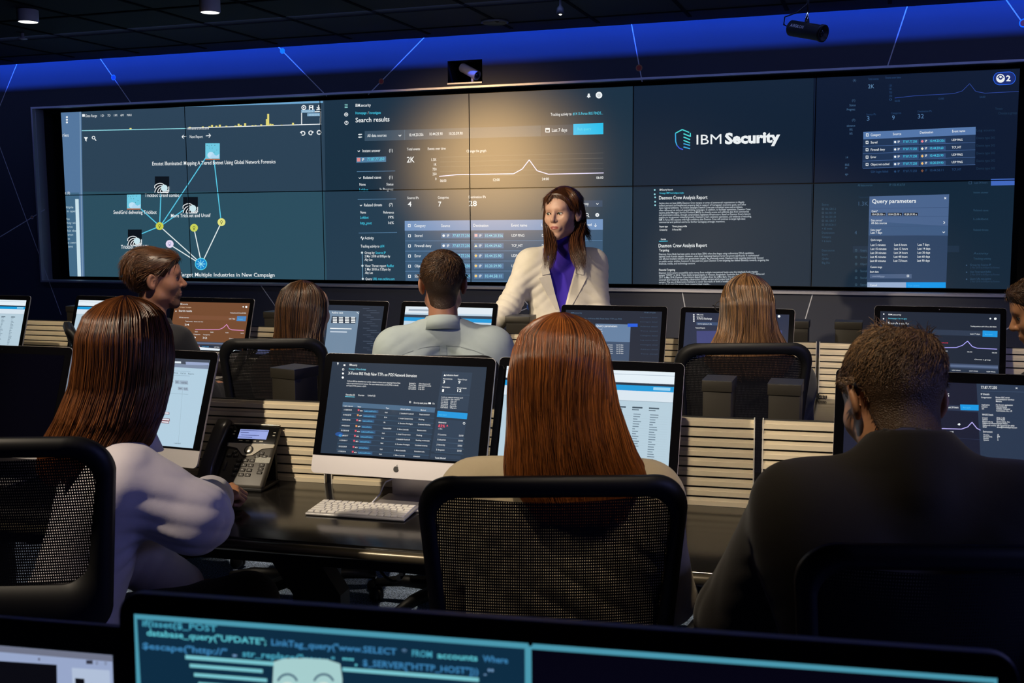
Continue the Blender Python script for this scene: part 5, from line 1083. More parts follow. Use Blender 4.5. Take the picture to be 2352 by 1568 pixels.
def strand_geo(paths, r0, tint, taper=.15, tip=0.0):
    """paths (N, K, 3) -> three sided tapering tubes"""
    N, K, _ = paths.shape; t = np.gradient(paths, axis=1); t /= np.linalg.norm(t, axis=2)[..., None]+1e-9
    up = np.array([.31, .27, .91]); a = np.cross(t, up); a /= np.linalg.norm(a, axis=2)[..., None]+1e-9; b_ = np.cross(t, a)
    s = np.linspace(0, 1, K); rr = r0*(1-(1-taper)*s**3); rr = np.broadcast_to(rr, (N, K)) if np.ndim(r0) == 0 else np.asarray(r0)[:, None]*(1-(1-taper)*s**3)[None]
    V = np.stack([paths+rr[..., None]*(a*math.cos(q)+b_*math.sin(q)) for q in (0, 2.094, 4.189)], 2).reshape(-1, 3)
    base = (np.arange(N)*K*3)[:, None, None]+(np.arange(K-1)*3)[None, :, None]; j = np.arange(3)[None, None]; j2 = (j+1) % 3
    F = np.stack([base+j, base+j2, base+3+j2, base+3+j], -1).reshape(-1, 4)
    return V, F, np.clip(tint[:, None, None]*(1-.3*tip)+tip*(s**2.2)[None, :, None]+np.zeros((N, K, 3)), 0, 1).ravel()
def merge(parts):
    V = []; F = []; T_ = []; n = 0
    for v, f, t in parts: V.append(v); F.append(f+n); T_.append(t); n += len(v)
    return np.concatenate(V), np.concatenate(F), np.concatenate(T_)
def hair_obj(name, parts, m, parent):
    V, F, t = merge(parts); me = raw_mesh(name, V, F, m); set_tint(me, t); return link_mesh(name, me, parent)
def cat_rom(P, K):
    P = np.asarray(P, float); n = len(P); u = np.linspace(0, n-1, K); out = []
    for q in u:
        i = min(int(q), n-2); f = q-i; p0, p1, p2, p3 = P[max(i-1, 0)], P[i], P[i+1], P[min(i+2, n-1)]
        out.append(.5*((2*p1)+(-p0+p2)*f+(2*p0-5*p1+4*p2-p3)*f*f+(-p0+3*p1-3*p2+p3)*f**3))
    return np.array(out)
def bundle(guide, radii, N, K=16, r=.0011, seed=1, spread=1.0, endjit=.03, clump=5):
    """guide points (k,3); radii list of (a, b): across / along depth"""
    g = cat_rom(guide, K); R_ = cat_rom(np.array(radii, float), K); rg = np.random.default_rng(seed)
    t = np.gradient(g, axis=0); t /= np.linalg.norm(t, axis=1)[:, None]; a = np.cross(t, [0, 1, 0.02]); a /= np.linalg.norm(a, axis=1)[:, None]+1e-9; b_ = np.cross(t, a)
    th = rg.uniform(0, 2*np.pi, N); ro = np.sqrt(rg.uniform(.25, 1, N))
    cth = rg.uniform(0, 2*np.pi, clump*4); near = np.argmin(np.abs(((th[:, None]-cth[None]+np.pi) % (2*np.pi))-np.pi), 1); s = np.linspace(0, 1, K)
    dth = ((cth[near]-th+np.pi) % (2*np.pi))-np.pi; TH = th[:, None]+dth[:, None]*(s**1.5*.75)[None]
    Pp = g[None]+a[None]*(np.cos(TH)*ro[:, None]*R_[None, :, 0]*spread)[..., None]+b_[None]*(np.sin(TH)*ro[:, None]*R_[None, :, 1]*spread)[..., None]
    Pp += (rg.normal(0, .004, (N, 1, 3))*s[None, :, None]**2); Pp[:, :, 2] -= (rg.uniform(-1, 1, N)*endjit)[:, None]*(s**2)[None]
    sv = strand_geo(Pp, r, rg.uniform(0, 1, N)**1.6)
    # solid core
    n = 12; an = np.linspace(0, 2*np.pi, n, endpoint=False); V = (g[:, None]+a[:, None]*(np.cos(an)[None, :, None]*R_[:, None, :1]*.86)+b_[:, None]*(np.sin(an)[None, :, None]*R_[:, None, 1:]*.86)).reshape(-1, 3)
    kk = max(2, int(K*.93)); i = np.arange(kk-1)[:, None]; j = np.arange(n)[None]; F = np.stack([i*n+j, i*n+(j+1) % n, (i+1)*n+(j+1) % n, (i+1)*n+j], -1).reshape(-1, 4)
    return [sv, (V, F, np.full(len(V), .12))]
# ---- long hair seen from behind: stack of oval sections below the crown
def mane(H, yaw, rows, opening, N, r=.0012, K=22, seed=3, rag=.05, clumps=60, drift=.12, part=0.0, wave=.004, core=.93, pmix=2.2, tip=0.3):
    """rows: (z, cx, cy, rx, ryback, ryfront) relative to head centre in the head yaw frame; opening(z)-> half angle covered (deg)"""
    rg = np.random.default_rng(seed); R_ = np.array(rows, float); zt, zb = R_[0, 0], R_[-1, 0]; Rm_ = Rz(yaw)
    def tab(z): return [np.interp(-z, -R_[:, 0], R_[:, k]) for k in range(1, 6)]
    def pos(ph, z, off):
        cx, cy, rx, rb, rf = tab(z); c = np.cos(ph); ry = np.where(c > 0, rb, rf)
        return np.stack([cx+(rx+off)*np.sin(ph), cy-(ry+off)*c, z+0*ph], -1)
    U = np.linspace(0, 1, K); zz = zt-(zt-zb)*U**1.25
    op = np.radians(np.array([opening(z) for z in zz]))
    ph0 = rg.uniform(-1, 1, N); cl = rg.uniform(-1, 1, clumps); near = cl[np.argmin(np.abs(ph0[:, None]-cl[None]), 1)]
    PH = (ph0[:, None]+(near-ph0)[:, None]*(np.clip(U-.35, 0, 1)*1.1)[None])*op[None]
    PH = PH+rg.normal(0, drift, N)[:, None]*(U[None]**2)*.5+part*(1-U[None])**pmix
    off = rg.uniform(-.005, .003, N)[:, None]+wave*np.sin(U[None]*rg.uniform(4, 9, N)[:, None]+rg.uniform(0, 6, N)[:, None])*U[None]
    Z = np.broadcast_to(zz[None], PH.shape).copy(); cut = rg.uniform(0, rag, N)**1.0; Z = zt-(zt-Z)*(1-cut[:, None]*U[None]/(1.0))
    P = pos(PH, Z, off)
    sv = strand_geo(P@Rm_.T+H, r, rg.uniform(0, 1, N)**1.5, tip=tip)
    n = 48; an = np.linspace(-np.pi, np.pi, n, endpoint=False); ops = op; base = []
    for i, z in enumerate(zz[:-1]):
        f = np.clip((np.abs(an)-ops[i])/.35, 0, 1); q = pos(an, np.full(n, z), 0.0); cx, cy, rx, rb, rf = tab(z)
        c0 = np.array([cx, cy, z]); base.append(c0+(q-c0)*(core-.40*f)[:, None]*np.array([1, 1, 1]))
    V = np.array(base).reshape(-1, 3); kk = len(base); V[:, 2] = np.repeat(zz[:-1], n); i = np.arange(kk-1)[:, None]; j = np.arange(n)[None]
    F = np.stack([i*n+j, (i+1)*n+j, (i+1)*n+(j+1) % n, i*n+(j+1) % n], -1).reshape(-1, 4)
    return [sv, (V@Rm_.T+H, F, np.full(len(V), .1))]

# ================================================================ HUMAN FIGURE
def Rhead(yaw, pitch, roll=0): return np.array(Matrix.Rotation(yaw, 3, 'Z') @ Matrix.Rotation(-pitch, 3, 'X') @ Matrix.Rotation(roll, 3, 'Y'))
def head_sdf(Q, male=True, face=True, nose=1.0):
    """Q head-local: x right, y towards the face, z up, origin between the ears"""
    w_ = 1.0 if male else .95
    d = ell(Q, (0, -.018, .030), (.076*w_, .098, .088)); d = smin(d, ell(Q, (0, .030, -.030), (.060*w_, .066, .088)), .035)
    d = smin(d, ell(Q, (0, .060, .045), (.055, .034, .045)), .03)
    d = smin(d, sph(Q, (0, .074, -.103), .019 if male else .015), .035)
    for s in (-1, 1):
        d = smin(d, sph(Q, (s*.047*w_, .012, -.070), .022 if male else .016), .035)
        if face:
            d = smin(d, sph(Q, (s*.040, .060, -.020), .024), .03)
            d = smax(d, -sph(Q, (s*.031, .104, .010), .0205), .014)
    if face:
        d = smin(d, seg(Q, (-.030, .082, .030), (.030, .082, .030), .011, .011), .016)
        d = smin(d, seg(Q, (0, .086, .022), (0, .112*nose, -.018), .0065, .0095), .010)
        d = smin(d, sph(Q, (0, .107*nose, -.023), .0105), .008)
        for s in (-1, 1): d = smin(d, sph(Q, (s*.0115, .098, -.026), .0072), .006); d = smax(d, -sph(Q, (s*.0065, .104, -.0335), .0038), .003)
        d = smin(d, ell(Q, (0, .084, -.058), (.028, .016, .022)), .012)
        d = smin(d, ell(Q, (0, .0975, -.0540), (.019, .0055, .0042)), .004); d = smin(d, ell(Q, (0, .0965, -.0632), (.015, .0060, .0048)), .004)
        d = smax(d, -seg(Q, (-.019, .1025, -.0585), (.019, .1025, -.0585), .0016, .0016), .003)
        for s in (-1, 1):
            e = sph(Q, (s*.0305, .0775, .009), .0138); e = smax(e, -ell(Q, (s*.0305, .0925, .0085), (.0135, .012, .0052)), .002); d = smin(d, e, .004)
    return d
def ear_sdf(Q, s):
    A = rot(rz=s*.45, ry=s*.08); q = (Q-np.array([s*.0835, -.012, -.004], np.float32))@A
    d = ell(q, (0, 0, 0), (.0085, .020, .032)); d = smin(d, ell(q, (0, .006, -.024), (.006, .010, .013)), .008)
    d = smax(d, -ell(q, (s*.0085, .004, .003), (.007, .012, .020)), .003); d = smin(d, seg(q, (s*.003, .010, .006), (s*.003, .004, -.014), .003, .003), .003); return d
FING = [(-.030, .070, .0085, 1.0), (-.010, .078, .0088, 1.02), (.011, .073, .0084, 1.0), (.029, .058, .0076, .95)]
def hand_sdf(P, wr, d, n, s, curl=(.6, .9, .6), thumb=.5, k=.95):
    """wr wrist, d pointing to fingers, n back of the hand, s towards the little finger"""
    d = np.array(d, float); d /= np.linalg.norm(d); n = np.array(n, float); n -= d*(n@d); n /= np.linalg.norm(n); x = np.cross(d, n); x *= np.sign(x@np.array(s, float)) or 1
    Q = (P-np.asarray(wr, np.float32))@np.stack([x, d, n], 1).astype(np.float32)/k
    o = seg(Q, (0, -.03, 0), (0, .01, 0), .027, .026)
    for i, (fx, L, r, _) in enumerate(FING): o = smin(o, seg(Q, (fx*.45, .012, 0), (fx, .082-.006*abs(i-1), .002), .014, .0115), .012)
    o = smin(o, ell(Q, (-.022, .035, -.010), (.017, .03, .015)), .012)
    for i, (fx, L, r, _) in enumerate(FING):
        p = np.array([fx, .084-.006*abs(i-1), .002]); a = 0
        for j, f in enumerate((.45, .32, .23)):
            a += curl[j]*(1+.06*i); q = p+L*f*1.05*np.array([fx*.12, math.cos(a), -math.sin(a)]); o = smin(o, seg(Q, p, q, r*(1-.06*j), r*(.94-.06*j)), .003); p = q
    p = np.array([-.030, .018, -.008]); q = p+np.array([-.030*math.cos(thumb)-.004, .034, -.012-.02*thumb]); o = smin(o, seg(Q, p, q, .0125, .0105), .008)
    q2 = q+np.array([.004*thumb*4-.006, .028, -.010]); o = smin(o, seg(Q, q, q2, .0100, .0078), .003); return o*k
class Human:
    def __init__(s, H, byaw, hyaw, pitch=0.0, roll=0.0, sw=.185, male=True, lean=.10, hipz=.56, neck=(0, -.045, -.155), standing=False, bulk=1.0, arms=None, hx=0.0, slope=.032):
        s.H = np.array(H, float); s.by = byaw; s.male = male; s.b = bulk; s.Rb = Rz(byaw); s.Rh = Rhead(hyaw, pitch, roll); s.hy = hyaw
        s.O = np.array([H[0], H[1], 0.0]); s.c7 = np.array([neck[0], neck[1], H[2]+neck[2]]); s.hip = np.array([hx, neck[1]-lean, hipz]); s.sw = sw
        s.slope = slope; s.sh = {q: s.c7+np.array([q*(sw-.035), .005, -.062-slope]) for q in (-1, 1)}
        s.el = {}; s.wr = {}
        for q in (-1, 1):
            a = arms[q] if arms else (np.array([q*.05, .08, -.25]), np.array([-q*.03, .24, -.02])); s.el[q] = s.sh[q]+np.array(a[0]); s.wr[q] = s.el[q]+np.array(a[1])
        s.kn = {q: s.hip+np.array([q*.11, .42 if not standing else .03, .02 if not standing else -.42]) for q in (-1, 1)}
        s.an = {q: s.kn[q]+np.array([0, .04 if not standing else -.03, -s.kn[q][2]+.09]) for q in (-1, 1)}
    def loc(s, P): return ((P-s.O.astype(np.float32))@s.Rb).astype(np.float32)   # world -> body frame
    def wld(s, p): return s.Rb@np.asarray(p, float)+s.O
    def torso(s, P, o=0.0):
        z0, z1 = s.hip[2], s.c7[2]; t = np.clip((P[:, 2]-z0)/(z1-z0), -.2, 1); xs_ = s.hip[0]+(s.c7[0]-s.hip[0])*t
        yc = s.hip[1]+(s.c7[1]-s.hip[1])*t**.8 if False else s.hip[1]+(s.c7[1]-s.hip[1])*np.sign(t)*np.abs(t)**1.2
        Q = P.copy(); Q[:, 0] -= xs_; Q[:, 1] = (P[:, 1]-yc)*1.32; b = s.b; w = s.sw; h = z1-z0
        d = 9.0
        for q in (-1, 1):
            a = seg(Q, (q*(w-.088), .01, z1-.135-s.slope*.7), (q*.072*b, 0, z0+h*.36), .094*b+o, .082*b+o); a = smin(a, seg(Q, (q*.072*b, 0, z0+h*.36), (q*.088*b, -.01, z0+.02), .085*b+o, .108*b+o), .05)
            a = smin(a, seg(Q, (q*.015, -.005, z1-.025), (q*(w-.03), .0, z1-.072-s.slope), .048*b+o, .050*b+o), .045); d = a if q == -1 else smin(d, a, .06)
        return d*.86
    def arm(s, P, q, o=0.0, fo=None, cut=0.0):
        b = s.b*(1 if s.male else .88); e = s.el[q]; w = s.wr[q]; w = e+(w-e)*(1-cut)
        d = seg(P, s.sh[q], e, .058*b+o, .044*b+o); return smin(d, seg(P, e, w, .043*b+o, .028*b+(o if fo is None else fo)), .03)
    def legs(s, P, o=0.0):
        d = 9.0
        for q in (-1, 1):
            a = seg(P, s.hip+np.array([q*.09, 0, -.01]), s.kn[q], .085*s.b+o, .058*s.b+o); a = smin(a, seg(P, s.kn[q], s.an[q], .055*s.b+o, .038*s.b+o), .03); d = a if q == -1 else smin(d, a, .05)
        return d
    def box(s, pts, m):
        W_ = np.array([s.wld(p) for p in pts]); return W_.min(0)-m, W_.max(0)+m
    def body(s, skin, lips=None, hh=.0035, face=True, ears=True, hands=None, nose=1.0, hand_h=.0035, stub=None):
        """one joined skin mesh: head and neck, trunk and limbs, hands"""
        Hf = s.H.astype(np.float32); Rh = s.Rh.astype(np.float32); nb_ = s.wld(s.c7); nk = .054 if s.male else .044
        def fh(P):
            Q = (P-Hf)@Rh; d = head_sdf(Q, s.male, face, nose)
            n0 = s.Rh@np.array([0, -.022, -.055])+s.H; d = smin(d, seg(P, n0, nb_+np.array([0, 0, -.03]), nk, nk+.006), .022)
            if ears:
                for q in (-1, 1): d = smin(d, ear_sdf(Q, q), .004)
            return d
        V, F = surf(fh, s.H+[-.15, -.15, -.26], s.H+[.15, .15, .15], hh, bs=4)
        V = relax(V, F, 1, .4); V1, F1 = V, F
        def fb(P):
            Q = s.loc(P); d = s.torso(Q); 
            for q in (-1, 1): d = smin(d, s.arm(Q, q), .03)
            d = smin(d, s.legs(Q), .05)
            for q in (-1, 1): d = smin(d, seg(Q, s.an[q]+np.array([0, 0, -.045]), s.an[q]+np.array([0, .15, -.055]), .036, .026), .03)
            return smin(d, seg(Q, s.c7+np.array([0, 0, -.05]), s.c7, .06, nk), .03)
        lo, hi = s.box([s.hip, s.c7, s.sh[-1], s.sh[1], s.el[-1], s.el[1], s.wr[-1], s.wr[1], s.kn[-1], s.kn[1], s.an[-1], s.an[1]], .2); lo[2] = .0; hi[2] = nb_[2]+.02
        V2, F2 = surf(fb, lo, hi, .012); V2 = relax(V2, F2, 2)
        allV = [V1, V2]; allF = [F1, F2+len(V1)]; n = len(V1)+len(V2)
        for q, (d, nn, sd, cu, th) in (hands or {}).items():
            wr = s.wld(s.wr[q]); R_ = s.Rb; D, Nn, Sd = R_@np.array(d, float), R_@np.array(nn, float), R_@np.array(sd, float)
            kk = .98 if s.male else .88
            V3, F3 = surf(lambda P: hand_sdf(P, wr, D, Nn, Sd, cu, th, kk), wr-.19, wr+.19, hand_h); allV.append(V3); allF.append(F3+n); n += len(V3)
        V = np.concatenate(allV); F = np.concatenate(allF); mats = [skin]; mi = np.zeros(len(F), int)
        if lips is not None:
            C = V[F].mean(1); Q = (C-s.H)@s.Rh; e = ((Q[:, 0]/.021)**2+((Q[:, 2]+.0587)/.0088)**2); mi[(e < 1) & (Q[:, 1] > .088)] = 1; mats.append(lips)
            if stub is not None:
                X, Y, Z = np.abs(Q[:, 0]), Q[:, 1], Q[:, 2]; jag = .003*np.sin(Q[:, 0]*900)*np.sin(Z*700)
                mk = (Y > .05) & (Z < -.038+jag) & (((X < .030+jag) & (Z < -.070)) | ((X > .021) & (X < .033+jag)) | ((Z > -.052) & (Z < -.040) & (X < .028))) & (mi == 0) & (Z > -.130); mi[mk] = 2; mats.append(stub)
        s.nv_head = len(V1); me = raw_mesh('person', V, F, mats, mi); s.root = link_mesh('person', me); s.headfn = fh; return s.root
    def eyes(s, iris=(.05, .09, .06), look=(0, 0), brow=None, lash=True, gap=.0):
        for q in (-1, 1):
            c = s.Rh@np.array([q*.0305, .0775, .009])+s.H; mb = MB(); mb.ball((0, 0, 0), .0125, mat('eye_white', (.62, .58, .55), .25), 12); f = np.array([look[0], 1, look[1]]); f /= np.linalg.norm(f); f = s.Rh@f
            Rq = np.array(Vector(f).to_track_quat('Z', 'Y').to_matrix())
            mb.lathe([(.0058, .0109), (.0058, .0119), (.0026, .0128), (.001, .0129)], mat('iris_%02d' % int(iris[1]*100), iris, .2), R=Rq, n=16); mb.lathe([(.0027, .0126), (.0025, .0131), (.0005, .0132)], mat('pupil', (.005, .005, .005), .1), R=Rq, n=12)
            mb.V = [tuple(np.array(v)+c) for v in mb.V]; mb.build('eye', s.root)
            if brow is not None:
                mb = MB(); P = [s.Rh@np.array([q*x, y, z])+s.H for x, y, z in ((.013, .0925, .0255), (.024, .0925, .0290), (.036, .0860, .0305), (.047, .0740, .0255))]; mb.tube(cat_rom(P, 8), [.0026, .0032, .0036, .0036, .0034, .003, .0024, .0014], brow, n=6); mb.build('eyebrow', s.root)
                mb = MB(); P = [s.Rh@np.array([q*x, y, z])+s.H for x, y, z in ((.0185, .0878, .0095), (.0245, .0908, .0138), (.031, .0918, .0148), (.038, .0890, .0130), (.0435, .0845, .0088))]; mb.tube(cat_rom(P, 8), .0012, mat('dark_lashes', (.01, .007, .006), .6), n=5); mb.build('eyelashes', s.root)
    def cloth(s, name, fn, m, pts, h=.006, mar=.17, zr=None, label=None, it=2, rule=None):
        """fn takes body-frame points"""
        lo, hi = s.box(pts, mar)
        if zr: lo[2], hi[2] = zr
        V, F = surf(lambda P: fn(s.loc(P)), lo, hi, h); V, F = largest(V, F); V = relax(V, F, it, .5)
        mats = m if isinstance(m, list) else [m]; mi = None
        if rule is not None: mi = rule(s.loc(V[F].mean(1).astype(np.float32)))
        o = link_mesh(name, raw_mesh(name, V, F, mats, mi), s.root)
        if label: o['label'] = label
        return o, V, F
    def short_hair(s, m, thick, N=2500, length=.02, r=.0008, comb=(0, -1, -.3), lift=.35, h=.004, seed=5, name='hair', whorl=None, kinky=.25, sweep=1.0, neck=False):
        """thick(Q) head-local thickness (negative where there is no hair)"""
        Hf = s.H.astype(np.float32); Rh = s.Rh.astype(np.float32)
        if neck:
            th0 = thick; thick = lambda Q: np.where((np.abs(Q[:, 0]) > .066) & (((Q[:, 1]+.004)/.034)**2+((Q[:, 2]+.006)/.042)**2 < 1), -.006, th0(Q)).astype(np.float32)
        fn = (lambda P: s.headfn(P)-thick((P-Hf)@Rh)) if neck else (lambda P: s.headfn0((P-Hf)@Rh)-thick((P-Hf)@Rh))
        V, F = surf(fn, s.H+[-.15, -.15, -.2], s.H+[.15, .15, .17], h); V = relax(V, F, 1); Nn = normals(V, F)
        Q = (V-s.H)@s.Rh; th = thick(Q.astype(np.float32)); ok = np.where(th > .001)[0]; rg = np.random.default_rng(seed)
        idx = rg.choice(ok, N); p = V[idx]-Nn[idx]*.003; n = Nn[idx]
        if whorl is not None:
            q = Q[idx]-np.array(whorl); c = np.cross(q, np.array([0, -.35, 1.0])); d = q/(np.linalg.norm(q, axis=1)[:, None]+1e-6)+.55*c/(np.linalg.norm(c, axis=1)[:, None]+1e-6); d = d@s.Rh.T
        else:
            w_ = np.clip((-Q[idx][:, 1]-.02)/.07, 0, 1)[:, None]*sweep; d = (np.array(comb, float)*(1-w_)+np.array([0, .12, -1.0])*w_)@s.Rh.T
        d += rg.normal(0, kinky, d.shape); d -= n*(d*n).sum(1)[:, None]; d /= np.linalg.norm(d, axis=1)[:, None]
        L = length*rg.uniform(.5, 1.1, N)*np.clip(th[idx]/.010, .35, 1.3); K = 5; u = np.linspace(0, 1, K)
        P = p[:, None]+d[:, None]*(L[:, None]*u[None])[..., None]+n[:, None]*(lift*L[:, None]*(u-.55*u*u)[None])[..., None]
        P += -np.array([0, 0, 1.0])*(L[:, None]*.12*u[None]**2)[..., None]
        return hair_obj(name, [strand_geo(P, r, rg.uniform(0, 1, N)**1.4), (V, F, np.full(len(V), .1))], m, s.root)
    def headfn0(s, Q): return head_sdf(Q, s.male, False)
def tagp(o, lab): tag(o, lab, 'person', 'people in the control room')
# ================================================================ MESH OFFICE CHAIRS
m_fr = mat('black_chair_frame', (0.006, 0.006, 0.007), 0.5, spec=.3); m_seat = mat('black_seat_fabric', (0.01, 0.01, 0.011), 0.85)
m_mesh = mat('chair_mesh_weave', (0.005, 0.005, 0.006), 0.6, spec=.25)
nt = m_mesh.node_tree; pb = nt.nodes['Principled BSDF']; uvm = nt.nodes.new('ShaderNodeTexCoord'); sp_ = nt.nodes.new('ShaderNodeSeparateXYZ')
nt.links.new(uvm.outputs['Object'], sp_.inputs['Vector'])
def sinw(out, f):
    a = nt.nodes.new('ShaderNodeMath'); a.operation = 'MULTIPLY'; a.inputs[1].default_value = f; nt.links.new(out, a.inputs[0])
    b_ = nt.nodes.new('ShaderNodeMath'); b_.operation = 'SINE'; nt.links.new(a.outputs[0], b_.inputs[0]); return b_.outputs[0]
sx, sz = sinw(sp_.outputs['X'], 1500), sinw(sp_.outputs['Z'], 1100)
mm = nt.nodes.new('ShaderNodeMath'); mm.operation = 'MAXIMUM'; nt.links.new(sx, mm.inputs[0]); nt.links.new(sz, mm.inputs[1])
gt = nt.nodes.new('ShaderNodeMath'); gt.operation = 'GREATER_THAN'; gt.inputs[1].default_value = -.42; nt.links.new(mm.outputs[0], gt.inputs[0]); nt.links.new(gt.outputs[0], pb.inputs['Alpha'])
def chair(cx, cy, yaw, ztop, W, label, bh=.54, solid=0.0, taper=.86, dip=.012, arms=False, rail=.036):
    """cx, cy: middle of the top rail; the sitter faces local +y"""
    t = empty('office_chair', (cx, cy, 0), yaw, label, 'chair', 'mesh back office chairs')
    zb = ztop-bh; n = 10
    def outline(inset, top_in, bot_in):
        w2_, h = W/2-inset, bh; P = []
        r = .075-inset*.55
        for sx_ in (1, -1):
            for i in range(n+1):
                a = math.radians(90*i/n if sx_ > 0 else 90+90*i/n); cxr = sx_*(w2_-r); P.append((cxr+r*math.cos(a), ztop-top_in-r+r*math.sin(a)))
        for sx_ in (-1, 1):
            for i in range(n+1):
                a = math.radians(180+90*i/n if sx_ < 0 else 270+90*i/n); cxr = sx_*(w2_*taper-r); P.append((cxr+r*math.cos(a), zb+bot_in+r+r*math.sin(a)))
        return P
    def curve(x, z):
        u = x/(W/2); f = (ztop-z)/bh; return -.035*(1-u*u)*(1.0)+.10*f-.10*max(0, f-.45)**1.5*.6, z-dip*(1-u*u)*(1-f)
    O_, I_ = outline(0, 0, 0), outline(.031, rail, .05+solid); k = len(O_); V = []
    for ring, dy in ((O_, -.006), (O_, .012), (I_, .016), (I_, -.008)):
        for x, z in ring:
            y, z2 = curve(x, z); V.append((x, y+dy, z2))
    mid_ = [((a[0]+c[0])/2, (a[1]+c[1])/2) for a, c in zip(O_, I_)]
    for x, z in mid_: y, z2 = curve(x, z); V.append((x, y-.014, z2))
    F = []
    for a, c in ((0, 1), (1, 2), (2, 3), (3, 4), (4, 0)): F += [(a*k+j, a*k+(j+1) % k, c*k+(j+1) % k, c*k+j) for j in range(k)]
    s = MB(); s.add(V, F, m_fr, True); s.build('back_frame', t)
    # mesh sheet: horizontal scanlines of the inner outline
    V = []; F = []; NZ, NX = 22, 20; zs_ = np.linspace(zb+.052+solid, ztop-rail-.002, NZ)
    for z in zs_:
        X = [];
        for j in range(k):
            (x0, z0), (x1, z1) = I_[j], I_[(j+1) % k]
            if (z0 <= z) != (z1 <= z): X.append(x0+(x1-x0)*(z-z0)/(z1-z0))
        xm = max(X) if X else .01
        for i in range(NX+1): x = -xm+2*xm*i/NX; y, z2 = curve(x, z); V.append((x*1.01, y+.004, z2))
    F = [(i*(NX+1)+j, i*(NX+1)+j+1, (i+1)*(NX+1)+j+1, (i+1)*(NX+1)+j) for i in range(NZ-1) for j in range(NX)]
    s = MB(); s.add(V, F, m_mesh, True); s.build('back_mesh', t)
    s = MB(); s.box((0, .33, .455), (.48, .46, .07), m_seat, bev=.032); s.build('seat', t)
    s = MB(); s.tube([(0, .02, zb+.02), (0, .05, zb-.03), (0, .12, .42), (0, .3, .40)], [.03, .034, .034, .03], m_fr, n=10, flat=.5); s.build('back_support', t)
    s = MB(); s.lathe([(.001, .42), (.03, .42), (.03, .24), (.024, .24), (.024, .09), (.045, .09), (.045, .06), (.001, .06)], m_fr, o=(0, .31, 0)); s.build('column', t)
    s = MB()
    for i in range(5): a = .3+i*2*math.pi/5; s.tube([(0.02*math.cos(a), .31+.02*math.sin(a), .10), (.2*math.cos(a), .31+.2*math.sin(a), .095), (.31*math.cos(a), .31+.31*math.sin(a), .075)], [.03, .024, .016], m_fr, n=8)
    s.build('star_base', t)
    for i in range(5):
        a = .3+i*2*math.pi/5; x, y = .31*math.cos(a), .31+.31*math.sin(a); s = MB(); R = rot(ry=math.pi/2, rz=a+.8)
        s.lathe([(.001, -.022), (.024, -.022), (.029, -.017), (.029, -.004), (.024, -.002), (.024, .002), (.029, .004), (.029, .017), (.024, .022), (.001, .022)], m_fr, o=(x, y, .0295), R=R, n=18); s.tube([(x, y, .05), (x, y, .078)], .007, m_chr); s.build('caster', t)
    return t
def chair_px(L, R, D, label, W=None, dyaw=0.0, **k):
    """rail end points in the photo -> chair"""
    a, c = at_d(*L, D), at_d(*R, D); m_ = (a+c)/2; w_ = W or np.linalg.norm((c-a)[:2]); yaw = math.atan2(c[1]-a[1], c[0]-a[0])+dyaw
    return chair(m_[0], m_[1], yaw, m_[2]+.0, w_, label, **k)
chair_px((-335, 985), (243, 1003), 1.98, 'mesh back office chair at the left edge behind the woman in the pale blazer', W=.47, dyaw=.02, bh=.42, solid=.07)
chair_px((958, 1086), (1582, 1070), 1.95, 'mesh back office chair of the red haired woman in the centre foreground', bh=.56, dip=.018)
chair_px((1838, 1205), (2470, 1262), 1.62, 'black office chair back in the lower right behind the dark suited man', bh=.5, dyaw=-.05)
chair_px((500, 766), (750, 776), 3.88, 'empty looking mesh chair behind the dark haired woman, a telephone visible through it', bh=.5)
chair_px((866, 806), (1150, 816), 3.78, 'office chair of the man in the pale blue shirt', bh=.5)
chair_px((1552, 778), (1868, 786), 3.5, 'mesh office chair of the woman with blonde-streaked hair', bh=.52)
cc_ = at_d(165, 742, 4.35); chair(cc_[0], cc_[1], YAW-1.15, cc_[2], .44, 'turned office chair at far left beside the white list computer', bh=.48)

# ================================================================ PEOPLE
S_fair = skinmat('fair_skin', (0.46, 0.27, 0.19)); S_ruddy = skinmat('ruddy_skin', (0.40, 0.19, 0.12)); S_tan = skinmat('tanned_skin', (0.42, 0.20, 0.10))
S_light = skinmat('light_skin', (0.50, 0.30, 0.22)); LIP = mat('rose_lips', (0.30, 0.09, 0.08), .4)
def fabric(name, c, rough=.8, b=.15, sc=500, **k): return mat(name, c, rough, noise=.07, nscale=30, bump=b, bscale=sc, spec=.25, sheen=.15, **k)
def relaxed(fwd=.24, up=0.0): return {q: ((q*.05, .10, -.25), (-q*.06, fwd, up)) for q in (-1, 1)}
HANDS = {q: ((-q*.2, 1, -.05), (0, 0, 1), (q, 0, 0), (.35, .5, .3), .5) for q in (-1, 1)}
def std_top(P, h, q_cut=None, o=.012, neck_z=None, seed=0., fold=.006, cut=.06, wid=0.0):
    d = h.torso(P, o)
    for q in (-1, 1): d = smin(d, h.arm(P, q, o+.004, o+.012, cut), .035)
    d = d-fold*.5*wob(P*np.array([1, 1, .6], np.float32), 17, seed)
    for q in (-1, 1):
        e = h.el[q]; d += crease(P, e, (h.wr[q]-h.el[q])/np.linalg.norm(h.wr[q]-h.el[q]), 95, fold, .10, seed+q)
        d += crease(P, h.sh[q]+np.array([-q*.03, -.02, -.10]), (q*.6, 0, .8), 80, fold*.8, .12, seed)
    if neck_z is not None:
        nz = P[:, 2]-(h.c7[2]+neck_z+.18*(P[:, 1]-h.c7[1])*-1.0); d = smax(d, nz-.0, .008)
    return d
def trousers(h, m, name='trousers'):
    return h.cloth(name, lambda P: smin(h.legs(P, .014), smax(h.torso(P, .010), P[:, 2]-h.hip[2]-.10, .01), .04), m, [h.hip, h.kn[-1], h.kn[1], h.an[-1], h.an[1]], .014, .2, zr=(.06, h.hip[2]+.16))
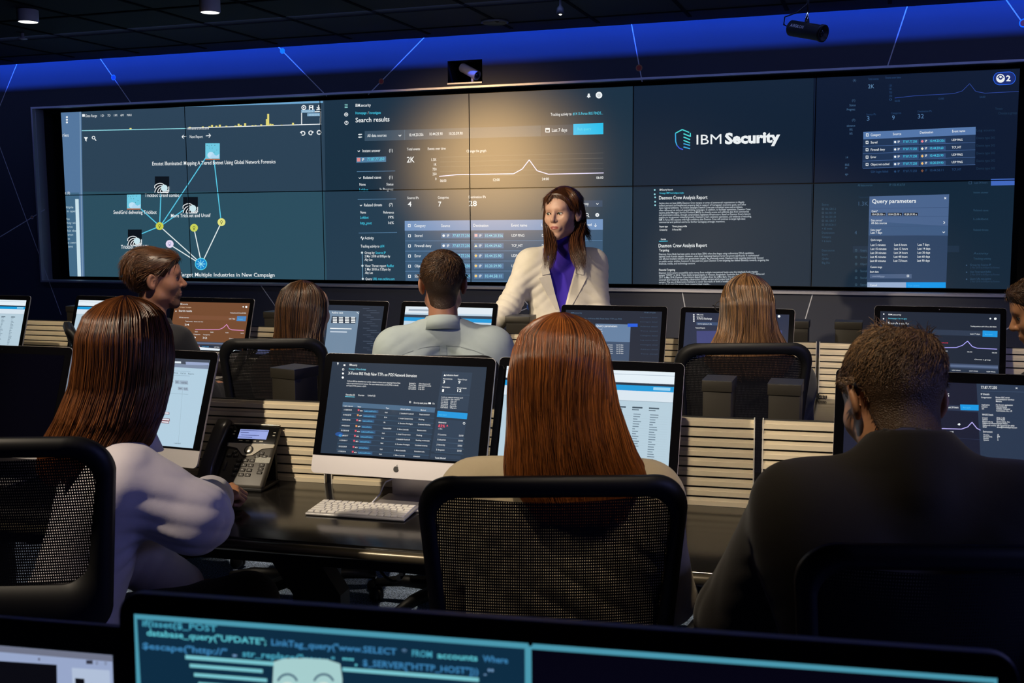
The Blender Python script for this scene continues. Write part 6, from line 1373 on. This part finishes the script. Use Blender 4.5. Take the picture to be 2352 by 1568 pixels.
def shoes(h, m):
    for q in (-1, 1):
        a = h.an[q]; h.cloth('shoe', lambda P: smax(smin(seg(P, a+np.array([0, -.02, -.05]), a+np.array([0, .16, -.06]), .046, .036), seg(P, a+np.array([0, 0, -.05]), a+np.array([0, 0, .0]), .046, .044), .03), -(P[:, 2]-.004), .004), m, [a, a+np.array([0, .16, -.05])], .009, .08, zr=(-.01, a[2]+.05))
shoe_m = mat('black_leather', (.01, .01, .01), .35)
def collar(h, m, r, z0, z1, name='collar', open_=0.0, tilt=.018, thick=.004, cy=-.005, grow=.008, gap=0):
    """band round the neck: from z0 to z1 (relative to the c7 point)"""
    s = MB(); n = 36; V = []; prof = [(0, z0, grow), (0, z1, 0), (thick, z1, 0), (thick+.004, z0, grow+.006)]
    c = h.c7
    a0, a1 = math.radians(-90+gap), math.radians(270-gap)
    # front opening centred on +y
    for i in range(n+1):
        a = math.radians(90+gap)+(2*math.pi-2*math.radians(gap))*i/n
        for dr, z, g in prof: rr = r+dr+g; V.append((c[0]+rr*math.cos(a), c[1]+cy+.012+rr*1.08*math.sin(a), c[2]+z-tilt*math.sin(a)))
    F = [(i*4+j, i*4+(j+1) % 4, (i+1)*4+(j+1) % 4, (i+1)*4+j) for i in range(n) for j in range(4)]
    s.add([tuple(h.wld(v)) for v in V], F, m, True); s.add([tuple(h.wld(v)) for v in V[:4]+V[-4:]], [(0, 1, 2, 3), (7, 6, 5, 4)], m); o = s.build(name, h.root); return o
def cap(zl, T0, back=0.0, top=.0, front=.075):
    Y = [-.13, -.085, -.045, -.012, .010, .035, .060, .085, .12]; Z = [zl, zl, zl+.02, .012, .030, .012, .045, front, front+.01]
    def f(Q):
        b = np.interp(Q[:, 1], Y, Z); k = np.clip((Q[:, 2]-b)/.022, -.6, 1); th = T0+top*np.clip(Q[:, 2]/.10, 0, 1)+back*np.clip(-Q[:, 1]/.1, 0, 1)*np.clip((Q[:, 2]+.02)/.08, 0, 1)
        return (np.where(k > 0, k*th, k*.008)).astype(np.float32)
    return f
# ---- standing woman in a cream blazer
h = Human(at_d(1291, 492, 5.3), math.radians(200), math.radians(171), .06, .03, sw=.190, male=False, bulk=.84, slope=.008, lean=.02, hipz=.88, neck=(0, -.035, -.165), standing=True,
          arms={1: ((.105, .04, -.21), (.13, .12, -.15)), -1: ((-.035, -.01, -.26), (-.01, .13, -.15))})
per = h.body(S_light, LIP, .0027, hands={1: ((.5, .8, -.5), (0, .2, 1), (-1, 0, 0), (.15, .2, .1), .3), -1: ((0, .8, -.6), (0, .3, 1), (1, 0, 0), (.15, .2, .1), .3)}, nose=.99)
tagp(per, 'standing woman in a cream blazer and blue turtleneck facing the seated people')
h.eyes((.07, .09, .07), (.25, -.15), mat('dark_brown_brow', (.035, .015, .008), .7))
m_turt = fabric('royal_blue_knit', (0.045, 0.020, 0.42), .75, .2, 900)
h.cloth('turtleneck', lambda P: smin(h.torso(P, .011), smax(seg(P, h.c7+np.array([0, .0, -.05]), h.c7+np.array([0, .020, .05]), .066, .054), P[:, 2]-h.c7[2]-.062, .006), .02), m_turt, [h.hip, h.c7, h.sh[1], h.sh[-1]], .006, .14, zr=(h.hip[2]-.02, h.c7[2]+.09))
m_cream = fabric('cream_blazer_wool', (0.66, 0.62, 0.54), .8)
bz = h.c7[2]-.345           # button height
def blazer1(P):
    d = std_top(P, h, o=.017, seed=1.3, fold=.011, cut=.02); fr = ell(P, (.052, h.hip[1]+.105, h.c7[2]-.20), (.060, .058, .06)); pass
    for q in (-1, 1): d = smin(d, seg(P, h.c7+np.array([q*.045, 0, -.045]), h.sh[q]+np.array([q*.004, 0, .020]), .032, .036), .025)
    d = smin(d, seg(P, h.hip+np.array([0, 0, .02]), h.hip+np.array([0, .01, -.10]), .15, .17)*.9, .06)
    V = np.abs(P[:, 0]-.004)-np.clip((P[:, 2]-bz)*.27, 0, .085)*(1); fz = -(P[:, 1]-(h.c7[1]+.02)); v = np.maximum(V, fz); d = smax(d, -v, .006)
    V2 = np.abs(P[:, 0]-.004)-np.clip((bz-.01-P[:, 2])*.16, 0, .1); d = smax(d, -np.maximum(V2, fz), .006)
    nk = seg(P, h.c7+np.array([0, .01, -.02]), h.c7+np.array([0, .02, .2]), .062, .07); return smax(smax(d, -nk, .01), -(P[:, 2]-(h.hip[2]-.16)), .01)
o, V, F = h.cloth('blazer', blazer1, m_cream, [h.hip, h.c7, h.sh[1], h.sh[-1], h.el[1], h.el[-1], h.wr[1], h.wr[-1]], .0055, .16, zr=(h.hip[2]-.19, h.c7[2]+.06))
def front_y(fn, x, z, y0=.30, y1=-.05):
    ys = np.linspace(y0, y1, 140); d = fn(np.stack([np.full(140, x), ys, np.full(140, z)], 1).astype(np.float32)); i = np.argmax(d < 0); return ys[i]
def strip(fn, pts, w_, th, m, name, side='front', parent=None):
    s = MB(); N = len(pts); L = []; 
    for i, (x, z) in enumerate(pts):
        a = np.array(pts[min(i+1, N-1)])-np.array(pts[max(i-1, 0)]); a = a/np.linalg.norm(a); nn = np.array([a[1], -a[0]]); ww = w_[i] if hasattr(w_, '__len__') else w_
        for k in (0, 1):
            q = np.array([x, z])+nn*ww*k; y = front_y(fn, q[0], q[1]) if side == 'front' else front_y(fn, q[0], q[1], -.35, .05)
            L.append((q[0], y, q[1]))
    sg = 1 if side == 'front' else -1; V = [(x, y+sg*th, z) for x, y, z in L]+[(x, y-sg*.004, z) for x, y, z in L]; b = len(L)
    F = []
    for i in range(N-1):
        a, c, d, e = 2*i, 2*i+1, 2*i+3, 2*i+2; F += [(a, c, d, e), (b+a, b+e, b+d, b+c), (a, e, b+e, b+a), (c, b+c, b+d, d)]
    F += [(0, b, b+1, 1), (2*N-2, 2*N-1, b+2*N-1, b+2*N-2)]
    s.add([tuple(h.wld(v)) for v in V], F, m, False); return s.build(name, h.root)
def full1(P):
    return std_top(P, h, o=.017, seed=1.3, fold=.011, cut=.02)
for q in (-1, 1):
    pts = [(q*.004, bz+.0), (q*.020, bz+.06), (q*.037, bz+.12), (q*.052, bz+.18), (q*.060, bz+.215)]
    strip(full1, pts, [q*.003, q*.022, q*.038, q*.052, q*.060], .006, m_cream, 'lapel')
    strip(full1, [(q*.062, bz+.222), (q*.068, bz+.25), (q*.064, bz+.285)], [q*.040, q*.042, q*.02], .006, m_cream, 'collar_leaf')
s = MB(); y = front_y(full1, .0, bz-.008); s.ball(h.wld((0.002, y+.004, bz-.008)), (.008, .008, .008), mat('horn_button', (.2, .15, .1), .4), 8); s.build('button', h.root)
trousers(h, fabric('navy_trousers', (.02, .02, .08))); shoes(h, shoe_m)
HM1 = hairmat('chestnut_hair', (0.035, 0.012, 0.005), (0.15, 0.055, 0.020))
cp = cap(-.10, .012, .010, .006, .088); hcap = lambda Q: np.where((Q[:, 1] > -.03) & (Q[:, 2] < .02) & (Q[:, 1] < .02), -.004, cp(Q)).astype(np.float32)
h.short_hair(HM1, cp, 2400, .040, .0009, comb=(0, -.6, -.9), lift=.0, h=.0045, seed=8, kinky=.12, name='hair_crown')
D1_ = 5.3
def px(u, v, dd): return at_d(u, v, D1_+dd)
hb = []
hb += bundle([px(1284, 437, -.02), px(1266, 452, -.045), px(1257, 478, -.03), px(1256, 515, -.02), px(1262, 550, -.06), px(1264, 578, -.13), px(1258, 606, -.15)], [(.010, .010), (.020, .016), (.015, .022), (.019, .024), (.028, .024), (.034, .018), (.022, .010)], 330, r=.0013, seed=4)
hb += bundle([px(1290, 436, -.02), px(1312, 447, -.045), px(1330, 470, -.02), px(1337, 508, .02), px(1327, 545, -.02), px(1326, 575, -.11), px(1336, 607, -.14)], [(.010, .010), (.024, .018), (.020, .024), (.022, .026), (.034, .026), (.042, .020), (.026, .010)], 420, r=.0013, seed=5)
hb += bundle([px(1293, 435, -.01), px(1306, 440, -.06), px(1318, 455, -.085), px(1324, 474, -.05), px(1330, 492, .0)], [(.008, .008), (.018, .012), (.020, .012), (.016, .012), (.010, .010)], 160, r=.0012, seed=6)
hb += bundle([px(1286, 435, -.01), px(1276, 441, -.06), px(1264, 458, -.075), px(1257, 480, -.04)], [(.008, .008), (.014, .012), (.014, .012), (.010, .010)], 110, r=.0012, seed=9)
hb += bundle([px(1322, 470, .07), px(1334, 500, .07), px(1344, 525, .05), px(1356, 542, .03)], [(.016, .02), (.016, .02), (.012, .014), (.006, .006)], 120, r=.0011, seed=7)
hair_obj('hair_lengths', hb, HM1, h.root)

# ---- bearded man in profile, front row left
h = Human(at_d(360, 642, 4.6), math.radians(-25), math.radians(-60), .02, 0, sw=.215, lean=.08, hipz=.56, neck=(0, -.03, -.165), arms=relaxed())
per = h.body(S_ruddy, mat('muted_lips', (.30, .13, .10), .5), .0028, hands=HANDS, hand_h=.005, nose=1.03, stub=mat('beard_stubble', (.17, .085, .055), .75)); tagp(per, 'bearded man in dark suit seated in profile, looking at the standing woman')
h.eyes((.04, .05, .05), (.05, .05), mat('brown_brow', (.05, .022, .01), .7)); h.headfn0 = lambda Q: head_sdf(Q, True, False)
HM2 = hairmat('brown_combed_hair', (0.045, 0.016, 0.006), (0.20, 0.080, 0.024)); h.short_hair(HM2, cap(-.085, .008, .010, .014, .070), 3000, .050, .0011, comb=(0, -1, -.25), lift=.10, seed=12, kinky=.13)
h.short_hair(mat('dark_stubble', (.045, .022, .012), .8), lambda Q: (np.where(((np.abs(Q[:, 0]) < .024) & (Q[:, 2] < -.076)) | ((np.abs(Q[:, 0]) < .030) & (np.abs(Q[:, 0]) > .022) & (Q[:, 2] < -.045)) | ((np.abs(Q[:, 0]) < .026) & (Q[:, 2] < -.040) & (Q[:, 2] > -.050)), .0012, -.004)*np.where(Q[:, 1] > .055, 1, -1)*1.0-np.where(Q[:, 1] > .055, 0, .006)).astype(np.float32), 700, .007, .0006, comb=(0, .2, -1), lift=.5, seed=13, name='beard', h=.0032) if False else None
m_suit = fabric('charcoal_suit', (0.016, 0.016, 0.020))
h.cloth('jacket', lambda P: std_top(P, h, o=.020, neck_z=-.012, seed=2.2), m_suit, [h.hip, h.c7, h.sh[1], h.sh[-1], h.el[1], h.el[-1], h.wr[1], h.wr[-1]], .009, .15, zr=(h.hip[2]-.05, h.c7[2]+.05)); collar(h, m_suit, .062, -.035, .014); trousers(h, m_suit); shoes(h, shoe_m)

# ---- woman with long dark hair, front row
h = Human(at_d(702, 716, 4.45), math.radians(2), math.radians(-22), .02, 0, sw=.19, male=False, lean=.06, hipz=.55, neck=(0, -.035, -.155), arms=relaxed())
per = h.body(S_light, None, .004, hands=HANDS, hand_h=.006); tagp(per, 'woman with long dark brown hair and dark top in the front row, face turned aside')
m_br = fabric('dark_brown_knit', (.030, .020, .016)); h.cloth('sweater', lambda P: std_top(P, h, o=.014, neck_z=-.01, seed=3.1), m_br, [h.hip, h.c7, h.sh[1], h.sh[-1], h.el[1], h.el[-1], h.wr[1], h.wr[-1]], .009, .15, zr=(h.hip[2]-.05, h.c7[2]+.05)); trousers(h, m_suit); shoes(h, shoe_m)
HM3 = hairmat('dark_brown_hair', (0.014, 0.007, 0.004), (0.17, 0.075, 0.028))
rows = [(.131, 0, -.01, .008, .01, .008), (.120, 0, -.012, .045, .055, .04), (.09, 0, -.015, .079, .088, .080), (.04, 0, -.018, .095, .108, .100), (-.02, 0, -.02, .100, .110, .092), (-.08, 0, -.03, .102, .100, .075), (-.15, -.005, -.05, .125, .082, .10), (-.22, 0, -.06, .145, .080, .12), (-.30, .0, -.06, .135, .075, .12)]
hair_obj('hair', mane(h.H, h.hy, rows, lambda z: np.interp(z, [-.3, -.12, 0, .04, .08, .13], [138, 145, 158, 166, 174, 180]), 2200, .0014, seed=22, rag=.10), HM3, h.root)

# ---- man in a pale blue shirt seen from behind
h = Human(at_d(1017, 652, 4.2), math.radians(21), math.radians(22), .0, 0, sw=.222, lean=.06, hipz=.56, neck=(0, -.035, -.150), bulk=1.05, arms={q: ((q*.075, .09, -.24), (-q*.04, .26, .0)) for q in (-1, 1)})
per = h.body(S_ruddy, None, .0035, face=False, hands=HANDS, hand_h=.006); tagp(per, 'man with short brown hair and pale blue shirt seen from behind')
HM4 = hairmat('short_brown_hair', (0.028, 0.013, 0.007), (0.18, 0.085, 0.030), bump=True); h.short_hair(HM4, cap(-.095, .003, .004, .012, .07), 5600, .019, .0010, lift=.55, seed=15, whorl=(.010, -.075, .095), kinky=.25, h=.0038, neck=True)
m_shirt = fabric('pale_blue_shirt_cotton', (0.42, 0.50, 0.52), .75, .08, 700)
def shirt4(P):
    d = std_top(P, h, o=.014, neck_z=.018, seed=4.4, fold=.007)
    for q in (-1, 1): d += crease(P, h.c7+np.array([q*.06, -.10, -.16]), (q*.5, 0, .86), 60, .008, .10, q)
    return d
h.cloth('shirt', shirt4, m_shirt, [h.hip, h.c7, h.sh[1], h.sh[-1], h.el[1], h.el[-1], h.wr[1], h.wr[-1]], .006, .15, zr=(h.hip[2]-.05, h.c7[2]+.05)); collar(h, m_shirt, .064, -.030, .022, thick=.005)
strip(shirt4, [(-.011, h.c7[2]-.085-.012*i) for i in range(14)], -.024, .004, m_shirt, 'back_pleat', 'back')
for sg in (-1, 1): strip(shirt4, [(sg*(.012+.018*i), h.c7[2]-.080-.00016*i*i*3) for i in range(9)], sg*.003, .0022, mat('shirt_seam', (.22, .27, .29), .8), 'yoke_seam', 'back')
trousers(h, m_suit); shoes(h, shoe_m)

# ---- woman with blonde-streaked hair and glasses
h = Human(at_d(1712, 712, 3.85), math.radians(17), math.radians(24), .03, 0, sw=.20, male=False, lean=.06, hipz=.55, neck=(0, -.03, -.155), arms=relaxed())
per = h.body(S_fair, None, .004, face=True, hands=HANDS, hand_h=.006); tagp(per, 'woman in glasses with long blonde-streaked brown hair seen from behind')
m_gj = fabric('dark_grey_jacket', (.028, .028, .030)); h.cloth('jacket', lambda P: std_top(P, h, o=.018, neck_z=-.01, seed=5.1), m_gj, [h.hip, h.c7, h.sh[1], h.sh[-1], h.el[1], h.el[-1], h.wr[1], h.wr[-1]], .009, .15, zr=(h.hip[2]-.05, h.c7[2]+.05)); collar(h, m_gj, .058, -.035, .012); trousers(h, m_suit); shoes(h, shoe_m)
HM5 = hairmat('blonde_streaked_hair', (0.016, 0.008, 0.004), (0.30, 0.155, 0.065), .3)
rows = [(.131, 0, -.01, .008, .01, .008), (.120, 0, -.012, .042, .052, .04), (.09, 0, -.015, .075, .088, .07), (.04, 0, -.018, .090, .106, .085), (-.02, 0, -.022, .094, .108, .080), (-.07, 0, -.03, .105, .104, .06), (-.12, 0, -.045, .135, .092, .05), (-.17, 0.0, -.055, .160, .085, .04), (-.24, .01, -.060, .125, .085, .03)]
hair_obj('hair', mane(h.H, h.hy, rows, lambda z: np.interp(z, [-.3, -.1, 0, .04, .08, .13], [95, 100, 112, 118, 150, 180]), 1900, .0014, seed=23, rag=.16, clumps=70, drift=.10), HM5, h.root)
s = MB(); g = lambda x, y, z: tuple(h.Rh@np.array([x, y, z])+h.H)
m_gl = mat('dark_spectacle_frame', (.02, .018, .016), .3)
for q in (-1, 1): s.tube([g(q*.094, -.005, .012), g(q*.094, .06, .014), g(q*.086, .100, .014)], .0018, m_gl, n=6); s.tube([g(q*(.052+.030*math.cos(a)), .104-.012*abs(math.cos(a)) if False else .106, .008+.022*math.sin(a)) for a in np.linspace(0, 2*math.pi, 17)], .0017, m_gl, n=6, caps=False)
s.tube([g(-.022, .108, .012), g(0, .110, .015), g(.022, .108, .012)], .0016, m_gl, n=6); s.tube([g(-.094, .09, .014), g(-.082, .106, .010)], .0018, m_gl, n=6); s.build('spectacles', h.root)

# ---- man at the right edge, face lowered
h = Human(at_d(2400, 716, 3.6), math.radians(60), math.radians(92), .35, 0, sw=.21, lean=.10, hipz=.56, neck=(0, -.07, -.150), arms=relaxed())
per = h.body(S_tan, None, .0035, hands=HANDS, hand_h=.006); tagp(per, 'man with short brown hair cut off by the right edge of the frame, looking down')
h.eyes((.04, .05, .05), (.0, -.3), mat('brown_brow', (.05, .022, .01), .7)); h.short_hair(HM4, cap(-.075, .005, .003, .014, .066), 2600, .022, .0010, lift=.5, seed=18, kinky=.3)
m_bj = fabric('black_jacket', (.008, .008, .009)); h.cloth('jacket', lambda P: std_top(P, h, o=.018, neck_z=-.005, seed=6.1), m_bj, [h.hip, h.c7, h.sh[1], h.sh[-1], h.el[1], h.el[-1], h.wr[1], h.wr[-1]], .010, .15, zr=(h.hip[2]-.05, h.c7[2]+.05)); trousers(h, m_suit); shoes(h, shoe_m)

# ---- woman in a pale blazer, second row left, hand beside the telephone
hw = at_z(484, 1142, .785)
h = Human(at_d(300, 816, 2.35), math.radians(-46), math.radians(8), .06, 0, sw=.178, male=False, lean=.13, hipz=.57, neck=(0, -.035, -.155), arms={1: ((.05, .02, -.25), (0, .2, 0)), -1: ((-.04, .02, -.25), (.03, .12, -.09))})
h.wr[1] = h.loc(hw[None].astype(np.float32))[0].astype(float); h.el[1] = h.loc(at_d(450, 1188, 2.27)[None].astype(np.float32))[0].astype(float)
per = h.body(S_tan, None, .004, hands={1: ((-.12, 1, .10), (.35, -.15, 1), (1, 0, 0), (.75, 1.3, .9), .2), -1: HANDS[-1]}, hand_h=.0022); tagp(per, 'woman with long auburn hair in a pale blazer, her hand by the telephone')
m_lav = fabric('pale_lavender_blazer', (0.55, 0.51, 0.56), .7, .08, 600)
def blazer7(P):
    d = std_top(P, h, o=.022, neck_z=-.01, seed=7.3, fold=.007, cut=.06)
    d = smin(d, seg(P, h.sh[1]+np.array([.0, 0, .012]), h.el[1], .055, .047), .03); d = smin(d, seg(P, h.el[1], h.el[1]*.12+h.wr[1]*.88, .048, .036), .025)
    for k, (c, n_) in enumerate(((h.el[1], (0, .3, 1)), (h.el[1]*.5+h.wr[1]*.5, (.2, 1, .2)), (h.sh[1]*.5+h.el[1]*.5, (.5, .2, .9)), (h.sh[1]+np.array([-.06, -.04, -.12]), (.7, 0, .7)))): d += crease(P, c, n_, 70, .009, .09, k*1.7)
    for q in (-1, 1): d = smin(d, seg(P, h.hip+np.array([q*.09, .0, .02]), h.hip+np.array([q*.11, -.02, -.18]), .12, .14)*.85, .05)
    return d
o, V, F = h.cloth('blazer', blazer7, m_lav, [h.hip, h.c7, h.sh[1], h.sh[-1], h.el[1], h.el[-1], h.wr[1], h.wr[-1]], .005, .18, zr=(h.hip[2]-.25, h.c7[2]+.05)); collar(h, m_lav, .060, -.04, .010)
wrp = h.wld(h.el[1]*.02+h.wr[1]*.98); ax_ = h.wld(h.wr[1])-h.wld(h.el[1]); Rq = np.array(Vector(ax_).to_track_quat('Z', 'Y').to_matrix())
s = MB(); n_ = 28; s.tube([wrp+Rq@np.array([.033*math.cos(a), .031*math.sin(a), .012]) for a in np.linspace(0, 2*math.pi, n_)], .0022, mat('black_hair_tie', (.01, .01, .01), .7), n=8, caps=False); s.build('wristband', h.root)
s = MB(); tn = hw+h.Rb@np.array([-.048, .070, -.006]); s.ball(tn, (.0065, .009, .004), mat('dark_nail_polish', (.05, .01, .012), .12), 10); s.build('thumbnail', h.root)
trousers(h, fabric('slate_trousers', (.008, .008, .010))); shoes(h, shoe_m)
HM7 = hairmat('auburn_hair', (0.022, 0.006, 0.003), (0.23, 0.075, 0.018), .3)
rows = [(.130, 0, -.01, .008, .01, .008), (.120, 0, -.012, .045, .058, .045), (.095, 0, -.015, .077, .090, .075), (.05, 0, -.018, .093, .110, .098), (-.0, 0, -.022, .098, .112, .102), (-.06, -.006, -.03, .101, .112, .095), (-.12, -.020, -.050, .108, .112, .085), (-.18, -.045, -.070, .115, .105, .070), (-.23, -.070, -.080, .095, .090, .050), (-.265, -.085, -.085, .06, .06, .030)]
hair_obj('hair', mane(h.H, h.hy, rows, lambda z: np.interp(z, [-.3, -.15, 0, .04, .08, .11], [110, 150, 158, 165, 172, 180]), 4200, .0009, seed=24, rag=.12, clumps=90, K=26), HM7, h.root)

# ---- red haired woman in the middle, second row
h = Human(at_d(1287, 858, 2.28), math.radians(14), math.radians(18), .03, 0, sw=.215, male=False, lean=.05, hipz=.56, neck=(0, -.03, -.160), arms=relaxed())
per = h.body(S_fair, None, .005, hands=HANDS, hand_h=.006); tagp(per, 'woman with long red hair and oatmeal jacket seen from behind in the middle')
m_oat = fabric('oatmeal_tweed', (0.34, 0.28, 0.19), .85, .25, 700)
def jack8(P):
    d = std_top(P, h, o=.018, neck_z=-.012, seed=8.6, fold=.008)
    for k in range(3): d += crease(P, h.c7+np.array([-.10+.08*k, -.09, -.22-.03*k]), (.55, 0, .84), 55, .010, .13, k)
    return d
h.cloth('jacket', jack8, m_oat, [h.hip, h.c7, h.sh[1], h.sh[-1], h.el[1], h.el[-1], h.wr[1], h.wr[-1]], .0055, .15, zr=(h.hip[2]-.05, h.c7[2]+.05)); trousers(h, fabric('violet_skirt_cloth', (.03, .015, .10)), 'skirt'); shoes(h, shoe_m)
HM8 = hairmat('copper_red_hair', (0.030, 0.007, 0.002), (0.34, 0.105, 0.022), .3)
rows = [(.130, 0, -.01, .010, .012, .010), (.119, 0, -.012, .048, .056, .045), (.092, 0, -.015, .080, .088, .075), (.05, 0, -.018, .098, .110, .092), (-.0, 0, -.022, .106, .114, .088), (-.06, .004, -.03, .112, .112, .07), (-.11, .012, -.045, .120, .104, .06), (-.16, .020, -.060, .132, .092, .045), (-.205, .032, -.072, .146, .080, .03), (-.29, .045, -.078, .095, .078, .03)]
hair_obj('hair', mane(h.H, h.hy, rows, lambda z: np.interp(z, [-.3, -.15, 0, .04, .08, .11], [92, 100, 118, 130, 155, 180]), 5200, .0009, seed=25, rag=.14, clumps=80, K=28, drift=.2, wave=.006, part=.35), HM8, h.root)

# ---- man in a dark suit, second row right, leaning forward
h = Human(at_d(2050, 918, 1.95), math.radians(14), math.radians(30), .52, .04, sw=.215, lean=.20, hipz=.58, neck=(.012, -.092, -.098), bulk=1.18, arms={q: ((q*.09, .14, -.24), (-q*.10, .24, .0)) for q in (-1, 1)})
per = h.body(S_tan, None, .003, hands=HANDS, hand_h=.006); tagp(per, 'man with thinning short hair in a dark suit, leaning forward at right')
HM9 = hairmat('thinning_brown_hair', (0.055, 0.029, 0.014), (0.36, 0.20, 0.085), .4, bump=True)
cf = cap(-.150, .005, .004, .007, .075)
def thin9(Q): r = np.sqrt((Q[:, 0]-.012)**2+((Q[:, 1]+.055)*.9)**2+(Q[:, 2]-.105)**2); return np.where(r < .045, np.minimum(cf(Q), -.002+.0035*(r/.045)), cf(Q)).astype(np.float32)
h.short_hair(HM9, thin9, 10000, .021, .00075, lift=.45, seed=19, whorl=(.012, -.055, .11), kinky=.38, h=.0032, neck=True)
h.short_hair(HM9, lambda Q: (thin9(Q)+.0016).astype(np.float32)*np.where(np.sqrt((Q[:, 0]-.012)**2+((Q[:, 1]+.055)*.9)**2+(Q[:, 2]-.105)**2) < .05, 1, -1).astype(np.float32), 260, .014, .0006, lift=.4, seed=20, whorl=(.012, -.055, .11), kinky=.4, h=.004, name='thin_hair') if False else None
m_s9 = fabric('dark_brown_suit', (0.020, 0.0155, 0.011), .85, .12, 600)
def jack9(P):
    d = smin(std_top(P, h, o=.024, seed=9.2, fold=.007), seg(P, h.c7+np.array([0, -.015, -.10]), h.c7+np.array([0, .02, .01]), .098, .074), .04); pl = P[:, 2]-(h.c7[2]+.048)+.55*(P[:, 1]-h.c7[1]); nd = seg(P, h.c7+np.array([0, -.03, -.06]), h.c7+np.array([0, .05, .08]), .078, .070); d = smax(d, -(nd+.006), .004); d = smin(d, smax(np.abs(nd)-.005, pl, .003), .006)
    for q in (-1, 1): d = smin(d, seg(P, h.c7+np.array([q*.06, 0, -.05]), h.sh[q]+np.array([q*.03, 0, .035]), .045, .050), .03)
    return d
h.cloth('jacket', jack9, m_s9, [h.hip, h.c7, h.sh[1], h.sh[-1], h.el[1], h.el[-1], h.wr[1], h.wr[-1]], .0065, .18, zr=(h.hip[2]-.05, h.c7[2]+.08)); trousers(h, m_s9); shoes(h, shoe_m)
